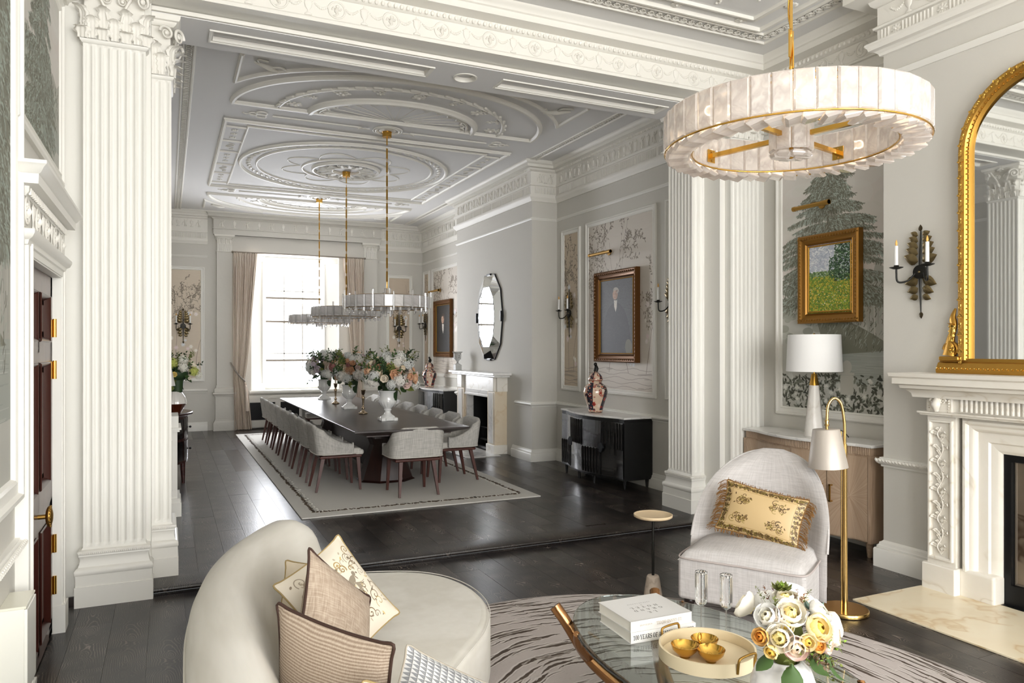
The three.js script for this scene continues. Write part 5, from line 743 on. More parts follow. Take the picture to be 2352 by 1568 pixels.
function picture(label, pos, turn, w, h, map, kf, mats, carved) { const g = thing('framed_painting', label, 'painting', pos, turn), f = 0.1 * kf;
  const fr = mesh('frame', sweepWall(frProf.map(([a, b]) => [a * kf, b]), rectPath(-w / 2, w / 2, -h / 2, h / 2), { closed: true }), mats[0], g);
  mesh('slip', sweepWall([[0, 0.03], [0.006, 0.034], [0.014, 0.028], [0.014, 0.01]], rectPath(-w / 2 + f, w / 2 - f, -h / 2 + f, h / 2 - f), { closed: true }), mats[1], g);
  mesh('canvas', new THREE.BoxGeometry(w - 2 * f + 0.01, h - 2 * f + 0.01, 0.01).translate(0, 0, 0.018), std('#ffffff', 0.5, { map }), g);
  if (carved) { const n = 24; for (const [nx, ax] of [[Math.round(w / carved), 0], [Math.round(h / carved), 1]]) for (let i = 0; i < nx; i++) for (const s of [-1, 1]) { const t = (i + 0.5) / nx - 0.5; child('carved_leaf', carvedLeaf, mats[0], fr, ax ? [s * (w / 2 - 0.03 * kf), t * h, 0.06] : [t * w, s * (h / 2 - 0.03 * kf), 0.06], [0, 0, ax ? PI / 2 : 0], kf); } }
  return g; }
const carvedLeaf = new THREE.IcosahedronGeometry(0.014, 0).scale(1.1, 0.8, 0.6);
picture('large gilt framed portrait of a man in a grey coat', [5.022, 2.035, -7.69], -PI / 2, 0.95, 1.13, portraitTex(3, '#56575b', '#45464b'), 1, [M.bronzeGilt, M.giltOld], 0.045); picture('small gilt framed portrait of a dark haired man in a black coat', [5.022, 2.03, -13.98], -PI / 2, 1.0, 1.14, portraitTex(8, '#17120f', '#0c0a0a', 360, 512, true), 0.9, [M.bronzeGilt, M.giltOld], 0.08);
function pictureLight(label, pos, turn, L) { const g = thing('picture_light', label, 'picture light', pos, turn);
  mesh('barrel', [cyl(0.019, 0.019, L, 0, -L / 2, 0, 18).rotateZ(PI / 2).translate(0, 0, 0.15), cyl(0.023, 0.023, 0.06, 0, 0, 0, 18).rotateZ(PI / 2).translate(L / 2, 0, 0.15), cyl(0.022, 0.022, 0.025, 0, 0, 0, 18).rotateZ(PI / 2).translate(-L / 2 + 0.025, 0, 0.15)], M.brassDark, g);
  mesh('wall_plate', cyl(0.036, 0.036, 0.012, 0, 0, 0, 20).rotateX(PI / 2).translate(0, 0.02, 0.006), M.brassDark, g); mesh('arm', tube([[0, 0.02, 0], [0, 0.035, 0.07], [0, 0.02, 0.14]], 0.007, 12, 8), M.brassDark, g); return g; }
pictureLight('brass picture light above the grey coated portrait', [5.022, 2.82, -7.87], -PI / 2, 0.5); pictureLight('brass picture light above the small dark portrait', [5.022, 2.79, -14.2], -PI / 2, 0.6);

// ---------- leaf sconces ----------
const bronzeLeaf = std('#4d4331', 0.35, { metalness: 0.75 }), glassLeaf = std('#7d6d4c', 0.25, { metalness: 0.7 });
const scLeaf = merge([grid(4, 6, (a, t) => { const s = a * 2 - 1, e = Math.sin(Math.pow(t, 0.75) * PI) * 0.34; return [s * e + 0.08 * t * t, t, 0.1 * (1 - s * s) * Math.sin(t * PI)]; })]);
function sconce(label, pos, turn, group) { const g = thing('wall_sconce', label, 'sconce', pos, turn, group);
  mesh('stem', taperTube([[0, -0.3, 0.02], [0, 0, 0.03], [0, 0.3, 0.02]], [0.004, 0.011, 0.005], 12, 8), M.iron, g);
  mesh('back_plate', cyl(0.05, 0.05, 0.02, 0, 0, 0, 20).rotateX(PI / 2).translate(0, 0, 0.02), M.iron, g); child('crystal_flower', rosette(0.036, 8), glassLeaf, g, [0, 0, 0.036]);
  const row = [[0.075, 0.105], [0.13, 0.09], [0.175, 0.082], [0.22, 0.07], [0.262, 0.056], [-0.05, 0.1], [-0.115, 0.08], [-0.17, 0.062]];
  for (const [y, s] of row) for (const k of [-1, 1]) child('leaf', scLeaf, glassLeaf, g, [k * 0.016, y, 0.028], [0.15, 0, y > 0 ? -k * 1.2 : -k * 1.9], s * 1.15);
  child('leaf', scLeaf, bronzeLeaf, g, [0, 0.29, 0.024], [0, 0, 0.1], 0.05); child('leaf', scLeaf, bronzeLeaf, g, [0, -0.285, 0.024], [0, 0, PI + 0.2], 0.05);
  for (const k of [-1, 1]) { mesh('arm', tube([[k * 0.03, 0, 0.03], [k * 0.07, -0.06, 0.07], [k * 0.115, -0.065, 0.11], [k * 0.12, 0.0, 0.12], [k * 0.12, 0.03, 0.12]], 0.007, 20, 7), M.iron, g);
    mesh('drip_pan', lathe([[0, 0.0], [0.02, 0.002], [0.045, 0.012], [0.047, 0.016], [0.02, 0.012], [0.016, 0.03], [0, 0.03]], 18).translate(k * 0.12, 0.025, 0.12), M.iron, g);
    const c = mesh('candle', cyl(0.013, 0.012, 0.145, k * 0.12, 0.05, 0.12, 14), M.white, g); mesh('flame_bulb', lathe([[0.004, 0], [0.009, 0.012], [0.007, 0.028], [0.001, 0.045]], 10).translate(k * 0.12, 0.195, 0.12), std('#e8b25a', 0.3), c); } return g; }
sconce('black iron leaf sconce with two candles on the sitting room chimney breast', [4.9, 2.19, -3.55], -PI / 2);
sconce('black iron leaf sconce on the narrow panel beside the grey coated portrait', [5.022, 2.12, -8.86], -PI / 2); sconce('black iron leaf sconce on the far bird panel beside the curtain', [0.27, 2.06, -15.392], 0); sconce('black iron leaf sconce on the panel beside the far window surround', [4.5, 2.06, -15.392], 0); sconce('black iron leaf sconce on the corner panel beside the small dark portrait', [5.022, 2.12, -15.1], -PI / 2); sconce('black iron leaf sconce half hidden behind the inner pilaster', [5.022, 2.12, -6.58], -PI / 2);

// ---------- faceted mirror, dining fireplace ----------
{ const g = thing('faceted_mirror', 'tall ten sided mirror with mirrored facets above the dining room mantel', 'mirror', [4.632, 2.13, -10.74], -PI / 2);
  const o = [[-0.2, -0.66], [0.2, -0.66], [0.42, -0.42], [0.5, 0], [0.42, 0.42], [0.2, 0.66], [-0.2, 0.66], [-0.42, 0.42], [-0.5, 0], [-0.42, -0.42]], inn = o.map(([x, y]) => [x * 0.66, y * 0.72]);
  mesh('backing', extr(o.map(([x, y]) => [x * 1.02, y * 1.015]), 0.025, 0.004), M.black, g); mesh('mirror_plate', extr(inn, 0.05, 0.002).translate(0, 0, 0.025), M.mirror, g);
  for (let i = 0; i < 10; i++) { const j = (i + 1) % 10, A = o[i], B = o[j], C = inn[j], E = inn[i], f = grid(1, 1, (u, v) => { const p = [A[0] + (B[0] - A[0]) * u, A[1] + (B[1] - A[1]) * u], q = [E[0] + (C[0] - E[0]) * u, E[1] + (C[1] - E[1]) * u]; return [p[0] + (q[0] - p[0]) * v, p[1] + (q[1] - p[1]) * v, 0.026 + 0.05 * v]; }); mesh('bevel', f, M.mirror, g); }
  mesh('bead_rim', sweepWall([[-0.006, 0.06], [0, 0.08], [0.008, 0.08], [0.012, 0.06]], inn, { closed: true }), M.blackIron, g);
  for (const s of [-1, 1]) { mesh('side_clasp', rb(0.03, 0.16, 0.04, 0.006, s * 0.49, -0.08, 0.03), M.blackIron, g); mesh('crest', rb(0.14, 0.03, 0.04, 0.006, 0, s > 0 ? 0.655 : -0.685, 0.02), M.blackIron, g); }
}
{ const g = thing('fireplace', 'pale stone dining room fireplace with cream jambs and a black firebox', 'fireplace', [4.63, S, -10.89], -PI / 2); const w = 0.44, o = 0.44;
  mesh('mantel_shelf', [rb(1.9, 0.035, 0.3, 0.006, 0, 1.185, 0.15), rb(1.8, 0.03, 0.26, 0.01, 0, 1.155, 0.13)], M.marble, g); mesh('frieze', bb(-0.8, 0.8, 0.94, 1.156, 0, 0.17), M.statuary, g);
  for (const s of [-1, 1]) { mesh('jamb', [bb(s > 0 ? 0.5 : -0.78, s > 0 ? 0.78 : -0.5, 0.14, 0.94, 0, 0.2)], M.sienna, g); mesh('jamb_face', bb(s > 0 ? 0.56 : -0.72, s > 0 ? 0.72 : -0.56, 0.16, 0.92, 0.2, 0.212), M.marble, g); mesh('plinth', rb(0.31, 0.14, 0.22, 0.006, s * 0.64, 0, 0.11), M.statuary, g); mesh('corbel', rb(0.2, 0.22, 0.05, 0.01, s * 0.66, 0.935, 0.19), M.statuary, g); mesh('inner_reveal', bb(s > 0 ? 0.44 : -0.5, s > 0 ? 0.5 : -0.44, 0, 0.9, 0.0, 0.16), M.marble, g); }
  mesh('lintel', [bb(-0.5, 0.5, 0.86, 0.94, 0, 0.18), bb(-0.5, 0.5, 0.84, 0.87, 0.16, 0.19)], M.marble, g);
  mesh('firebox', [bb(-0.438, 0.438, 0, 0.9, -0.36, -0.34), bb(-0.44, -0.42, 0, 0.9, -0.34, 0.05), bb(0.42, 0.44, 0, 0.9, -0.34, 0.05), bb(-0.42, 0.42, 0, 0.02, -0.34, 0.05), bb(-0.42, 0.42, 0.88, 0.9, -0.34, 0.05)], M.black, g);
  for (let i = 0; i < 12; i++) mesh('grate_bar', cyl(0.008, 0.008, 0.2, -0.3 + i * 0.055, 0.12, -0.05, 8), M.blackIron, g); mesh('grate_frame', [bb(-0.34, 0.34, 0.1, 0.13, -0.2, -0.03), bb(-0.34, 0.34, 0.3, 0.32, -0.2, -0.03), bb(-0.32, -0.29, 0, 0.1, -0.15, -0.1), bb(0.29, 0.32, 0, 0.1, -0.15, -0.1)], M.blackIron, g);
  mesh('hearth_slab', rb(1.9, 0.012, 0.55, 0.004, 0, 0, 0.45), std('#ffffff', 0.3, { map: marbleMap([226, 224, 220], [150, 148, 146], 1, 256) }), g); }
{ const g = thing('mantel_urn', 'small grey stone urn on the dining room mantel', 'urn', [4.46, S + 1.221, -11.75]); mesh('body', lathe([[0, 0.11], [0.02, 0.11], [0.016, 0.14], [0.03, 0.16], [0.06, 0.19], [0.065, 0.26], [0.06, 0.28], [0.085, 0.3], [0.085, 0.31], [0.06, 0.308], [0, 0.29]], 24), std('#b9b9b7', 0.5), g); mesh('plinth', [rb(0.11, 0.09, 0.11, 0.004, 0, 0, 0), lathe([[0.05, 0.09], [0.045, 0.1], [0.025, 0.11]], 20)], std('#c6c6c3', 0.5), g); for (const s of [-1, 1]) mesh('handle', new THREE.TorusGeometry(0.022, 0.005, 5, 14).rotateY(PI / 2).translate(0, 0.23, s * 0.075), std('#b9b9b7', 0.5), g); }

// ---------- corner by the inner pilaster: pedestal, commode, lamp, flowers ----------
{ const g = thing('radiator_pedestal', 'low white panelled pedestal behind the inner pilaster', 'pedestal', [-0.13, S, -7.92]);
  mesh('base', [bb(-0.25, 0.25, 0, 0.13, -0.25, 0.25), bb(-0.24, 0.24, 0.13, 0.17, -0.24, 0.24)], M.trim, g); mesh('dado', bb(-0.215, 0.215, 0.17, 0.8, -0.22, 0.22), M.trim, g); mesh('panel_moulding', sweepWall([[0, 0], [0.003, 0.008], [0.012, 0.008], [0.016, 0]], rectPath(-0.17, 0.17, 0.24, 0.72), { closed: true }).translate(0, 0, 0.22), M.trim, g);
  mesh('cap', [bb(-0.235, 0.235, 0.8, 0.82, -0.235, 0.235), bb(-0.25, 0.25, 0.82, 0.84, -0.25, 0.25), bb(-0.225, 0.225, 0.84, 0.95, -0.225, 0.225)], M.trim, g); for (let i = 0; i < 34; i++) mesh('bead', new THREE.BoxGeometry(0.009, 0.012, 0.006).translate(-0.238 + i * 0.0144, 0.152, 0.242), M.orn, g); }
{ const wood = std('#ffffff', 0.25, { map: grainMap([48, 24, 22], [70, 40, 36], 24, 2) });
  const g = thing('commode', 'dark mahogany bow front commode with black drawers beside the pedestal', 'commode', [-0.36, S, -9.75], PI / 2); const W = 1.5, h = W / 2;
  mesh('top', plan3d(bowPlan(-h - 0.03, h + 0.03, 0.34, 0.3, 24), 0.8, 0.835, 0.008), wood, g); mesh('body', plan3d(bowPlan(-h, h, 0.3, 0.28, 24), 0.24, 0.8), wood, g);
  const zf = x => 0.3 + 0.28 * Math.pow(Math.sin(PI * cl(((x + h) / W - 0.12) / 0.76)), 0.9);
  for (let r = 0; r < 2; r++) for (let k = 0; k < 3; k++) { const a = -h + 0.05 + k * 0.47, b = a + 0.45, d = mesh('drawer', grid(8, 1, (u, v) => { const x = a + (b - a) * u; return [x, 0.27 + r * 0.26 + v * 0.23, zf(x) + 0.006]; }), lacq, g); const x = (a + b) / 2; mesh('knob', [sph(0.014, x, 0.385 + r * 0.26, zf(x) + 0.03, 8), cyl(0.006, 0.006, 0.03, 0, 0, 0, 8).rotateX(PI / 2).translate(x, 0.385 + r * 0.26, zf(x) + 0.01)], M.blackIron, d); }
  for (const [x, z] of [[-h + 0.06, 0.28], [h - 0.06, 0.28], [-h + 0.06, 0.04], [h - 0.06, 0.04], [-0.2, 0.52], [0.2, 0.52]]) mesh('leg', taperTube([[x, 0, z + 0.01], [x, 0.26, z]], [0.018, 0.032], 3, 8), wood, g);
  const v = thing('ribbed_vase', 'ribbed glass vase half full of dark liquid on the commode', 'vase', [0.08, S + 0.836, -9.35]);
  mesh('glass_shoulder', grid(64, 8, (a, t) => { const th = a * 2 * PI, r = (0.12 - 0.06 * t * t) * (1 + 0.03 * Math.cos(th * 20)); return [r * Math.cos(th), 0.12 + 0.14 * t, r * Math.sin(th)]; }, true), phy('#e8e4de', 0.1, { clearcoat: 1 }), v);
  mesh('amber_bowl', lathe([[0, 0], [0.055, 0], [0.06, 0.01], [0.118, 0.115], [0.12, 0.12], [0, 0.118]], 32), phy('#4a1d0c', 0.1, { clearcoat: 1 }), v);
  bouquet('yellow rose and white blossom bouquet on the commode', [0.1, S + 1.3, -9.35], 0.24, 61, ['#e9c94e', '#f0dc8a', '#efe6d2', '#e8c9b4', '#f3ead6'], { cluster: ['#c9cf6f', '#eceadf'], n: 26, sprigs: 26, leaves: 26 });
  const l = thing('shaded_lamp', 'table lamp with a white tapered shade on the commode', 'lamp', [-0.09, S + 0.836, -9.05]); mesh('base', lathe([[0, 0], [0.07, 0], [0.07, 0.015], [0.03, 0.03], [0.035, 0.2], [0.02, 0.35], [0.006, 0.36], [0.006, 0.5], [0, 0.5]], 20), M.brassDark, l); mesh('shade', lathe([[0.17, 0.34], [0.12, 0.6], [0.118, 0.6], [0.168, 0.34]], 32), std('#f3f1ec', 0.8), l); }
// ---------- sitting room: rug ----------
{ const keep = seed; seed = 17; const W = 1024; const lines = []; for (let i = 0; i < 210; i++) { const yv = Math.sqrt(rr(0.06, 0.96)), l = [rr(0.0, 1), 1 - yv, rr(0.05, 0.16) / yv, rr(0.0015, 0.0065) * (i % 5 ? 1 : 1.6), rr(-0.02, 0.02)]; lines.push(l, [l[0] - 1, ...l.slice(1)]); };
  const draw = bump => canvasTex(W, W, (g, w, h) => { g.fillStyle = bump ? '#c0c0c0' : '#b7aeaa'; g.fillRect(0, 0, w, h); const k2 = seed; seed = 5; for (let i = 0; i < 5000; i++) { g.globalAlpha = 0.1; g.fillStyle = rnd() < 0.5 ? (bump ? '#888' : '#958b87') : (bump ? '#fff' : '#c3bab5'); g.beginPath(); g.ellipse(rr(0, w), rr(0, h), rr(2, 9), rr(1, 3), 0, 0, 7); g.fill(); } g.globalAlpha = 1;
    for (const [x, y, l, th, wv] of lines) { for (let p = 0; p < 2; p++) { g.fillStyle = p ? (bump ? '#181818' : '#4e4239') : (bump ? '#ffffff' : '#c9c1bb'); g.globalAlpha = p ? 1 : 0.55; const ex = p ? 0 : 0.006; g.beginPath(); const n = 26, up = [], dn = []; for (let i = 0; i <= n; i++) { const t = i / n, e = Math.sin(t * PI) * th * (0.6 + 0.6 * vn(i * 0.7 + x * 90, y * 50)) + ex, yy = y + wv * (t - 0.5) * 0.4 + 0.0007 * Math.sin(i * 1.3 + x * 40) + 0.004 * Math.sin(i * 0.25 + x * 20); up.push([(x + l * t) * w, (yy - e) * h]); dn.push([(x + l * t) * w, (yy + e) * h]); } [...up, ...dn.reverse()].forEach((q, i) => i ? g.lineTo(q[0], q[1]) : g.moveTo(q[0], q[1])); g.fill(); } } g.globalAlpha = 1; seed = k2; });
  const mat = std('#ffffff', 0.95, { map: draw(false), bumpMap: draw(true), bumpScale: 0.006 });
  const r = thing('rug', 'oval taupe rug with dark carved bark lines under the coffee table', 'rug', [2.0, 0, -2.45]);
  const sh = arcPath(0, 0, 1.66, 1.93, 0, 2 * PI, 72).slice(0, 72), g = grid(120, 8, (a, t) => { const th = a * 2 * PI, q = t > 0.9 ? 1 : t / 0.9 * 0.994; return [1.66 * q * Math.cos(th), t > 0.95 ? 0 : 0.018, -1.93 * q * Math.sin(th)]; }), uv = g.attributes.uv; for (let i = 0; i < uv.count; i++) uv.setXY(i, uv.getX(i) * 4, uv.getY(i) * 1.0);
  mesh('pile', g, mat, r); seed = keep; }
// ---------- curved sofa ----------
const velvet = std('#ffffff', 0.85, { map: tex(512, 512, (u, v) => { const a = fbm(u * 5, v * 5, 3, 5), t = cl((a - 0.42) * 5) * 0.5 + 0.3 * fbm(u * 40, v * 40, 2, 40); return mix([203, 199, 189], [221, 218, 211], t); }) });
{ const s = thing('sofa', 'cream velvet crescent sofa with a rounded wrapping back', 'sofa', [0, 0, 0]);
  const half = [[0.085, -2.35], [0.087, -2.65], [0.098, -2.95], [0.135, -3.26], [0.215, -3.58], [0.35, -3.91], [0.52, -4.17], [0.68, -4.3], [0.78, -4.32]], mir = half.slice(1).reverse().map(([x, z]) => [x, -4.7 - z]);
  const c = new THREE.CatmullRomCurve3([...mir, ...half].map(([x, z]) => V(x, 0, z)));
  const sec = [[0.02, 0.05], [0.0, 0.2], [-0.025, 0.42], [-0.035, 0.56], [-0.03, 0.64], [-0.005, 0.695], [0.045, 0.727], [0.1, 0.732], [0.15, 0.715], [0.19, 0.67], [0.235, 0.58], [0.275, 0.49], [0.3, 0.43], [0.32, 0.38]];
  const N = 90, back = grid(N, sec.length - 1, (u, v) => { const p = c.getPointAt(u), t = c.getTangentAt(u), n = V(-t.z, 0, t.x), j = Math.round(v * (sec.length - 1)), e = Math.min(u, 1 - u) / 0.085, f = e < 1 ? Math.sqrt(Math.max(0, 1 - (1 - e) * (1 - e))) : 1; let [o, y] = sec[j]; const m = 0.15; o = m + (o - m) * (0.25 + 0.75 * f); y = y > 0.36 ? 0.36 + (y - 0.36) * f : y; return [p.x + n.x * o, y, p.z + n.z * o]; });
  mesh('backrest', back, velvet, s);
  mesh('back_piping', tube(Array.from({ length: 60 }, (_, i) => { const u = 0.06 + 0.88 * i / 59, p = c.getPointAt(u), t = c.getTangentAt(u); return [p.x + t.z * 0.036, 0.585, p.z - t.x * 0.036]; }), 0.006, 160, 6), velvet, s);
  const q = [[0.1, -2.35], [0.12, -2.9], [0.2, -3.45], [0.38, -3.9], [0.62, -4.17], [0.9, -4.2], [1.1, -4.15], [1.28, -4.07], [1.41, -3.92], [1.475, -3.7], [1.46, -3.42], [1.34, -3.13], [1.1, -2.83], [0.93, -2.6], [0.88, -2.35]], q2 = [...q, ...q.slice(1, -1).reverse().map(([x, z]) => [x, -4.7 - z])];
  const oc = new THREE.CatmullRomCurve3(q2.map(([x, z]) => V(x, 0, z)), true), op = oc.getPoints(140).slice(0, 140);
  mesh('seat', plan3d(op.map(p => [p.x, p.z]), 0.12, 0.42, 0.05).translate(0, 0, 0), velvet, s);
  s.children[2].geometry = (() => { const sh = new THREE.Shape(op.map(p => new THREE.Vector2(p.x, -p.z))); const g = new THREE.ExtrudeGeometry(sh, { depth: 0.22, bevelEnabled: true, bevelSize: 0.045, bevelThickness: 0.045, bevelOffset: -0.045, bevelSegments: 5 }); return crease(g.rotateX(-PI / 2).translate(0, 0.11, 0), 0.9); })();
  mesh('seat_piping', tube(op.filter((_, i) => i % 4 === 0).map(p => [p.x * 1 + (0.66 - p.x) * 0.006, 0.372, p.z + (-2.35 - p.z) * 0.004]), 0.0025, 200, 5, true), velvet, s);
  mesh('plinth', plan3d(op.map(p => [0.66 + (p.x - 0.66) * 0.94, -2.35 + (p.z + 2.35) * 0.955]), 0.02, 0.12, 0), std('#b7b2a7', 0.9), s); }
// ---------- cushions ----------
function pillowGeo(w, h, t, puff = 0.55) { const side = k => grid(16, 16, (u, v) => { const a = u * 2 - 1, b = v * 2 - 1, z = k * t / 2 * Math.pow(cl(1 - a * a), puff) * Math.pow(cl(1 - b * b), puff); return [(k > 0 ? 1 : -1) * a * w / 2 * (1 - 0.07 * (1 - b * b)), b * h / 2 * (1 - 0.07 * (1 - a * a)), z]; }); return [side(1), side(-1)]; }
const pillowEdge = (w, h) => { const p = []; for (let i = 0; i < 40; i++) { const s = Math.floor(i / 10), t = (i % 10) / 10 * 2 - 1, [a, b] = [[t, -1], [1, t], [-t, 1], [-1, -t]][s]; p.push([a * w / 2 * (1 - 0.07 * (1 - b * b)), b * h / 2 * (1 - 0.07 * (1 - a * a)), 0]); } return p; };
function cushion(label, pos, xd, nd, w, h, t, front, rear, pipe) { const g = thing('cushion', label, 'cushion', pos), X = V(...xd).normalize(), Z = V(...nd); Z.addScaledVector(X, -Z.dot(X)).normalize(); const Y = Z.clone().cross(X); g.quaternion.setFromRotationMatrix(new THREE.Matrix4().makeBasis(X, Y, Z));
  const [f, r] = pillowGeo(w, h, t); mesh('front_cover', f, front, g); mesh('rear_cover', r, rear, g); if (pipe) mesh('piping', tube(pillowEdge(w, h), pipe === brownPipe ? 0.0055 : 0.0036, 160, 6, true), pipe, g); return g; }
const ribMap = tex(512, 512, (u, v) => { const s = 0.5 + 0.5 * Math.sin(v * PI * 2 * 46 + 0.6 * Math.sin(u * 20)); return mix([132, 113, 96], [190, 174, 156], cl(s * 0.75 + 0.35 * vn(u * 260, v * 90, 4096))); }), ribM = std('#ffffff', 0.9, { map: ribMap, bumpMap: ribMap, bumpScale: 0.001 });
const boucleM = std('#ffffff', 0.9, { map: linenMap([182, 166, 148], [146, 128, 111], 120) }), brownPipe = std('#3a241a', 0.7), goldCord = std('#9a8559', 0.6), satin = phy('#dccfb9', 0.35, { sheen: 0.4 });
const swirl = (g, x, y, r, turns, dir) => { g.beginPath(); for (let i = 0; i <= 30; i++) { const t = i / 30, a = t * turns * 2 * PI * dir + dir, q = r * (1 - t * 0.9); const px = x + q * Math.cos(a), py = y + q * Math.sin(a); i ? g.lineTo(px, py) : g.moveTo(px, py); } g.stroke(); };
const embMap = canvasTex(512, 512, (g, w, h) => { const keep = seed; seed = 41; g.fillStyle = '#ddd4c3'; g.fillRect(0, 0, w, h); g.lineCap = 'round'; for (let i = 0; i < 46; i++) { g.strokeStyle = ['#8a6f3e', '#a58a52', '#6d5a3c', '#9c8f7d'][i % 4]; g.lineWidth = rr(3, 6); swirl(g, rr(60, 450), rr(40, 480), rr(16, 44), rr(0.7, 1.4), rnd() < 0.5 ? 1 : -1); }
  for (let i = 0; i < 60; i++) { g.fillStyle = ['#8a7a66', '#b3a58f', '#6f6250', '#c9b27a'][i % 4]; g.save(); g.translate(rr(40, 470), rr(40, 470)); g.rotate(rr(0, 6)); g.beginPath(); g.ellipse(0, 0, rr(7, 16), rr(3, 6), 0, 0, 7); g.fill(); g.restore(); }
  const [x, y] = [225, 190]; g.fillStyle = '#8c8170'; g.beginPath(); g.ellipse(x, y, 22, 46, -0.5, 0, 7); g.fill(); g.beginPath(); g.arc(x - 30, y - 50, 14, 0, 7); g.fill(); for (let i = 0; i < 9; i++) { g.strokeStyle = i % 2 ? '#6e6454' : '#a99d8a'; g.lineWidth = 5; g.beginPath(); g.moveTo(x + 10, y - 10); g.quadraticCurveTo(x + 40 + i * 4, y - 60 + i * 3, x + 30 + i * 10, y - 90 + i * 14); g.stroke(); g.beginPath(); g.moveTo(x + 16, y + 40); g.quadraticCurveTo(x + 40 + i * 4, y + 110, x + 30 + i * 12, y + 190); g.stroke(); } seed = keep; }), embM = phy('#ffffff', 0.5, { map: embMap, sheen: 0.3 });
const silverMap = tex(512, 512, (u, v) => { const n = 20, x = u * n, y = v * n * 1.4, fx = x - Math.floor(x), fy = y - Math.floor(y); const k = fx + fy < 1; return k ? [226, 226, 226] : [150, 152, 156]; }), silverM = phy('#ffffff', 0.4, { map: silverMap, bumpMap: silverMap, bumpScale: 0.004, metalness: 0.25 });
cushion('brown piped ribbed taupe cushion leaning low against the sofa back', [0.475, 0.555, -2.38], [0.61, -0.11, 0.785], [-0.77, -0.1, 0.6], 0.47, 0.46, 0.15, ribM, boucleM, brownPipe);
cushion('brown piped taupe cushion standing between the ribbed and the embroidered cushions', [0.564, 0.635, -2.74], [0.653, -0.654, -0.382], [0.72, 0.38, 0.58], 0.41, 0.41, 0.15, boucleM, ribM, brownPipe);
cushion('cream satin cushion embroidered with a bird and scrolls', [0.645, 0.61, -3.06], [0.5, -0.7, 0.3], [0.52, 0.42, 0.72], 0.43, 0.43, 0.13, embM, satin, goldCord);
cushion('plain cream satin cushion with twisted gold cord behind the taupe cushions', [0.6, 0.53, -3.33], [0.8, -0.1, 0.2], [0.3, 0.5, 0.9], 0.32, 0.34, 0.12, satin, satin, goldCord);
cushion('silver cushion woven with raised triangles', [0.77, 0.505, -2.03], [0.8, -0.4, 0.3], [0.1, 0.7, 0.65], 0.46, 0.42, 0.14, silverM, silverM, std('#a39b8d', 0.6));
cushion('cream satin cushion with gold cord lying before the silver cushion', [0.637, 0.56, -1.84], [0.85, -0.1, 0.3], [-0.1, 0.8, 0.6], 0.44, 0.42, 0.13, satin, satin, goldCord);
// ---------- slipper armchair ----------
const chairFab = std('#ffffff', 0.9, { map: linenMap([200, 196, 194], [182, 178, 176], 130), bumpMap: weaveBump, bumpScale: 0.0004 });
{ const g = thing('armchair', 'pale linen slipper armchair with a rounded arched back', 'armchair', [3.27, 0.018, -3.48], -57.8 * D);
  mesh('seat_base', rb(0.73, 0.25, 0.66, 0.025, 0, 0.13, 0.03, 3), chairFab, g);
  mesh('seat_cushion', grid(18, 18, (u, v) => { const a = u * 2 - 1, b = v * 2 - 1, e = 1 - Math.pow(Math.max(Math.abs(a), Math.abs(b)), 8); return [a * 0.365, 0.36 + 0.06 * Math.pow(cl(e), 0.3) + 0.045 * (1 - a * a) * (1 - b * b), 0.03 - b * 0.33]; }), chairFab, g);
  mesh('seat_piping', tube([[-0.364, 0.378, -0.28], [-0.364, 0.378, 0.33], [-0.34, 0.378, 0.359], [0, 0.378, 0.362], [0.34, 0.378, 0.359], [0.364, 0.378, 0.33], [0.364, 0.378, -0.28]], 0.006, 120, 6), std('#b4aaa6', 0.8), g);
  const A = 0.41, ol = []; for (let i = 0; i <= 30; i++) { const t = i / 30 * PI; ol.push([A * Math.sign(Math.cos(t)) * Math.pow(Math.abs(Math.cos(t)), 0.85), 0.42 + 0.53 * Math.pow(Math.sin(t), 0.85)]); }
  const sh = new THREE.Shape([[-A * 0.98, 0.14], [A * 0.98, 0.14], ...ol].map(p => new THREE.Vector2(p[0], p[1])));
  const bg = grid(28, 24, (u, v) => { const a = u * 2 - 1, b = v; const y = 0.14 + b * 0.82, xm = y < 0.5 ? A : A * Math.sqrt(Math.max(0.0004, 1 - Math.pow((y - 0.5) / 0.465, 2.3))); return [a * xm, y, 0]; });
  const bend = (geo, zo, k) => { const p = geo.attributes.position; for (let i = 0; i < p.count; i++) { const x = p.getX(i), y = p.getY(i), edge = Math.min(1, Math.max(0, (y > 0.5 ? 1 - Math.hypot(x / A, (y - 0.5) / 0.465) : 1 - Math.abs(x) / A)) * 7); p.setZ(i, -0.3 + 0.3 * Math.pow(Math.abs(x) / A, 2.4) * (1 - 0.35 * cl((y - 0.4) / 0.55)) - 0.16 * cl((y - 0.36) / 0.6) + zo * Math.sqrt(edge)); } geo.computeVertexNormals(); return geo; };
  mesh('backrest', [bend(bg.clone(), 0.06, 1), bend(bg.clone(), -0.05, -1)], chairFab, g);
  mesh('back_piping', tube(ol.map(([x, y]) => [x * 1.0, y, -0.3 + 0.3 * Math.pow(Math.abs(x) / A, 2.4) * (1 - 0.35 * cl((y - 0.4) / 0.55)) - 0.16 * cl((y - 0.36) / 0.6)]), 0.008, 90, 6), chairFab, g);
  for (const [x, z] of [[-0.31, 0.3], [0.31, 0.3], [-0.3, -0.24], [0.3, -0.24]]) mesh('leg', lathe([[0, 0], [0.016, 0], [0.02, 0.015], [0.017, 0.022], [0.024, 0.034], [0.02, 0.046], [0.027, 0.058], [0.023, 0.07], [0.03, 0.082], [0.026, 0.094], [0.033, 0.106], [0.033, 0.14], [0, 0.14]], 20).translate(x, 0, z), std('#1d1210', 0.3), g); }
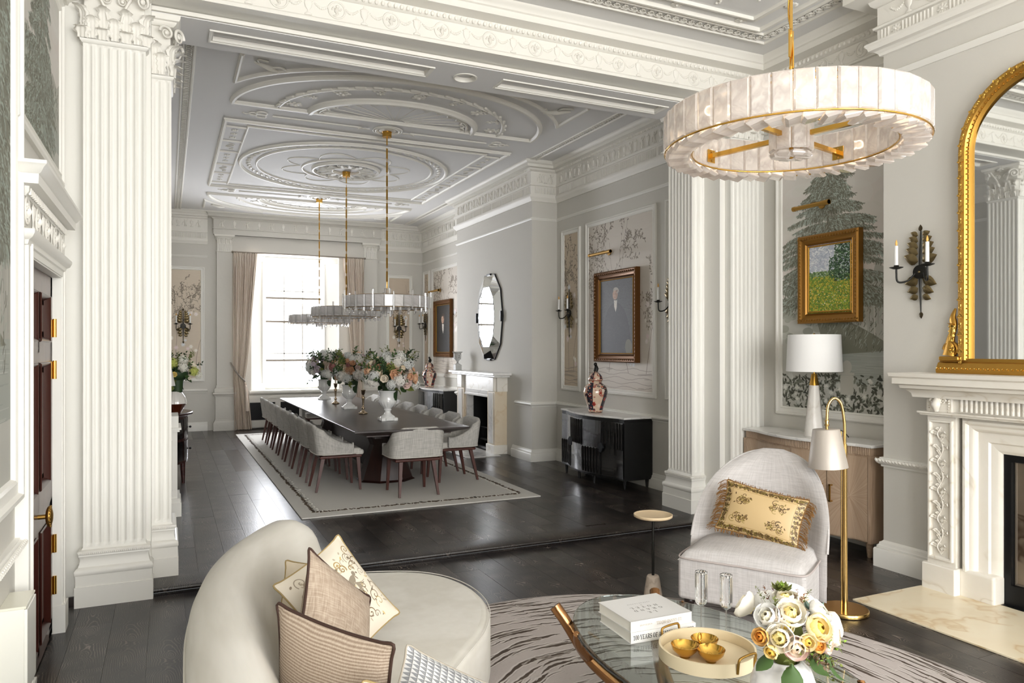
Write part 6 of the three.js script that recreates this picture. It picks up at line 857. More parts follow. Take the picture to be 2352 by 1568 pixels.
{ const map = canvasTex(512, 336, (g, w, h) => { const keep = seed; seed = 71; g.fillStyle = '#c4a97b'; g.fillRect(0, 0, w, h); g.lineCap = 'round'; const mot = (x, y, s) => { for (let i = 0; i < 7; i++) { g.strokeStyle = ['#4a3415', '#6b4d20', '#8c7a3a'][i % 3]; g.lineWidth = 3.5; swirl(g, x + rr(-26, 26) * s, y + rr(-18, 18) * s, rr(9, 18) * s, 1, i % 2 ? 1 : -1); } for (let i = 0; i < 8; i++) { g.fillStyle = ['#4a3415', '#7a6a2c', '#5c431d'][i % 3]; g.save(); g.translate(x + rr(-34, 34) * s, y + rr(-20, 20) * s); g.rotate(rr(0, 6)); g.beginPath(); g.ellipse(0, 0, 8, 3.5, 0, 0, 7); g.fill(); g.restore(); } };
    for (const [x, y] of [[125, 105], [375, 105], [125, 235], [375, 235]]) { mot(x, y, 1.7); mot(x + (x < 200 ? 30 : -30), y, 1.1); } g.strokeStyle = '#8f7136'; g.lineWidth = 2; g.strokeRect(48, 44, w - 96, h - 88); for (let i = 0; i < 16; i++) { mot(20 + i * 32, 22, 0.6); mot(20 + i * 32, h - 22, 0.6); } for (let i = 0; i < 9; i++) { mot(24, 30 + i * 34, 0.6); mot(w - 24, 30 + i * 34, 0.6); } seed = keep; });
  const c = cushion('gold fringed cushion with brown scroll embroidery on the armchair', [3.31, 0.625, -3.47], [0.52, -0.16, 0.84], [-0.78, 0.33, 0.5], 0.5, 0.31, 0.14, phy('#ffffff', 0.5, { map, sheen: 0.3 }), std('#c7a664', 0.6), std('#7a5523', 0.7));
  const l = []; const keep = seed; seed = 15; for (let i = 0; i < 420; i++) { const s = i % 4, t = rr(-1, 1), L = s % 2 ? rr(0.035, 0.06) : rr(0.012, 0.022), [a, b] = [[t, -1], [1, t], [t, 1], [-1, t]][s], nx = s === 1 ? 1 : s === 3 ? -1 : 0, ny = s === 0 ? -1 : s === 2 ? 1 : 0, x = a * 0.25 * (1 - 0.07 * (1 - b * b)), y = b * 0.155 * (1 - 0.07 * (1 - a * a)); l.push(tube([[x, y, 0], [x + nx * L * 0.6 + rr(-0.006, 0.006), y + ny * L * 0.6 - 0.006, rr(-0.008, 0.01)], [x + nx * L, y + ny * L - (s % 2 ? 0.03 : 0.006), rr(-0.012, 0.014)]], 0.0016, 3, 3)); } mesh('fringe', l, std('#8a5f26', 0.7), c).userData.kind = 'stuff'; seed = keep; }
// ---------- small side table, floor lamp ----------
{ const g = thing('side_table', 'small drinks table with a beige tray top, black stem and stone cone foot', 'side table', [2.9, 0.0185, -4.02]); mesh('cone_foot', lathe([[0, 0], [0.056, 0], [0.06, 0.008], [0.042, 0.12], [0.036, 0.132], [0, 0.134]], 28), std('#ffffff', 0.8, { map: marbleMap([196, 182, 166], [160, 146, 132], 0.8, 256) }), g); mesh('stem', cyl(0.009, 0.009, 0.378, 0, 0.13, 0, 14), M.iron, g); mesh('tray_top', lathe([[0, 0.512], [0.112, 0.512], [0.126, 0.52], [0.127, 0.534], [0.12, 0.536], [0.112, 0.526], [0, 0.524]], 40), std('#cdb795', 0.6), g); mesh('under_plate', cyl(0.09, 0.115, 0.006, 0, 0.506, 0, 30), M.iron, g); }
const lampGold = std('#cbab6e', 0.18, { metalness: 1 });
{ const g = thing('floor_lamp', 'brass reading floor lamp with a small tilted silver grey shade', 'floor lamp', [3.83, 0, -3.3], -25 * D);
  mesh('base', [lathe([[0, 0], [0.14, 0], [0.143, 0.006], [0.14, 0.024], [0.134, 0.028], [0, 0.028]], 48)], lampGold, g); mesh('pole', [cyl(0.017, 0.013, 1.02, 0, 0.028, 0, 16), cyl(0.004, 0.004, 1.1, -0.022, 0.028, 0, 8)], lampGold, g);
  mesh('swan_neck', tube([[-0.0, 1.04, 0], [-0.005, 1.2, 0], [-0.03, 1.31, 0], [-0.065, 1.335, 0], [-0.1, 1.3, 0], [-0.112, 1.2, 0], [-0.112, 1.13, 0]], 0.009, 40, 10), lampGold, g); mesh('collar', lathe([[0.009, 0], [0.016, 0.006], [0.01, 0.02], [0.015, 0.034], [0.009, 0.04]], 14).translate(-0.112, 1.16, 0), lampGold, g);
  mesh('shade', lathe([[0.118, 0.0], [0.08, 0.235], [0.0, 0.235], [0.0, 0.232], [0.077, 0.232], [0.115, 0.0]], 40).rotateZ(0.05).translate(-0.105, 0.905, 0), std('#bcb4ab', 0.45, { metalness: 0.35 }), g); }
// ---------- oak console, lamp, painting ----------
{ const oak = std('#ffffff', 0.45, { map: canvasTex(512, 512, (g, w, h) => { const keep = seed; seed = 21; g.fillStyle = '#b59c84'; g.fillRect(0, 0, w, h); for (let i = 0; i < 240; i++) { const a = rr(0, 7); g.strokeStyle = rnd() < 0.5 ? '#c8b29b' : '#a2876d'; g.globalAlpha = 0.4; g.lineWidth = rr(1, 5); g.beginPath(); g.moveTo(w / 2, h / 2); g.lineTo(w / 2 + Math.cos(a) * 720, h / 2 + Math.sin(a) * 720); g.stroke(); } g.globalAlpha = 1; seed = keep; }) }), oakS = std('#ffffff', 0.45, { map: grainMap([160, 134, 110], [188, 164, 141], 40, 2) });
  const g = thing('console_cabinet', 'pale oak bow front console with sunburst doors and marble top below the mural', 'console', [5.28, 0, -4.72], -PI / 2), W = 1.38, h = W / 2; const zf = x => 0.32 + 0.12 * Math.pow(Math.sin(PI * cl(((x + h) / W - 0.12) / 0.76)), 0.9);
  mesh('carcass', plan3d(bowPlan(-h, h, 0.32, 0.12, 18), 0.12, 0.8, 0.006), oakS, g); mesh('marble_top', plan3d(bowPlan(-h - 0.015, h + 0.015, 0.335, 0.13, 20), 0.865, 0.89, 0.004), M.marble, g);
  mesh('frieze', plan3d(bowPlan(-h + 0.008, h - 0.008, 0.316, 0.12, 18), 0.8, 0.865), oakS, g);
  for (let i = 0; i < 84; i++) { const x = -h + 0.02 + i * (W - 0.04) / 83; mesh('reed', flute(0.058, 0.0062).translate(x, 0.834, zf(x) - 0.004), oakS, g); }
  for (let k = 0; k < 4; k++) { const a = -h + 0.02 + k * (W - 0.04) / 4 + 0.003, b = a + (W - 0.04) / 4 - 0.006; const d = mesh('door', grid(8, 1, (u, v) => { const x = a + (b - a) * u; return [x, 0.135 + v * 0.655, zf(x) + 0.01]; }), oak, g); const x = k % 2 ? a + 0.035 : b - 0.035; mesh('handle', [bb(x - 0.006, x + 0.006, 0.4, 0.54, zf(x) + 0.026, zf(x) + 0.036), bb(x - 0.009, x + 0.009, 0.4, 0.41, zf(x) + 0.005, zf(x) + 0.036), bb(x - 0.009, x + 0.009, 0.53, 0.54, zf(x) + 0.005, zf(x) + 0.036)], M.brassDark, d); }
  mesh('end_rail', bb(h - 0.02, h + 0.006, 0.12, 0.8, 0, 0.33), oakS, g); mesh('end_rail', bb(-h - 0.006, -h + 0.02, 0.12, 0.8, 0, 0.33), oakS, g);
  for (const [x, z] of [[-h + 0.05, 0.27], [h - 0.05, 0.27], [-h + 0.05, 0.05], [h - 0.05, 0.05], [-0.22, 0.38], [0.22, 0.38]]) mesh('leg', taperTube([[x, 0, z], [x, 0.13, z]], [0.018, 0.032], 2, 8), oakS, g); }
{ const g = thing('table_lamp', 'alabaster table lamp with a white drum shade on the oak console', 'table lamp', [5.04, 0.891, -4.66]); mesh('alabaster_base', [new THREE.CylinderGeometry(0.042, 0.085, 0.42, 6).translate(0, 0.225, 0), cyl(0.088, 0.088, 0.015, 0, 0, 0, 6)], std('#ffffff', 0.35, { map: marbleMap([236, 232, 226], [212, 204, 194], 0.7, 256) }), g); mesh('brass_neck', [new THREE.CylinderGeometry(0.022, 0.04, 0.1, 4).rotateY(PI / 4).translate(0, 0.485, 0), cyl(0.008, 0.008, 0.28, 0, 0.53, 0, 10), sph(0.012, 0, 0.87, 0, 8)], M.brass, g); mesh('drum_shade', lathe([[0.228, 0.555], [0.214, 0.87], [0.211, 0.87], [0.225, 0.555]], 48), std('#f4f3f1', 0.85), g); mesh('flex', tube([[0.05, 0.02, 0.06], [0.1, 0.06, 0.12], [0.14, 0.05, 0.18], [0.16, 0.003, 0.22]], 0.004, 16, 6), M.black, g); }
const meadow = canvasTex(400, 512, (g, w, h) => { const keep = seed; seed = 33; g.fillStyle = '#b9c0cc'; g.fillRect(0, 0, w, h); g.fillStyle = '#6f8a30'; g.fillRect(0, h * 0.47, w, h * 0.53); const dab = (n, x0, x1, y0, y1, cols, a, b) => { for (let i = 0; i < n; i++) { g.fillStyle = cols[Math.floor(rnd() * cols.length)]; g.save(); g.translate(rr(x0, x1) * w, rr(y0, y1) * h); g.rotate(rr(-1, 1)); g.fillRect(-a * rr(0.5, 1), -b, a * rr(1, 2), b * rr(1, 2)); g.restore(); } };
  dab(900, 0, 1, 0, 0.45, ['#c9cfd8', '#e6e8ea', '#aab3c2', '#d8dade', '#b8bccb'], 14, 5); dab(500, 0, 1, 0.4, 0.5, ['#5c7a4a', '#3f6038', '#7f9a5a', '#8aa36a'], 10, 4); dab(1400, 0, 1, 0.47, 1, ['#7f9a2e', '#9fb23a', '#c6b23c', '#5d7f2a', '#b39a2c', '#48702a', '#d8c24a'], 8, 4); dab(900, 0.62, 1, 0.02, 0.55, ['#1f3a24', '#2e5230', '#16281c', '#47683f', '#9fb0a0'], 8, 5); dab(160, 0.5, 0.66, 0.2, 0.5, ['#2a4a2e', '#3d5c3a'], 6, 5); dab(120, 0, 1, 0.6, 1, ['#e9e4d8', '#d98c3a', '#f2e6a0'], 4, 3); seed = keep; });
picture('gilt framed impressionist meadow painting hung on the alcove mural', [5.287, 2.262, -4.7], -PI / 2, 0.66, 0.79, meadow, 0.95, [M.gildFrame, M.giltOld], 0.03); pictureLight('brass picture light above the meadow painting', [5.287, 2.9, -4.79], -PI / 2, 0.4);

// ---------- sitting room fireplace ----------
{ const g = thing('fireplace', 'carved white marble fireplace with fluted frieze and iron register grate', 'fireplace', [4.9, 0, -2.45], -PI / 2);
  mesh('mantel_shelf', sweep([[0, 1.31], [0.02, 1.31], [0.025, 1.335], [0.05, 1.36], [0.075, 1.37], [0.08, 1.39], [0.11, 1.4], [0.11, 1.44], [0.125, 1.45], [0.13, 1.475], [-0.1, 1.475]], [[-1.0, 0], [-1.0, 0.2], [1.0, 0.2], [1.0, 0]], { side: 1, caps: false }), M.statuary, g); mesh('mantel_top', bb(-1.02, 1.02, 1.4, 1.474, 0, 0.22), M.statuary, g);
  mesh('frieze', bb(-0.95, 0.95, 1.21, 1.33, 0, 0.17), M.statuary, g); for (let i = 0; i < 44; i++) child('flute', flute(0.085, 0.011), M.statuary, g, [-0.7 + i * 0.0326, 1.27, 0.172]);
  mesh('frieze_moulding', sweep([[0, 1.19], [0.015, 1.19], [0.02, 1.2], [0.03, 1.205], [0.03, 1.215], [0, 1.22]], [[-0.96, 0], [-0.96, 0.185], [0.96, 0.185], [0.96, 0]], { side: 1, caps: false }), M.statuary, g);
  for (const s of [-1, 1]) { const j = new THREE.Group(); j.name = 'jamb'; j.position.x = s * 0.845; g.add(j);
    mesh('pier', bb(-0.1, 0.1, 0.18, 1.2, 0, 0.165), M.statuary, j); mesh('pier_frame', sweepWall([[0, 0.165], [0.001, 0.185], [0.012, 0.185], [0.02, 0.17], [0.02, 0.16]], rectPath(-0.085, 0.085, 0.22, 1.16), { closed: true }), M.statuary, j);
    for (let i = 0; i < 9; i++) { const y = 0.26 + i * 0.095; mesh('carved_stem', tube([[0, y, 0.17], [(i % 2 ? 1 : -1) * 0.02, y + 0.045, 0.178], [0, y + 0.095, 0.17]], 0.0055, 8, 5), M.statuary, j); child('carved_leaf', acanthus(0.035, 0.07, 0.3, 3), M.statuary, j, [0.0, y + 0.03, 0.163], [0, 0, i % 2 ? 0.9 : -0.9]); child('carved_leaf', acanthus(0.028, 0.05, 0.3, 3), M.statuary, j, [0.0, y + 0.06, 0.163], [0, 0, i % 2 ? -0.8 : 0.8]); child('carved_leaf', acanthus(0.034, 0.06, 0.3, 3), M.statuary, j, [(i % 2 ? 1 : -1) * 0.015, y + 0.045, 0.165], [0, 0, i % 2 ? -1.3 : 1.3]); child('carved_leaf', acanthus(0.03, 0.05, 0.3, 3), M.statuary, j, [0, y, 0.165], [0, 0, i % 2 ? 0.5 : -0.5]); child('carved_flower', rosette(0.018, 6), M.statuary, j, [(i % 2 ? -1 : 1) * 0.024, y + 0.04, 0.17]); }
    mesh('plinth_block', rb(0.235, 0.185, 0.21, 0.008, 0, 0, 0.1), M.statuary, j);
    const b = new THREE.Group(); b.name = 'ram_head_block'; b.position.set(0, 1.265, 0.19); j.add(b); mesh('block', bb(-0.085, 0.085, -0.055, 0.06, -0.02, 0.0), M.statuary, b); mesh('ram_mask', [taperTube([[0, 0.04, 0.01], [0, 0, 0.03], [0, -0.045, 0.025]], [0.024, 0.03, 0.014], 8, 8), volute(0.022, 1, 0.007).translate(0.036, 0.026, 0.012), volute(0.022, -1, 0.007).translate(-0.036, 0.026, 0.012)], M.statuary, b); for (const q of [-1, 1]) mesh('husk_drop', Array.from({ length: 5 }, (_, i) => sph(0.008 - i * 0.0008, q * 0.07, 0.03 - i * 0.018, 0.004, 6)), M.statuary, b); }
  mesh('inner_architrave', sweepWall([[0, 0.13], [0.02, 0.155], [0.035, 0.155], [0.05, 0.135], [0.07, 0.13], [0.085, 0.115], [0.09, 0.1], [0.15, 0.095], [0.16, 0.08], [0.2, 0.075], [0.22, 0.06], [0.22, -0.05], [0, -0.05]], [[-0.725, 0.18], [-0.725, 1.19], [0.725, 1.19], [0.725, 0.18]], { side: 1 }), M.statuary, g); for (const s of [-1, 1]) mesh('plinth_block', rb(0.235, 0.19, 0.18, 0.02, s * 0.62, 0, 0.06, 3), M.statuary, g);
  const r = new THREE.Group(); r.name = 'register_grate'; g.add(r); mesh('outer_frame', sweepWall([[0, 0.02], [0, 0.05], [0.045, 0.05], [0.05, 0.02]], [[-0.505, 0], [-0.505, 0.97], [0.505, 0.97], [0.505, 0]], { side: 1 }), M.blackIron, r);
  for (const s of [-1, 1]) { mesh('steel_plate', bb(s > 0 ? 0.29 : -0.455, s > 0 ? 0.455 : -0.29, 0.14, 0.93, 0.0, 0.015), std('#ffffff', 0.42, { metalness: 0.7, map: marbleMap([150, 138, 122], [84, 70, 58], 1.4, 256) }), r); mesh('bead_frame', sweepWall([[0, 0.01], [0.003, 0.024], [0.012, 0.024], [0.016, 0.01]], rectPath(s > 0 ? 0.29 : -0.455, s > 0 ? 0.455 : -0.29, 0.14, 0.93), { closed: true }), M.steel, r); child('steel_rosette', rosette(0.03, 12), M.steel, r, [s * 0.372, 0.86, 0.018]); mesh('foot_block', bb(s > 0 ? 0.28 : -0.46, s > 0 ? 0.46 : -0.28, 0, 0.14, -0.02, 0.05), M.blackIron, r); }
  mesh('arch_plate', bb(-0.29, 0.29, 0.76, 0.93, 0, 0.015), std('#8a7b6a', 0.4, { metalness: 0.7 }), r); mesh('firebox', [bb(-0.29, 0.29, 0, 0.76, -0.36, -0.34), bb(-0.3, -0.28, 0, 0.76, -0.34, 0), bb(0.28, 0.3, 0, 0.76, -0.34, 0), bb(-0.29, 0.29, 0, 0.02, -0.34, 0.05)], M.black, r); for (let i = 0; i < 4; i++) mesh('grate_bar', cyl(0.008, 0.008, 0.56, 0, 0, 0, 8).rotateZ(PI / 2).translate(0.28, 0.24 + i * 0.07, 0.02), M.blackIron, r); }
{ const h = thing('hearth_slab', 'polished cream marble hearth slab in front of the carved fireplace', 'hearth', [4.46, 0, -2.45]); mesh('slab', rb(0.84, 0.012, 1.96, 0.003, 0.01, 0, 0), M.hearth, h); mesh('slate_border', rb(0.16, 0.014, 1.0, 0.002, 0.43, 0, 0), M.blackIron, h); }
// overmantel mirror
const gOrnA = merge([acanthus(0.026, 0.05, 0.25, 3).rotateZ(-PI / 2).scale(1, 1, 0.6), sph(0.007, 0, 0, 0.004, 6)]), gOrnB = merge([acanthus(0.022, 0.04, 0.3, 3).rotateZ(-1).scale(1, 1, 0.6), acanthus(0.022, 0.04, 0.3, 3).rotateZ(-2.1).scale(1, 1, 0.6)]), beadG = new THREE.IcosahedronGeometry(0.0065, 0);
{ const g = thing('overmantel_mirror', 'gilded arched overmantel mirror standing on the marble mantel', 'mirror', [4.89, 1.476, -2.45], -PI / 2); const w = 0.8, H = 1.97, r = 0.5;
  const path = [[-w, 0.09], ...arcPath(-w + r, H - r, r, r, PI, PI / 2, 14), ...arcPath(w - r, H - r, r, r, PI / 2, 0, 14), [w, 0.09]].reverse();
  const fr = mesh('frame', [sweepWall([[0, 0], [0, 0.05], [0.01, 0.065], [0.03, 0.07], [0.05, 0.062], [0.06, 0.045], [0.07, 0.045], [0.078, 0.038], [0.09, 0.03], [0.09, 0]], path, { side: -1 })], M.giltOld, g); const inn = p => p;
  const cp = new THREE.CatmullRomCurve3(path.map(([x, y]) => V(x, y, 0)), false, 'catmullrom', 0.1); const n = 86; for (let i = 0; i < n; i++) { const u = (i + 0.5) / n, p = cp.getPointAt(u), t = cp.getTangentAt(u), m = V(t.y, -t.x, 0); if (m.x * p.x > 0 || m.y > 0.3) m.multiplyScalar(1); const s = (p.x * m.x + (p.y - 1) * m.y) > 0 ? -1 : 1; child('foliate_ornament', i % 2 ? gOrnA : gOrnB, M.gold, fr, [p.x + m.x * s * 0.03, p.y + m.y * s * 0.03, 0.068], [0, 0, Math.atan2(t.y, t.x)]); }
  for (let i = 0; i < 150; i++) { const u = (i + 0.5) / 150, p = cp.getPointAt(u), t = cp.getTangentAt(u), m = V(t.y, -t.x, 0), s = (p.x * m.x + (p.y - 1) * m.y) > 0 ? -1 : 1; child('bead', beadG, M.gold, fr, [p.x + m.x * s * 0.066, p.y + m.y * s * 0.066, 0.05]); }
  mesh('mirror_glass', extr([[-w + 0.08, 0.06], [w - 0.08, 0.06], ...path.map(([x, y]) => [Math.sign(x) * Math.max(0, Math.abs(x) - 0.08), y - (y > 0.2 ? 0.08 * cl((y - 1.2) / 0.7) : 0)]).filter(p => p[1] > 0.2)], 0.012).translate(0, 0, 0.01), M.mirror, g);
  mesh('bottom_rail', [sweep([[0, 0], [0.09, 0], [0.095, 0.02], [0.08, 0.05], [0.07, 0.07], [0.05, 0.078], [0.05, 0.1], [0, 0.1]], [[-0.93, 0], [0.93, 0]], { side: 1 })], M.giltOld, g); for (let i = 0; i < 64; i++) child('bead', beadG, M.gold, g, [-0.92 + i * 0.0292, 0.035, 0.092]);
  for (const s of [-1, 1]) { const c = new THREE.Group(); c.name = 'corner_scroll'; c.position.set(s * 0.845, 0.1, 0.05); g.add(c); mesh('scroll', [volute(0.055, s, 0.013).translate(0, 0.06, 0), taperTube([[s * 0.02, 0.02, -0.01], [s * 0.01, 0.13, -0.01], [-s * 0.01, 0.22, -0.015], [s * 0.0, 0.28, -0.02], [-s * 0.02, 0.34, -0.02]], [0.05, 0.035, 0.022, 0.026, 0.008], 20, 8).scale(1, 1, 0.6)], M.giltOld, c); child('rosette', rosette(0.03, 6), M.gold, c, [0, 0.06, 0.014]); child('leaf', acanthus(0.06, 0.16, 0.3), M.gold, c, [0, 0.12, 0], [0, 0, s * 0.12]); mesh('foot', rb(0.14, 0.03, 0.1, 0.01, 0, -0.015, -0.01), M.giltOld, c); } }
// ---------- sitting room chandelier ----------
{ const g = thing('chandelier', 'large lit rock crystal ring chandelier on a brass chain in the sitting room', 'chandelier', [2.459, 2.51, -2.4]); const R = 0.535, h = 0.155;
  const lit = new THREE.MeshPhysicalMaterial({ color: '#e8e5e2', map: quartzMap, roughness: 0.16, transmission: 0.4, thickness: 0.01, ior: 1.5, clearcoat: 0.5, emissive: '#ffeeda', emissiveMap: quartzMap, emissiveIntensity: 0.1 });
  const pg = [0, 1, 2].map(k => { const f = extr([[-0.037, 0], [0.037, 0], [0.037, h], [-0.037, h]], 0.018, 0.007, 1).translate(0, 0, -0.009); const uv = f.attributes.uv; for (let i = 0; i < uv.count; i++) uv.setXY(i, uv.getX(i) * 3 + k * 0.31, uv.getY(i) * 3 + k * 0.17); return f; });
  const no = 44; for (let i = 0; i < no; i++) { const a = i * 2 * PI / no; child('outer_crystal', pg[i % 3], lit, g, [R * Math.sin(a), 0.006, R * Math.cos(a)], [0, a + rr(-0.05, 0.05), 0]); }
  const ni = 36; for (let i = 0; i < ni; i++) { const a = i * 2 * PI / ni; child('inner_crystal', pg[(i + 1) % 3], lit, g, [(R - 0.105) * Math.sin(a), 0.006, (R - 0.105) * Math.cos(a)], [0, a + PI + rr(-0.05, 0.05), 0]); }
  const wedge = extr([[-0.03, 0], [0.03, 0], [0.034, 0.104], [-0.034, 0.104]], 0.024, 0.01, 1).rotateX(PI / 2).translate(0, 0, -0.052); const nb = 48; for (let i = 0; i < nb; i++) { const a = i * 2 * PI / nb; child('lower_crystal', wedge, lit, g, [(R - 0.052) * Math.sin(a), 0.006, (R - 0.052) * Math.cos(a)], [0.08 * ((i % 2) * 2 - 1), a, 0.25]); }
  mesh('gold_band', [R + 0.004, R - 0.115].flatMap(r => [new THREE.TorusGeometry(r, 0.004, 6, 72).rotateX(PI / 2).translate(0, 0.004, 0)]), M.gold, g); mesh('upper_rim', [new THREE.TorusGeometry(R - 0.02, 0.005, 6, 72).rotateX(PI / 2).translate(0, h, 0), new THREE.TorusGeometry(R - 0.09, 0.005, 6, 72).rotateX(PI / 2).translate(0, h, 0)], M.gold, g);
  for (let i = 0; i < 4; i++) { const a = i * PI / 2 + 0.25, A = new THREE.Group(); A.name = 'arm'; A.rotation.y = a; g.add(A); mesh('bar', bb(-0.009, 0.009, 0.045, 0.065, 0.07, R - 0.115), M.gold, A); mesh('fixing_plate', [bb(-0.026, 0.026, 0.024, 0.084, R - 0.125, R - 0.12), bb(-0.026, 0.026, 0.02, 0.08, 0.072, 0.077)], M.gold, A); mesh('screw', [sph(0.005, 0, 0.034, R - 0.126, 6), sph(0.005, 0, 0.074, R - 0.126, 6)], M.brassDark, A); }
  for (let i = 0; i < 8; i++) { const a = i * PI / 4 + 0.4; child('hub_crystal', pg[i % 3], lit, g, [0.08 * Math.sin(a), -0.01, 0.08 * Math.cos(a)], [0, a, 0], [0.85, 0.85, 1]); child('hub_crystal', wedge, lit, g, [0.045 * Math.sin(a), -0.012, 0.045 * Math.cos(a)], [0.15, a, 0], [0.8, 1, 0.75]); }
  mesh('stem', cyl(0.009, 0.009, 0.36, 0, 0, 0, 10), M.gold, g); mesh('finial', [sph(0.012, 0, -0.028, 0, 8)], M.gold, g); chain(g, 0.34, CL - 2.51 - 0.1, 0.15, M.gold); for (let i = 0; i < 4; i++) mesh('hook_plate', bb(-0.018, 0.018, 0.4 + i * 0.42, 0.52 + i * 0.42, -0.003, 0.003).rotateY(0.3), M.gold, g); mesh('flex', tube(Array.from({ length: 12 }, (_, i) => [0.012 * Math.sin(i * 1.7), 0.35 + i * 0.12, 0.012 * Math.cos(i * 1.7)]), 0.0035, 60, 5), M.gold, g); mesh('canopy', cyl(0.07, 0.07, 0.06, 0, CL - 2.51 - 0.06, 0, 24), M.gold, g);
  const bulbM = new THREE.MeshStandardMaterial({ color: '#fff6e6', emissive: '#ffe9c8', emissiveIntensity: 3 }); for (let i = 0; i < 8; i++) { const a = i * PI / 4 + 0.1, x = (R - 0.052) * Math.sin(a), z = (R - 0.052) * Math.cos(a); mesh('bulb', sph(0.016, x, 0.09, z, 10), bulbM, g); const l = new THREE.PointLight('#ffe6c4', 0.22, 0, 2); l.name = 'chandelier_lamp'; l.position.set(2.459 + x, 2.6, -2.4 + z); l.castShadow = true; scene.add(l); } }
// ---------- coffee table and what stands on it ----------
const bronze = std('#a0754f', 0.22, { metalness: 1 }), TY = 0.42;
{ const g = thing('coffee_table', 'oval glass coffee table on branching polished bronze legs', 'coffee table', [1.96, 0.018, -2.35]);
  const ol = arcPath(0, 0, 0.43, 0.78, 0, 2 * PI, 72).slice(0, 72); mesh('glass_top', extr(ol, 0.012, 0.003, 2).rotateX(-PI / 2).translate(0, TY - 0.03, 0), phy('#e6f0ee', 0.01, { transmission: 1, thickness: 0.012, ior: 1.5, attenuationColor: new THREE.Color('#7fa89e'), attenuationDistance: 0.3 }), g);
  const leg = (a, r0, r1, k) => { const c = Math.cos(a), s = Math.sin(a), ell = (q, y, t = 0) => [(c * Math.cos(t) - s * Math.sin(t)) * 0.44 * q, y, (s * Math.cos(t) + c * Math.sin(t)) * 0.78 * q]; const b = new THREE.Group(); b.name = 'branch_leg'; g.add(b); mesh('limb', taperTube([ell(0.28, 0.034, 0.3 * k), ell(0.55, 0.12, 0.2 * k), ell(0.86, 0.24, 0.08 * k), ell(1.06, 0.4 - r0, 0), ell(1.14, 0.455 - r0 * 1.6, -0.02 * k)], [0.028, 0.036, 0.03, 0.026, 0.027], 36, 12), bronze, b); mesh('fork', taperTube([ell(0.86, 0.25, 0.06 * k), ell(0.95, 0.33, -0.12 * k), ell(0.985, 0.4, -0.22 * k)], [0.026, 0.02, 0.014], 16, 10), bronze, b); mesh('knuckle', sph(0.03, ...ell(0.55, 0.12, 0.2 * k), 10), bronze, b); };
  leg(-2.35, 0, 0, 1); leg(-1.0, 0.035, 0, -1); leg(0.8, 0, 0, 1); leg(2.3, 0, 0, -1); mesh('hub', [taperTube([[-0.1, 0.034, -0.25], [0, 0.06, 0], [0.1, 0.034, 0.25]], [0.03, 0.045, 0.03], 16, 10)], bronze, g); }
const tY = TY + 0.0005;
function book(label, pos, turn, w, h, d, coverTex, spineTex, tone) { const g = thing('book', label, 'book', pos, turn); const pm = std('#efece4', 0.8), cm = std(tone, 0.55);
  const cov = (y, t) => mesh('cover', [bb(-w / 2, w / 2, y, y + 0.003, -d / 2, d / 2)], cm, g); cov(0); cov(h - 0.003); mesh('pages', bb(-w / 2 + 0.004, w / 2 - 0.004, 0.003, h - 0.003, -d / 2 + 0.004, d / 2 - 0.003), pm, g);
  const sp = mesh('spine', new THREE.BoxGeometry(w, h, 0.003).translate(0, h / 2, d / 2), cm, g); mesh('spine_print', new THREE.PlaneGeometry(w * 0.98, h * 0.9).translate(0, h / 2, d / 2 + 0.0022), std('#ffffff', 0.55, { map: spineTex }), g); if (coverTex) mesh('cover_print', new THREE.PlaneGeometry(w * 0.98, d * 0.98).rotateX(-PI / 2).translate(0, h + 0.0006, 0), std('#ffffff', 0.5, { map: coverTex }), g); return g; }
const spine1 = canvasTex(1024, 100, (g, w, h) => { g.fillStyle = '#f6f5f2'; g.fillRect(0, 0, w, h); g.fillStyle = '#151515'; g.font = 'bold 66px serif'; g.textBaseline = 'middle'; g.fillText('100 YEARS OF A FAMILY BUSINESS', 24, h / 2, w - 48); });
const spine2 = canvasTex(1024, 110, (g, w, h) => { g.fillStyle = '#e4e2df'; g.fillRect(0, 0, w, h); g.translate(w / 2, h / 2); g.rotate(PI); g.fillStyle = '#a08a68'; g.font = '50px serif'; g.textAlign = 'center'; g.textBaseline = 'middle'; g.fillText('LE GRAND HÔTEL', -120, 0); g.font = '22px serif'; g.fillText('& CAFÉ DE LA PAIX', 270, 4); });
const cover2 = canvasTex(640, 540, (g, w, h) => { g.fillStyle = '#dfdedc'; g.fillRect(0, 0, w, h); g.translate(w / 2, h / 2); g.rotate(PI); g.fillStyle = '#6f6b66'; g.textAlign = 'center'; g.font = 'bold 52px serif'; g.fillText('L  E', 0, -120); g.fillText('G  R  A  N  D', 0, -50); g.fillText('H  O  T  E  L', 0, 20); g.font = '22px serif'; g.fillText('&', 0, 58); g.fillText('C A F É  D E  L A  P A I X', 0, 104); });
book('thick white hardback with black serif title at the bottom of the stack', [1.91, tY, -2.695], -0.06, 0.32, 0.046, 0.27, null, spine1, '#f4f3f0'); book('pale grey hotel picture book on top of the white hardback', [1.9, tY + 0.0462, -2.7], -0.02, 0.31, 0.044, 0.262, cover2, spine2, '#e2e0dd');
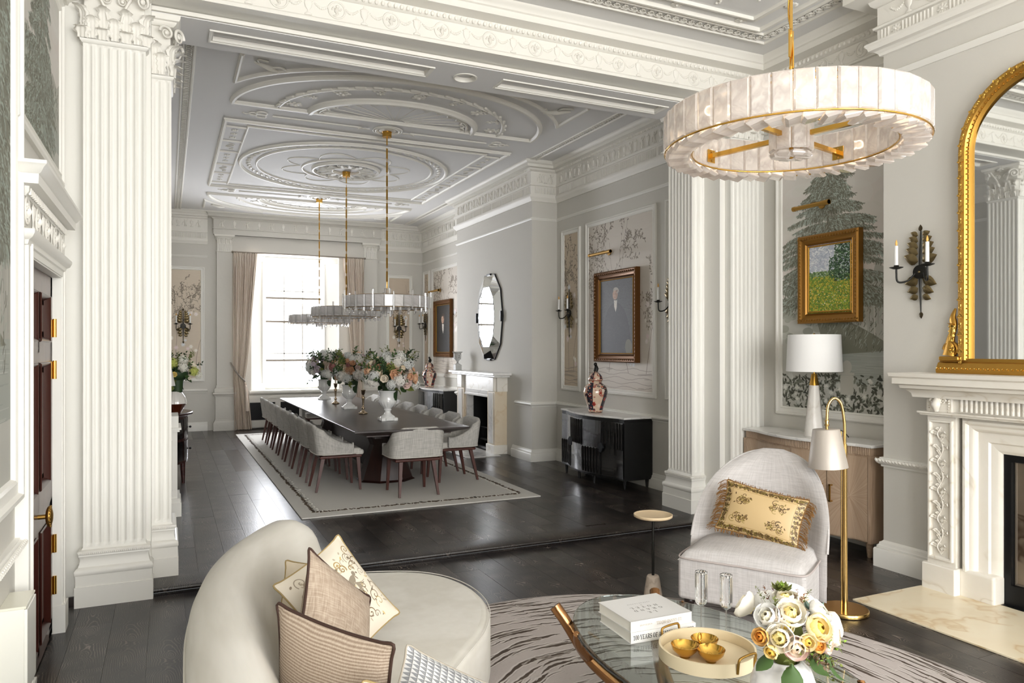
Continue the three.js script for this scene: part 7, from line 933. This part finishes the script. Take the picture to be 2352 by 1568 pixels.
{ const cream = std('#e6d6b4', 0.55), g = thing('serving_tray', 'round cream leather tray with two brass loop handles', 'tray', [1.94, tY, -2.33], PI / 2 + 0.2); mesh('base', cyl(0.178, 0.178, 0.01, 0, 0, 0, 56), cream, g); mesh('rim', sweep([[0, 0], [0, 0.05], [-0.008, 0.05], [-0.008, 0.0]], arcPath(0, 0, 0.18, 0.18, 0, 2 * PI, 56).slice(0, 56), { closed: true }), cream, g);
  for (const s of [-1, 1]) mesh('handle', tube([[s * 0.182, 0.012, -0.05], [s * 0.19, 0.066, -0.05], [s * 0.19, 0.07, -0.04], [s * 0.19, 0.07, 0.04], [s * 0.19, 0.066, 0.05], [s * 0.182, 0.012, 0.05]], 0.005, 40, 6), M.brassDark, g); }
{ const g = thing('triple_bowl', 'three joined polished gold nut bowls with a loop on the cream tray', 'bowl', [1.905, tY + 0.0105, -2.34]); for (const [x, z] of [[-0.056, -0.012], [0.056, -0.03], [0.008, 0.066]]) mesh('bowl', lathe([[0, 0], [0.02, 0], [0.02, 0.006], [0.03, 0.012], [0.048, 0.03], [0.055, 0.05], [0.053, 0.05], [0.046, 0.033], [0.028, 0.016], [0, 0.011]], 32).translate(x, 0, z), M.gold, g); mesh('loop', [new THREE.TorusGeometry(0.012, 0.003, 6, 16).scale(0.7, 1.3, 1).translate(0.002, 0.075, 0.006), cyl(0.004, 0.004, 0.05, 0.002, 0.01, 0.006, 8)], M.gold, g); }
[[2.075, -2.53], [2.142, -2.45]].forEach(([x, z], i) => { const g = thing('champagne_flute', i ? 'clear ribbed champagne flute standing between the tray and the bouquet' : 'clear ribbed champagne flute standing beside the books', 'glass', [x, tY, z]); mesh('bowl', grid(60, 24, (a, v) => { const th = a * 2 * PI, inner = v > 0.5, t = inner ? (1 - v) * 2 : v * 2, w = inner ? 0.0022 : 0, r = Math.max(0.0005, ((t < 0.14 ? 0.004 + 0.021 * Math.sqrt(t / 0.14) : 0.025) - w) * (inner ? 1 : 1 + 0.05 * Math.cos(th * 12))); return [r * Math.cos(th), 0.12 + (inner ? 0.004 : 0) + 0.15 * t, r * Math.sin(th)]; }, true), M.clear, g); mesh('stem', cyl(0.0035, 0.003, 0.12, 0, 0.003, 0, 10), M.clear, g); mesh('foot', lathe([[0, 0], [0.034, 0], [0.034, 0.0015], [0.006, 0.005], [0, 0.006]], 32), M.clear, g); });
{ const g = thing('round_vase', 'round white marbled vase on the coffee table', 'vase', [1.85, tY, -1.84]); mesh('body', lathe([[0, 0], [0.05, 0], [0.085, 0.025], [0.105, 0.075], [0.105, 0.12], [0.088, 0.17], [0.06, 0.195], [0.055, 0.2], [0.05, 0.196], [0.05, 0.18], [0, 0.17]], 44), phy('#ffffff', 0.25, { map: marbleMap([248, 247, 246], [206, 205, 206], 0.7, 256) }), g);
  const keep = seed; seed = 88; const b = thing('bouquet', 'cream peony and succulent bouquet in the round marbled vase', 'flowers', [1.87, tY + 0.28, -1.85]); b.scale.setScalar(0.82); const up = V(0, 1, 0);
  const pet = petal(1.0, 1.0, 1.2, 0.25);
  const bloom = (nm, dir, dist, s, cols, rings) => { const d = V(...dir).normalize(), f = new THREE.Group(); f.name = nm; b.add(f); f.position.copy(d.clone().multiplyScalar(dist)); f.position.y *= 0.85; f.quaternion.setFromUnitVectors(up, d); mesh('heart', sph(s * 0.22, 0, s * 0.4, 0, 10), fm(cols[0]), f);
    for (let k = 0; k < rings; k++) { const n = 5 + k, q = 0.5 + 0.5 * (k + 1) / rings; for (let i = 0; i < n; i++) { const m = mesh('petal', pet, fm(cols[Math.min(cols.length - 1, k)]), f); m.scale.set(s * 1.68 * q, s * (1.05 + 0.45 * q), s * 1.4); m.rotation.order = 'YXZ'; m.rotation.y = i * 2 * PI / n + k * 0.5; m.rotation.x = -0.3 + k * 0.36 + rr(-0.06, 0.06); m.position.set(Math.sin(m.rotation.y) * s * 0.22 * q, 0, Math.cos(m.rotation.y) * s * 0.22 * q); } } };
  const ivory = ['#f3e39a', '#f6eed8', '#f8f3e6'], lemon = ['#efc95a', '#f5e2a0', '#f7ecc8'], orange = ['#d98a2e', '#e6a94e', '#efc67a'], white = ['#f2ecd2', '#f7f5ee', '#fbfaf6'], blush = ['#f0d9c0', '#f4e6d4', '#f2d6ce'];
  for (const [nm, d, r, s, c, k] of [['peony', [-0.35, 0.72, 0.5], 0.13, 0.058, ivory, 3], ['peony', [-0.75, 0.62, 0.2], 0.135, 0.052, white, 3], ['peony', [0.05, 0.45, 0.9], 0.14, 0.054, lemon, 3], ['peony', [-0.78, 0.25, 0.62], 0.15, 0.055, ivory, 3], ['peony', [0.95, 0.12, 0.35], 0.16, 0.055, ivory, 3], ['peony', [0.45, 0.9, -0.3], 0.15, 0.055, white, 3], ['hydrangea_petals', [0.7, 0.45, 0.35], 0.14, 0.042, blush, 2], ['hydrangea_petals', [0.75, 0.6, -0.1], 0.145, 0.045, blush, 2], ['ranunculus', [-0.98, 0.2, 0.3], 0.175, 0.034, orange, 3], ['ranunculus', [-0.35, 0.2, 0.95], 0.165, 0.034, lemon, 3], ['ranunculus', [-0.05, 0.08, 1], 0.16, 0.028, orange, 3], ['ranunculus', [-0.9, -0.1, 0.5], 0.165, 0.036, lemon, 2], ['peony', [0.3, 0.35, -0.9], 0.15, 0.055, white, 3], ['peony', [-0.5, 0.5, -0.7], 0.15, 0.055, ivory, 3], ['hydrangea_petals', [0.6, 0.1, 0.8], 0.15, 0.045, blush, 2], ['peony', [0.4, 0.62, 0.55], 0.14, 0.05, white, 3], ['peony', [-0.55, 0.05, 0.85], 0.15, 0.046, blush, 3], ['ranunculus', [-0.6, 0.5, 0.62], 0.15, 0.03, lemon, 3], ['ranunculus', [0.35, -0.05, 0.95], 0.15, 0.032, blush, 3], ['peony', [-0.1, 0.95, 0.1], 0.13, 0.05, ivory, 3], ['ranunculus', [-0.7, 0.75, 0.45], 0.15, 0.032, blush, 3], ['peony', [0.8, 0.2, 0.6], 0.15, 0.045, ivory, 3]]) bloom(nm, d, r, s, c, k);
  const suc = new THREE.Group(); suc.name = 'succulent'; b.add(suc); suc.position.set(0.0, 0.165, -0.02); for (let k = 0; k < 3; k++) for (let i = 0; i < 9; i++) { const m = mesh('succulent_leaf', leafGeo, k ? M.leafOlive : M.leafBright, suc); m.scale.setScalar(0.036 + k * 0.012); m.rotation.order = 'YXZ'; m.rotation.y = i * 0.7 + k * 0.3; m.rotation.x = 0.25 + k * 0.4; }
  for (let i = 0; i < 9; i++) { const m = mesh('grey_leaf', leafGeo, M.leafGrey, b); m.position.set(0.075, 0.1, 0.07); m.scale.setScalar(rr(0.05, 0.075)); m.rotation.order = 'YXZ'; m.rotation.y = i * 0.75; m.rotation.x = rr(0.5, 1.3); }
  for (const [x, y, z, s, ry, rx] of [[-0.1, -0.06, 0.13, 0.15, -0.7, 2.3], [-0.02, -0.04, 0.15, 0.11, 0.1, 2.0], [0.12, -0.07, 0.1, 0.14, 0.8, 2.5], [-0.14, -0.03, 0.06, 0.12, -1.4, 2.1]]) { const m = mesh('ivy_leaf', leafGeo, M.leaf, b); m.position.set(x, y, z); m.scale.set(s * 1.15, s, s); m.rotation.order = 'YXZ'; m.rotation.set(rx, ry, 0); }
  for (let i = 0; i < 40; i++) { const a = rr(-0.9, 2.6), d = V(Math.sin(a), rr(-0.7, 0.35), Math.cos(a)).normalize(); aim(mesh('sprig', sprigGeo, [M.leafBright, M.leafOlive, M.twig][i % 3], b), [d.x * 0.09, d.y * 0.07 - 0.02, d.z * 0.09], d, rr(0.085, 0.14), rnd() * 6); }
  for (let i = 0; i < 8; i++) { const d = V(rr(-0.6, 0.6), 1, rr(-0.6, 0.6)); aim(mesh('sprig', sprigGeo, i % 2 ? M.leafOlive : M.leafRust, b), [d.x * 0.12, 0.11, d.z * 0.12], d, 0.07, rnd() * 6); } mesh('stems', [sph(0.07, 0, 0.0, 0, 12), cyl(0.045, 0.06, 0.09, 0, -0.12, 0, 12)], M.leafOlive, b); seed = keep; }
renderer.render(scene, camera);
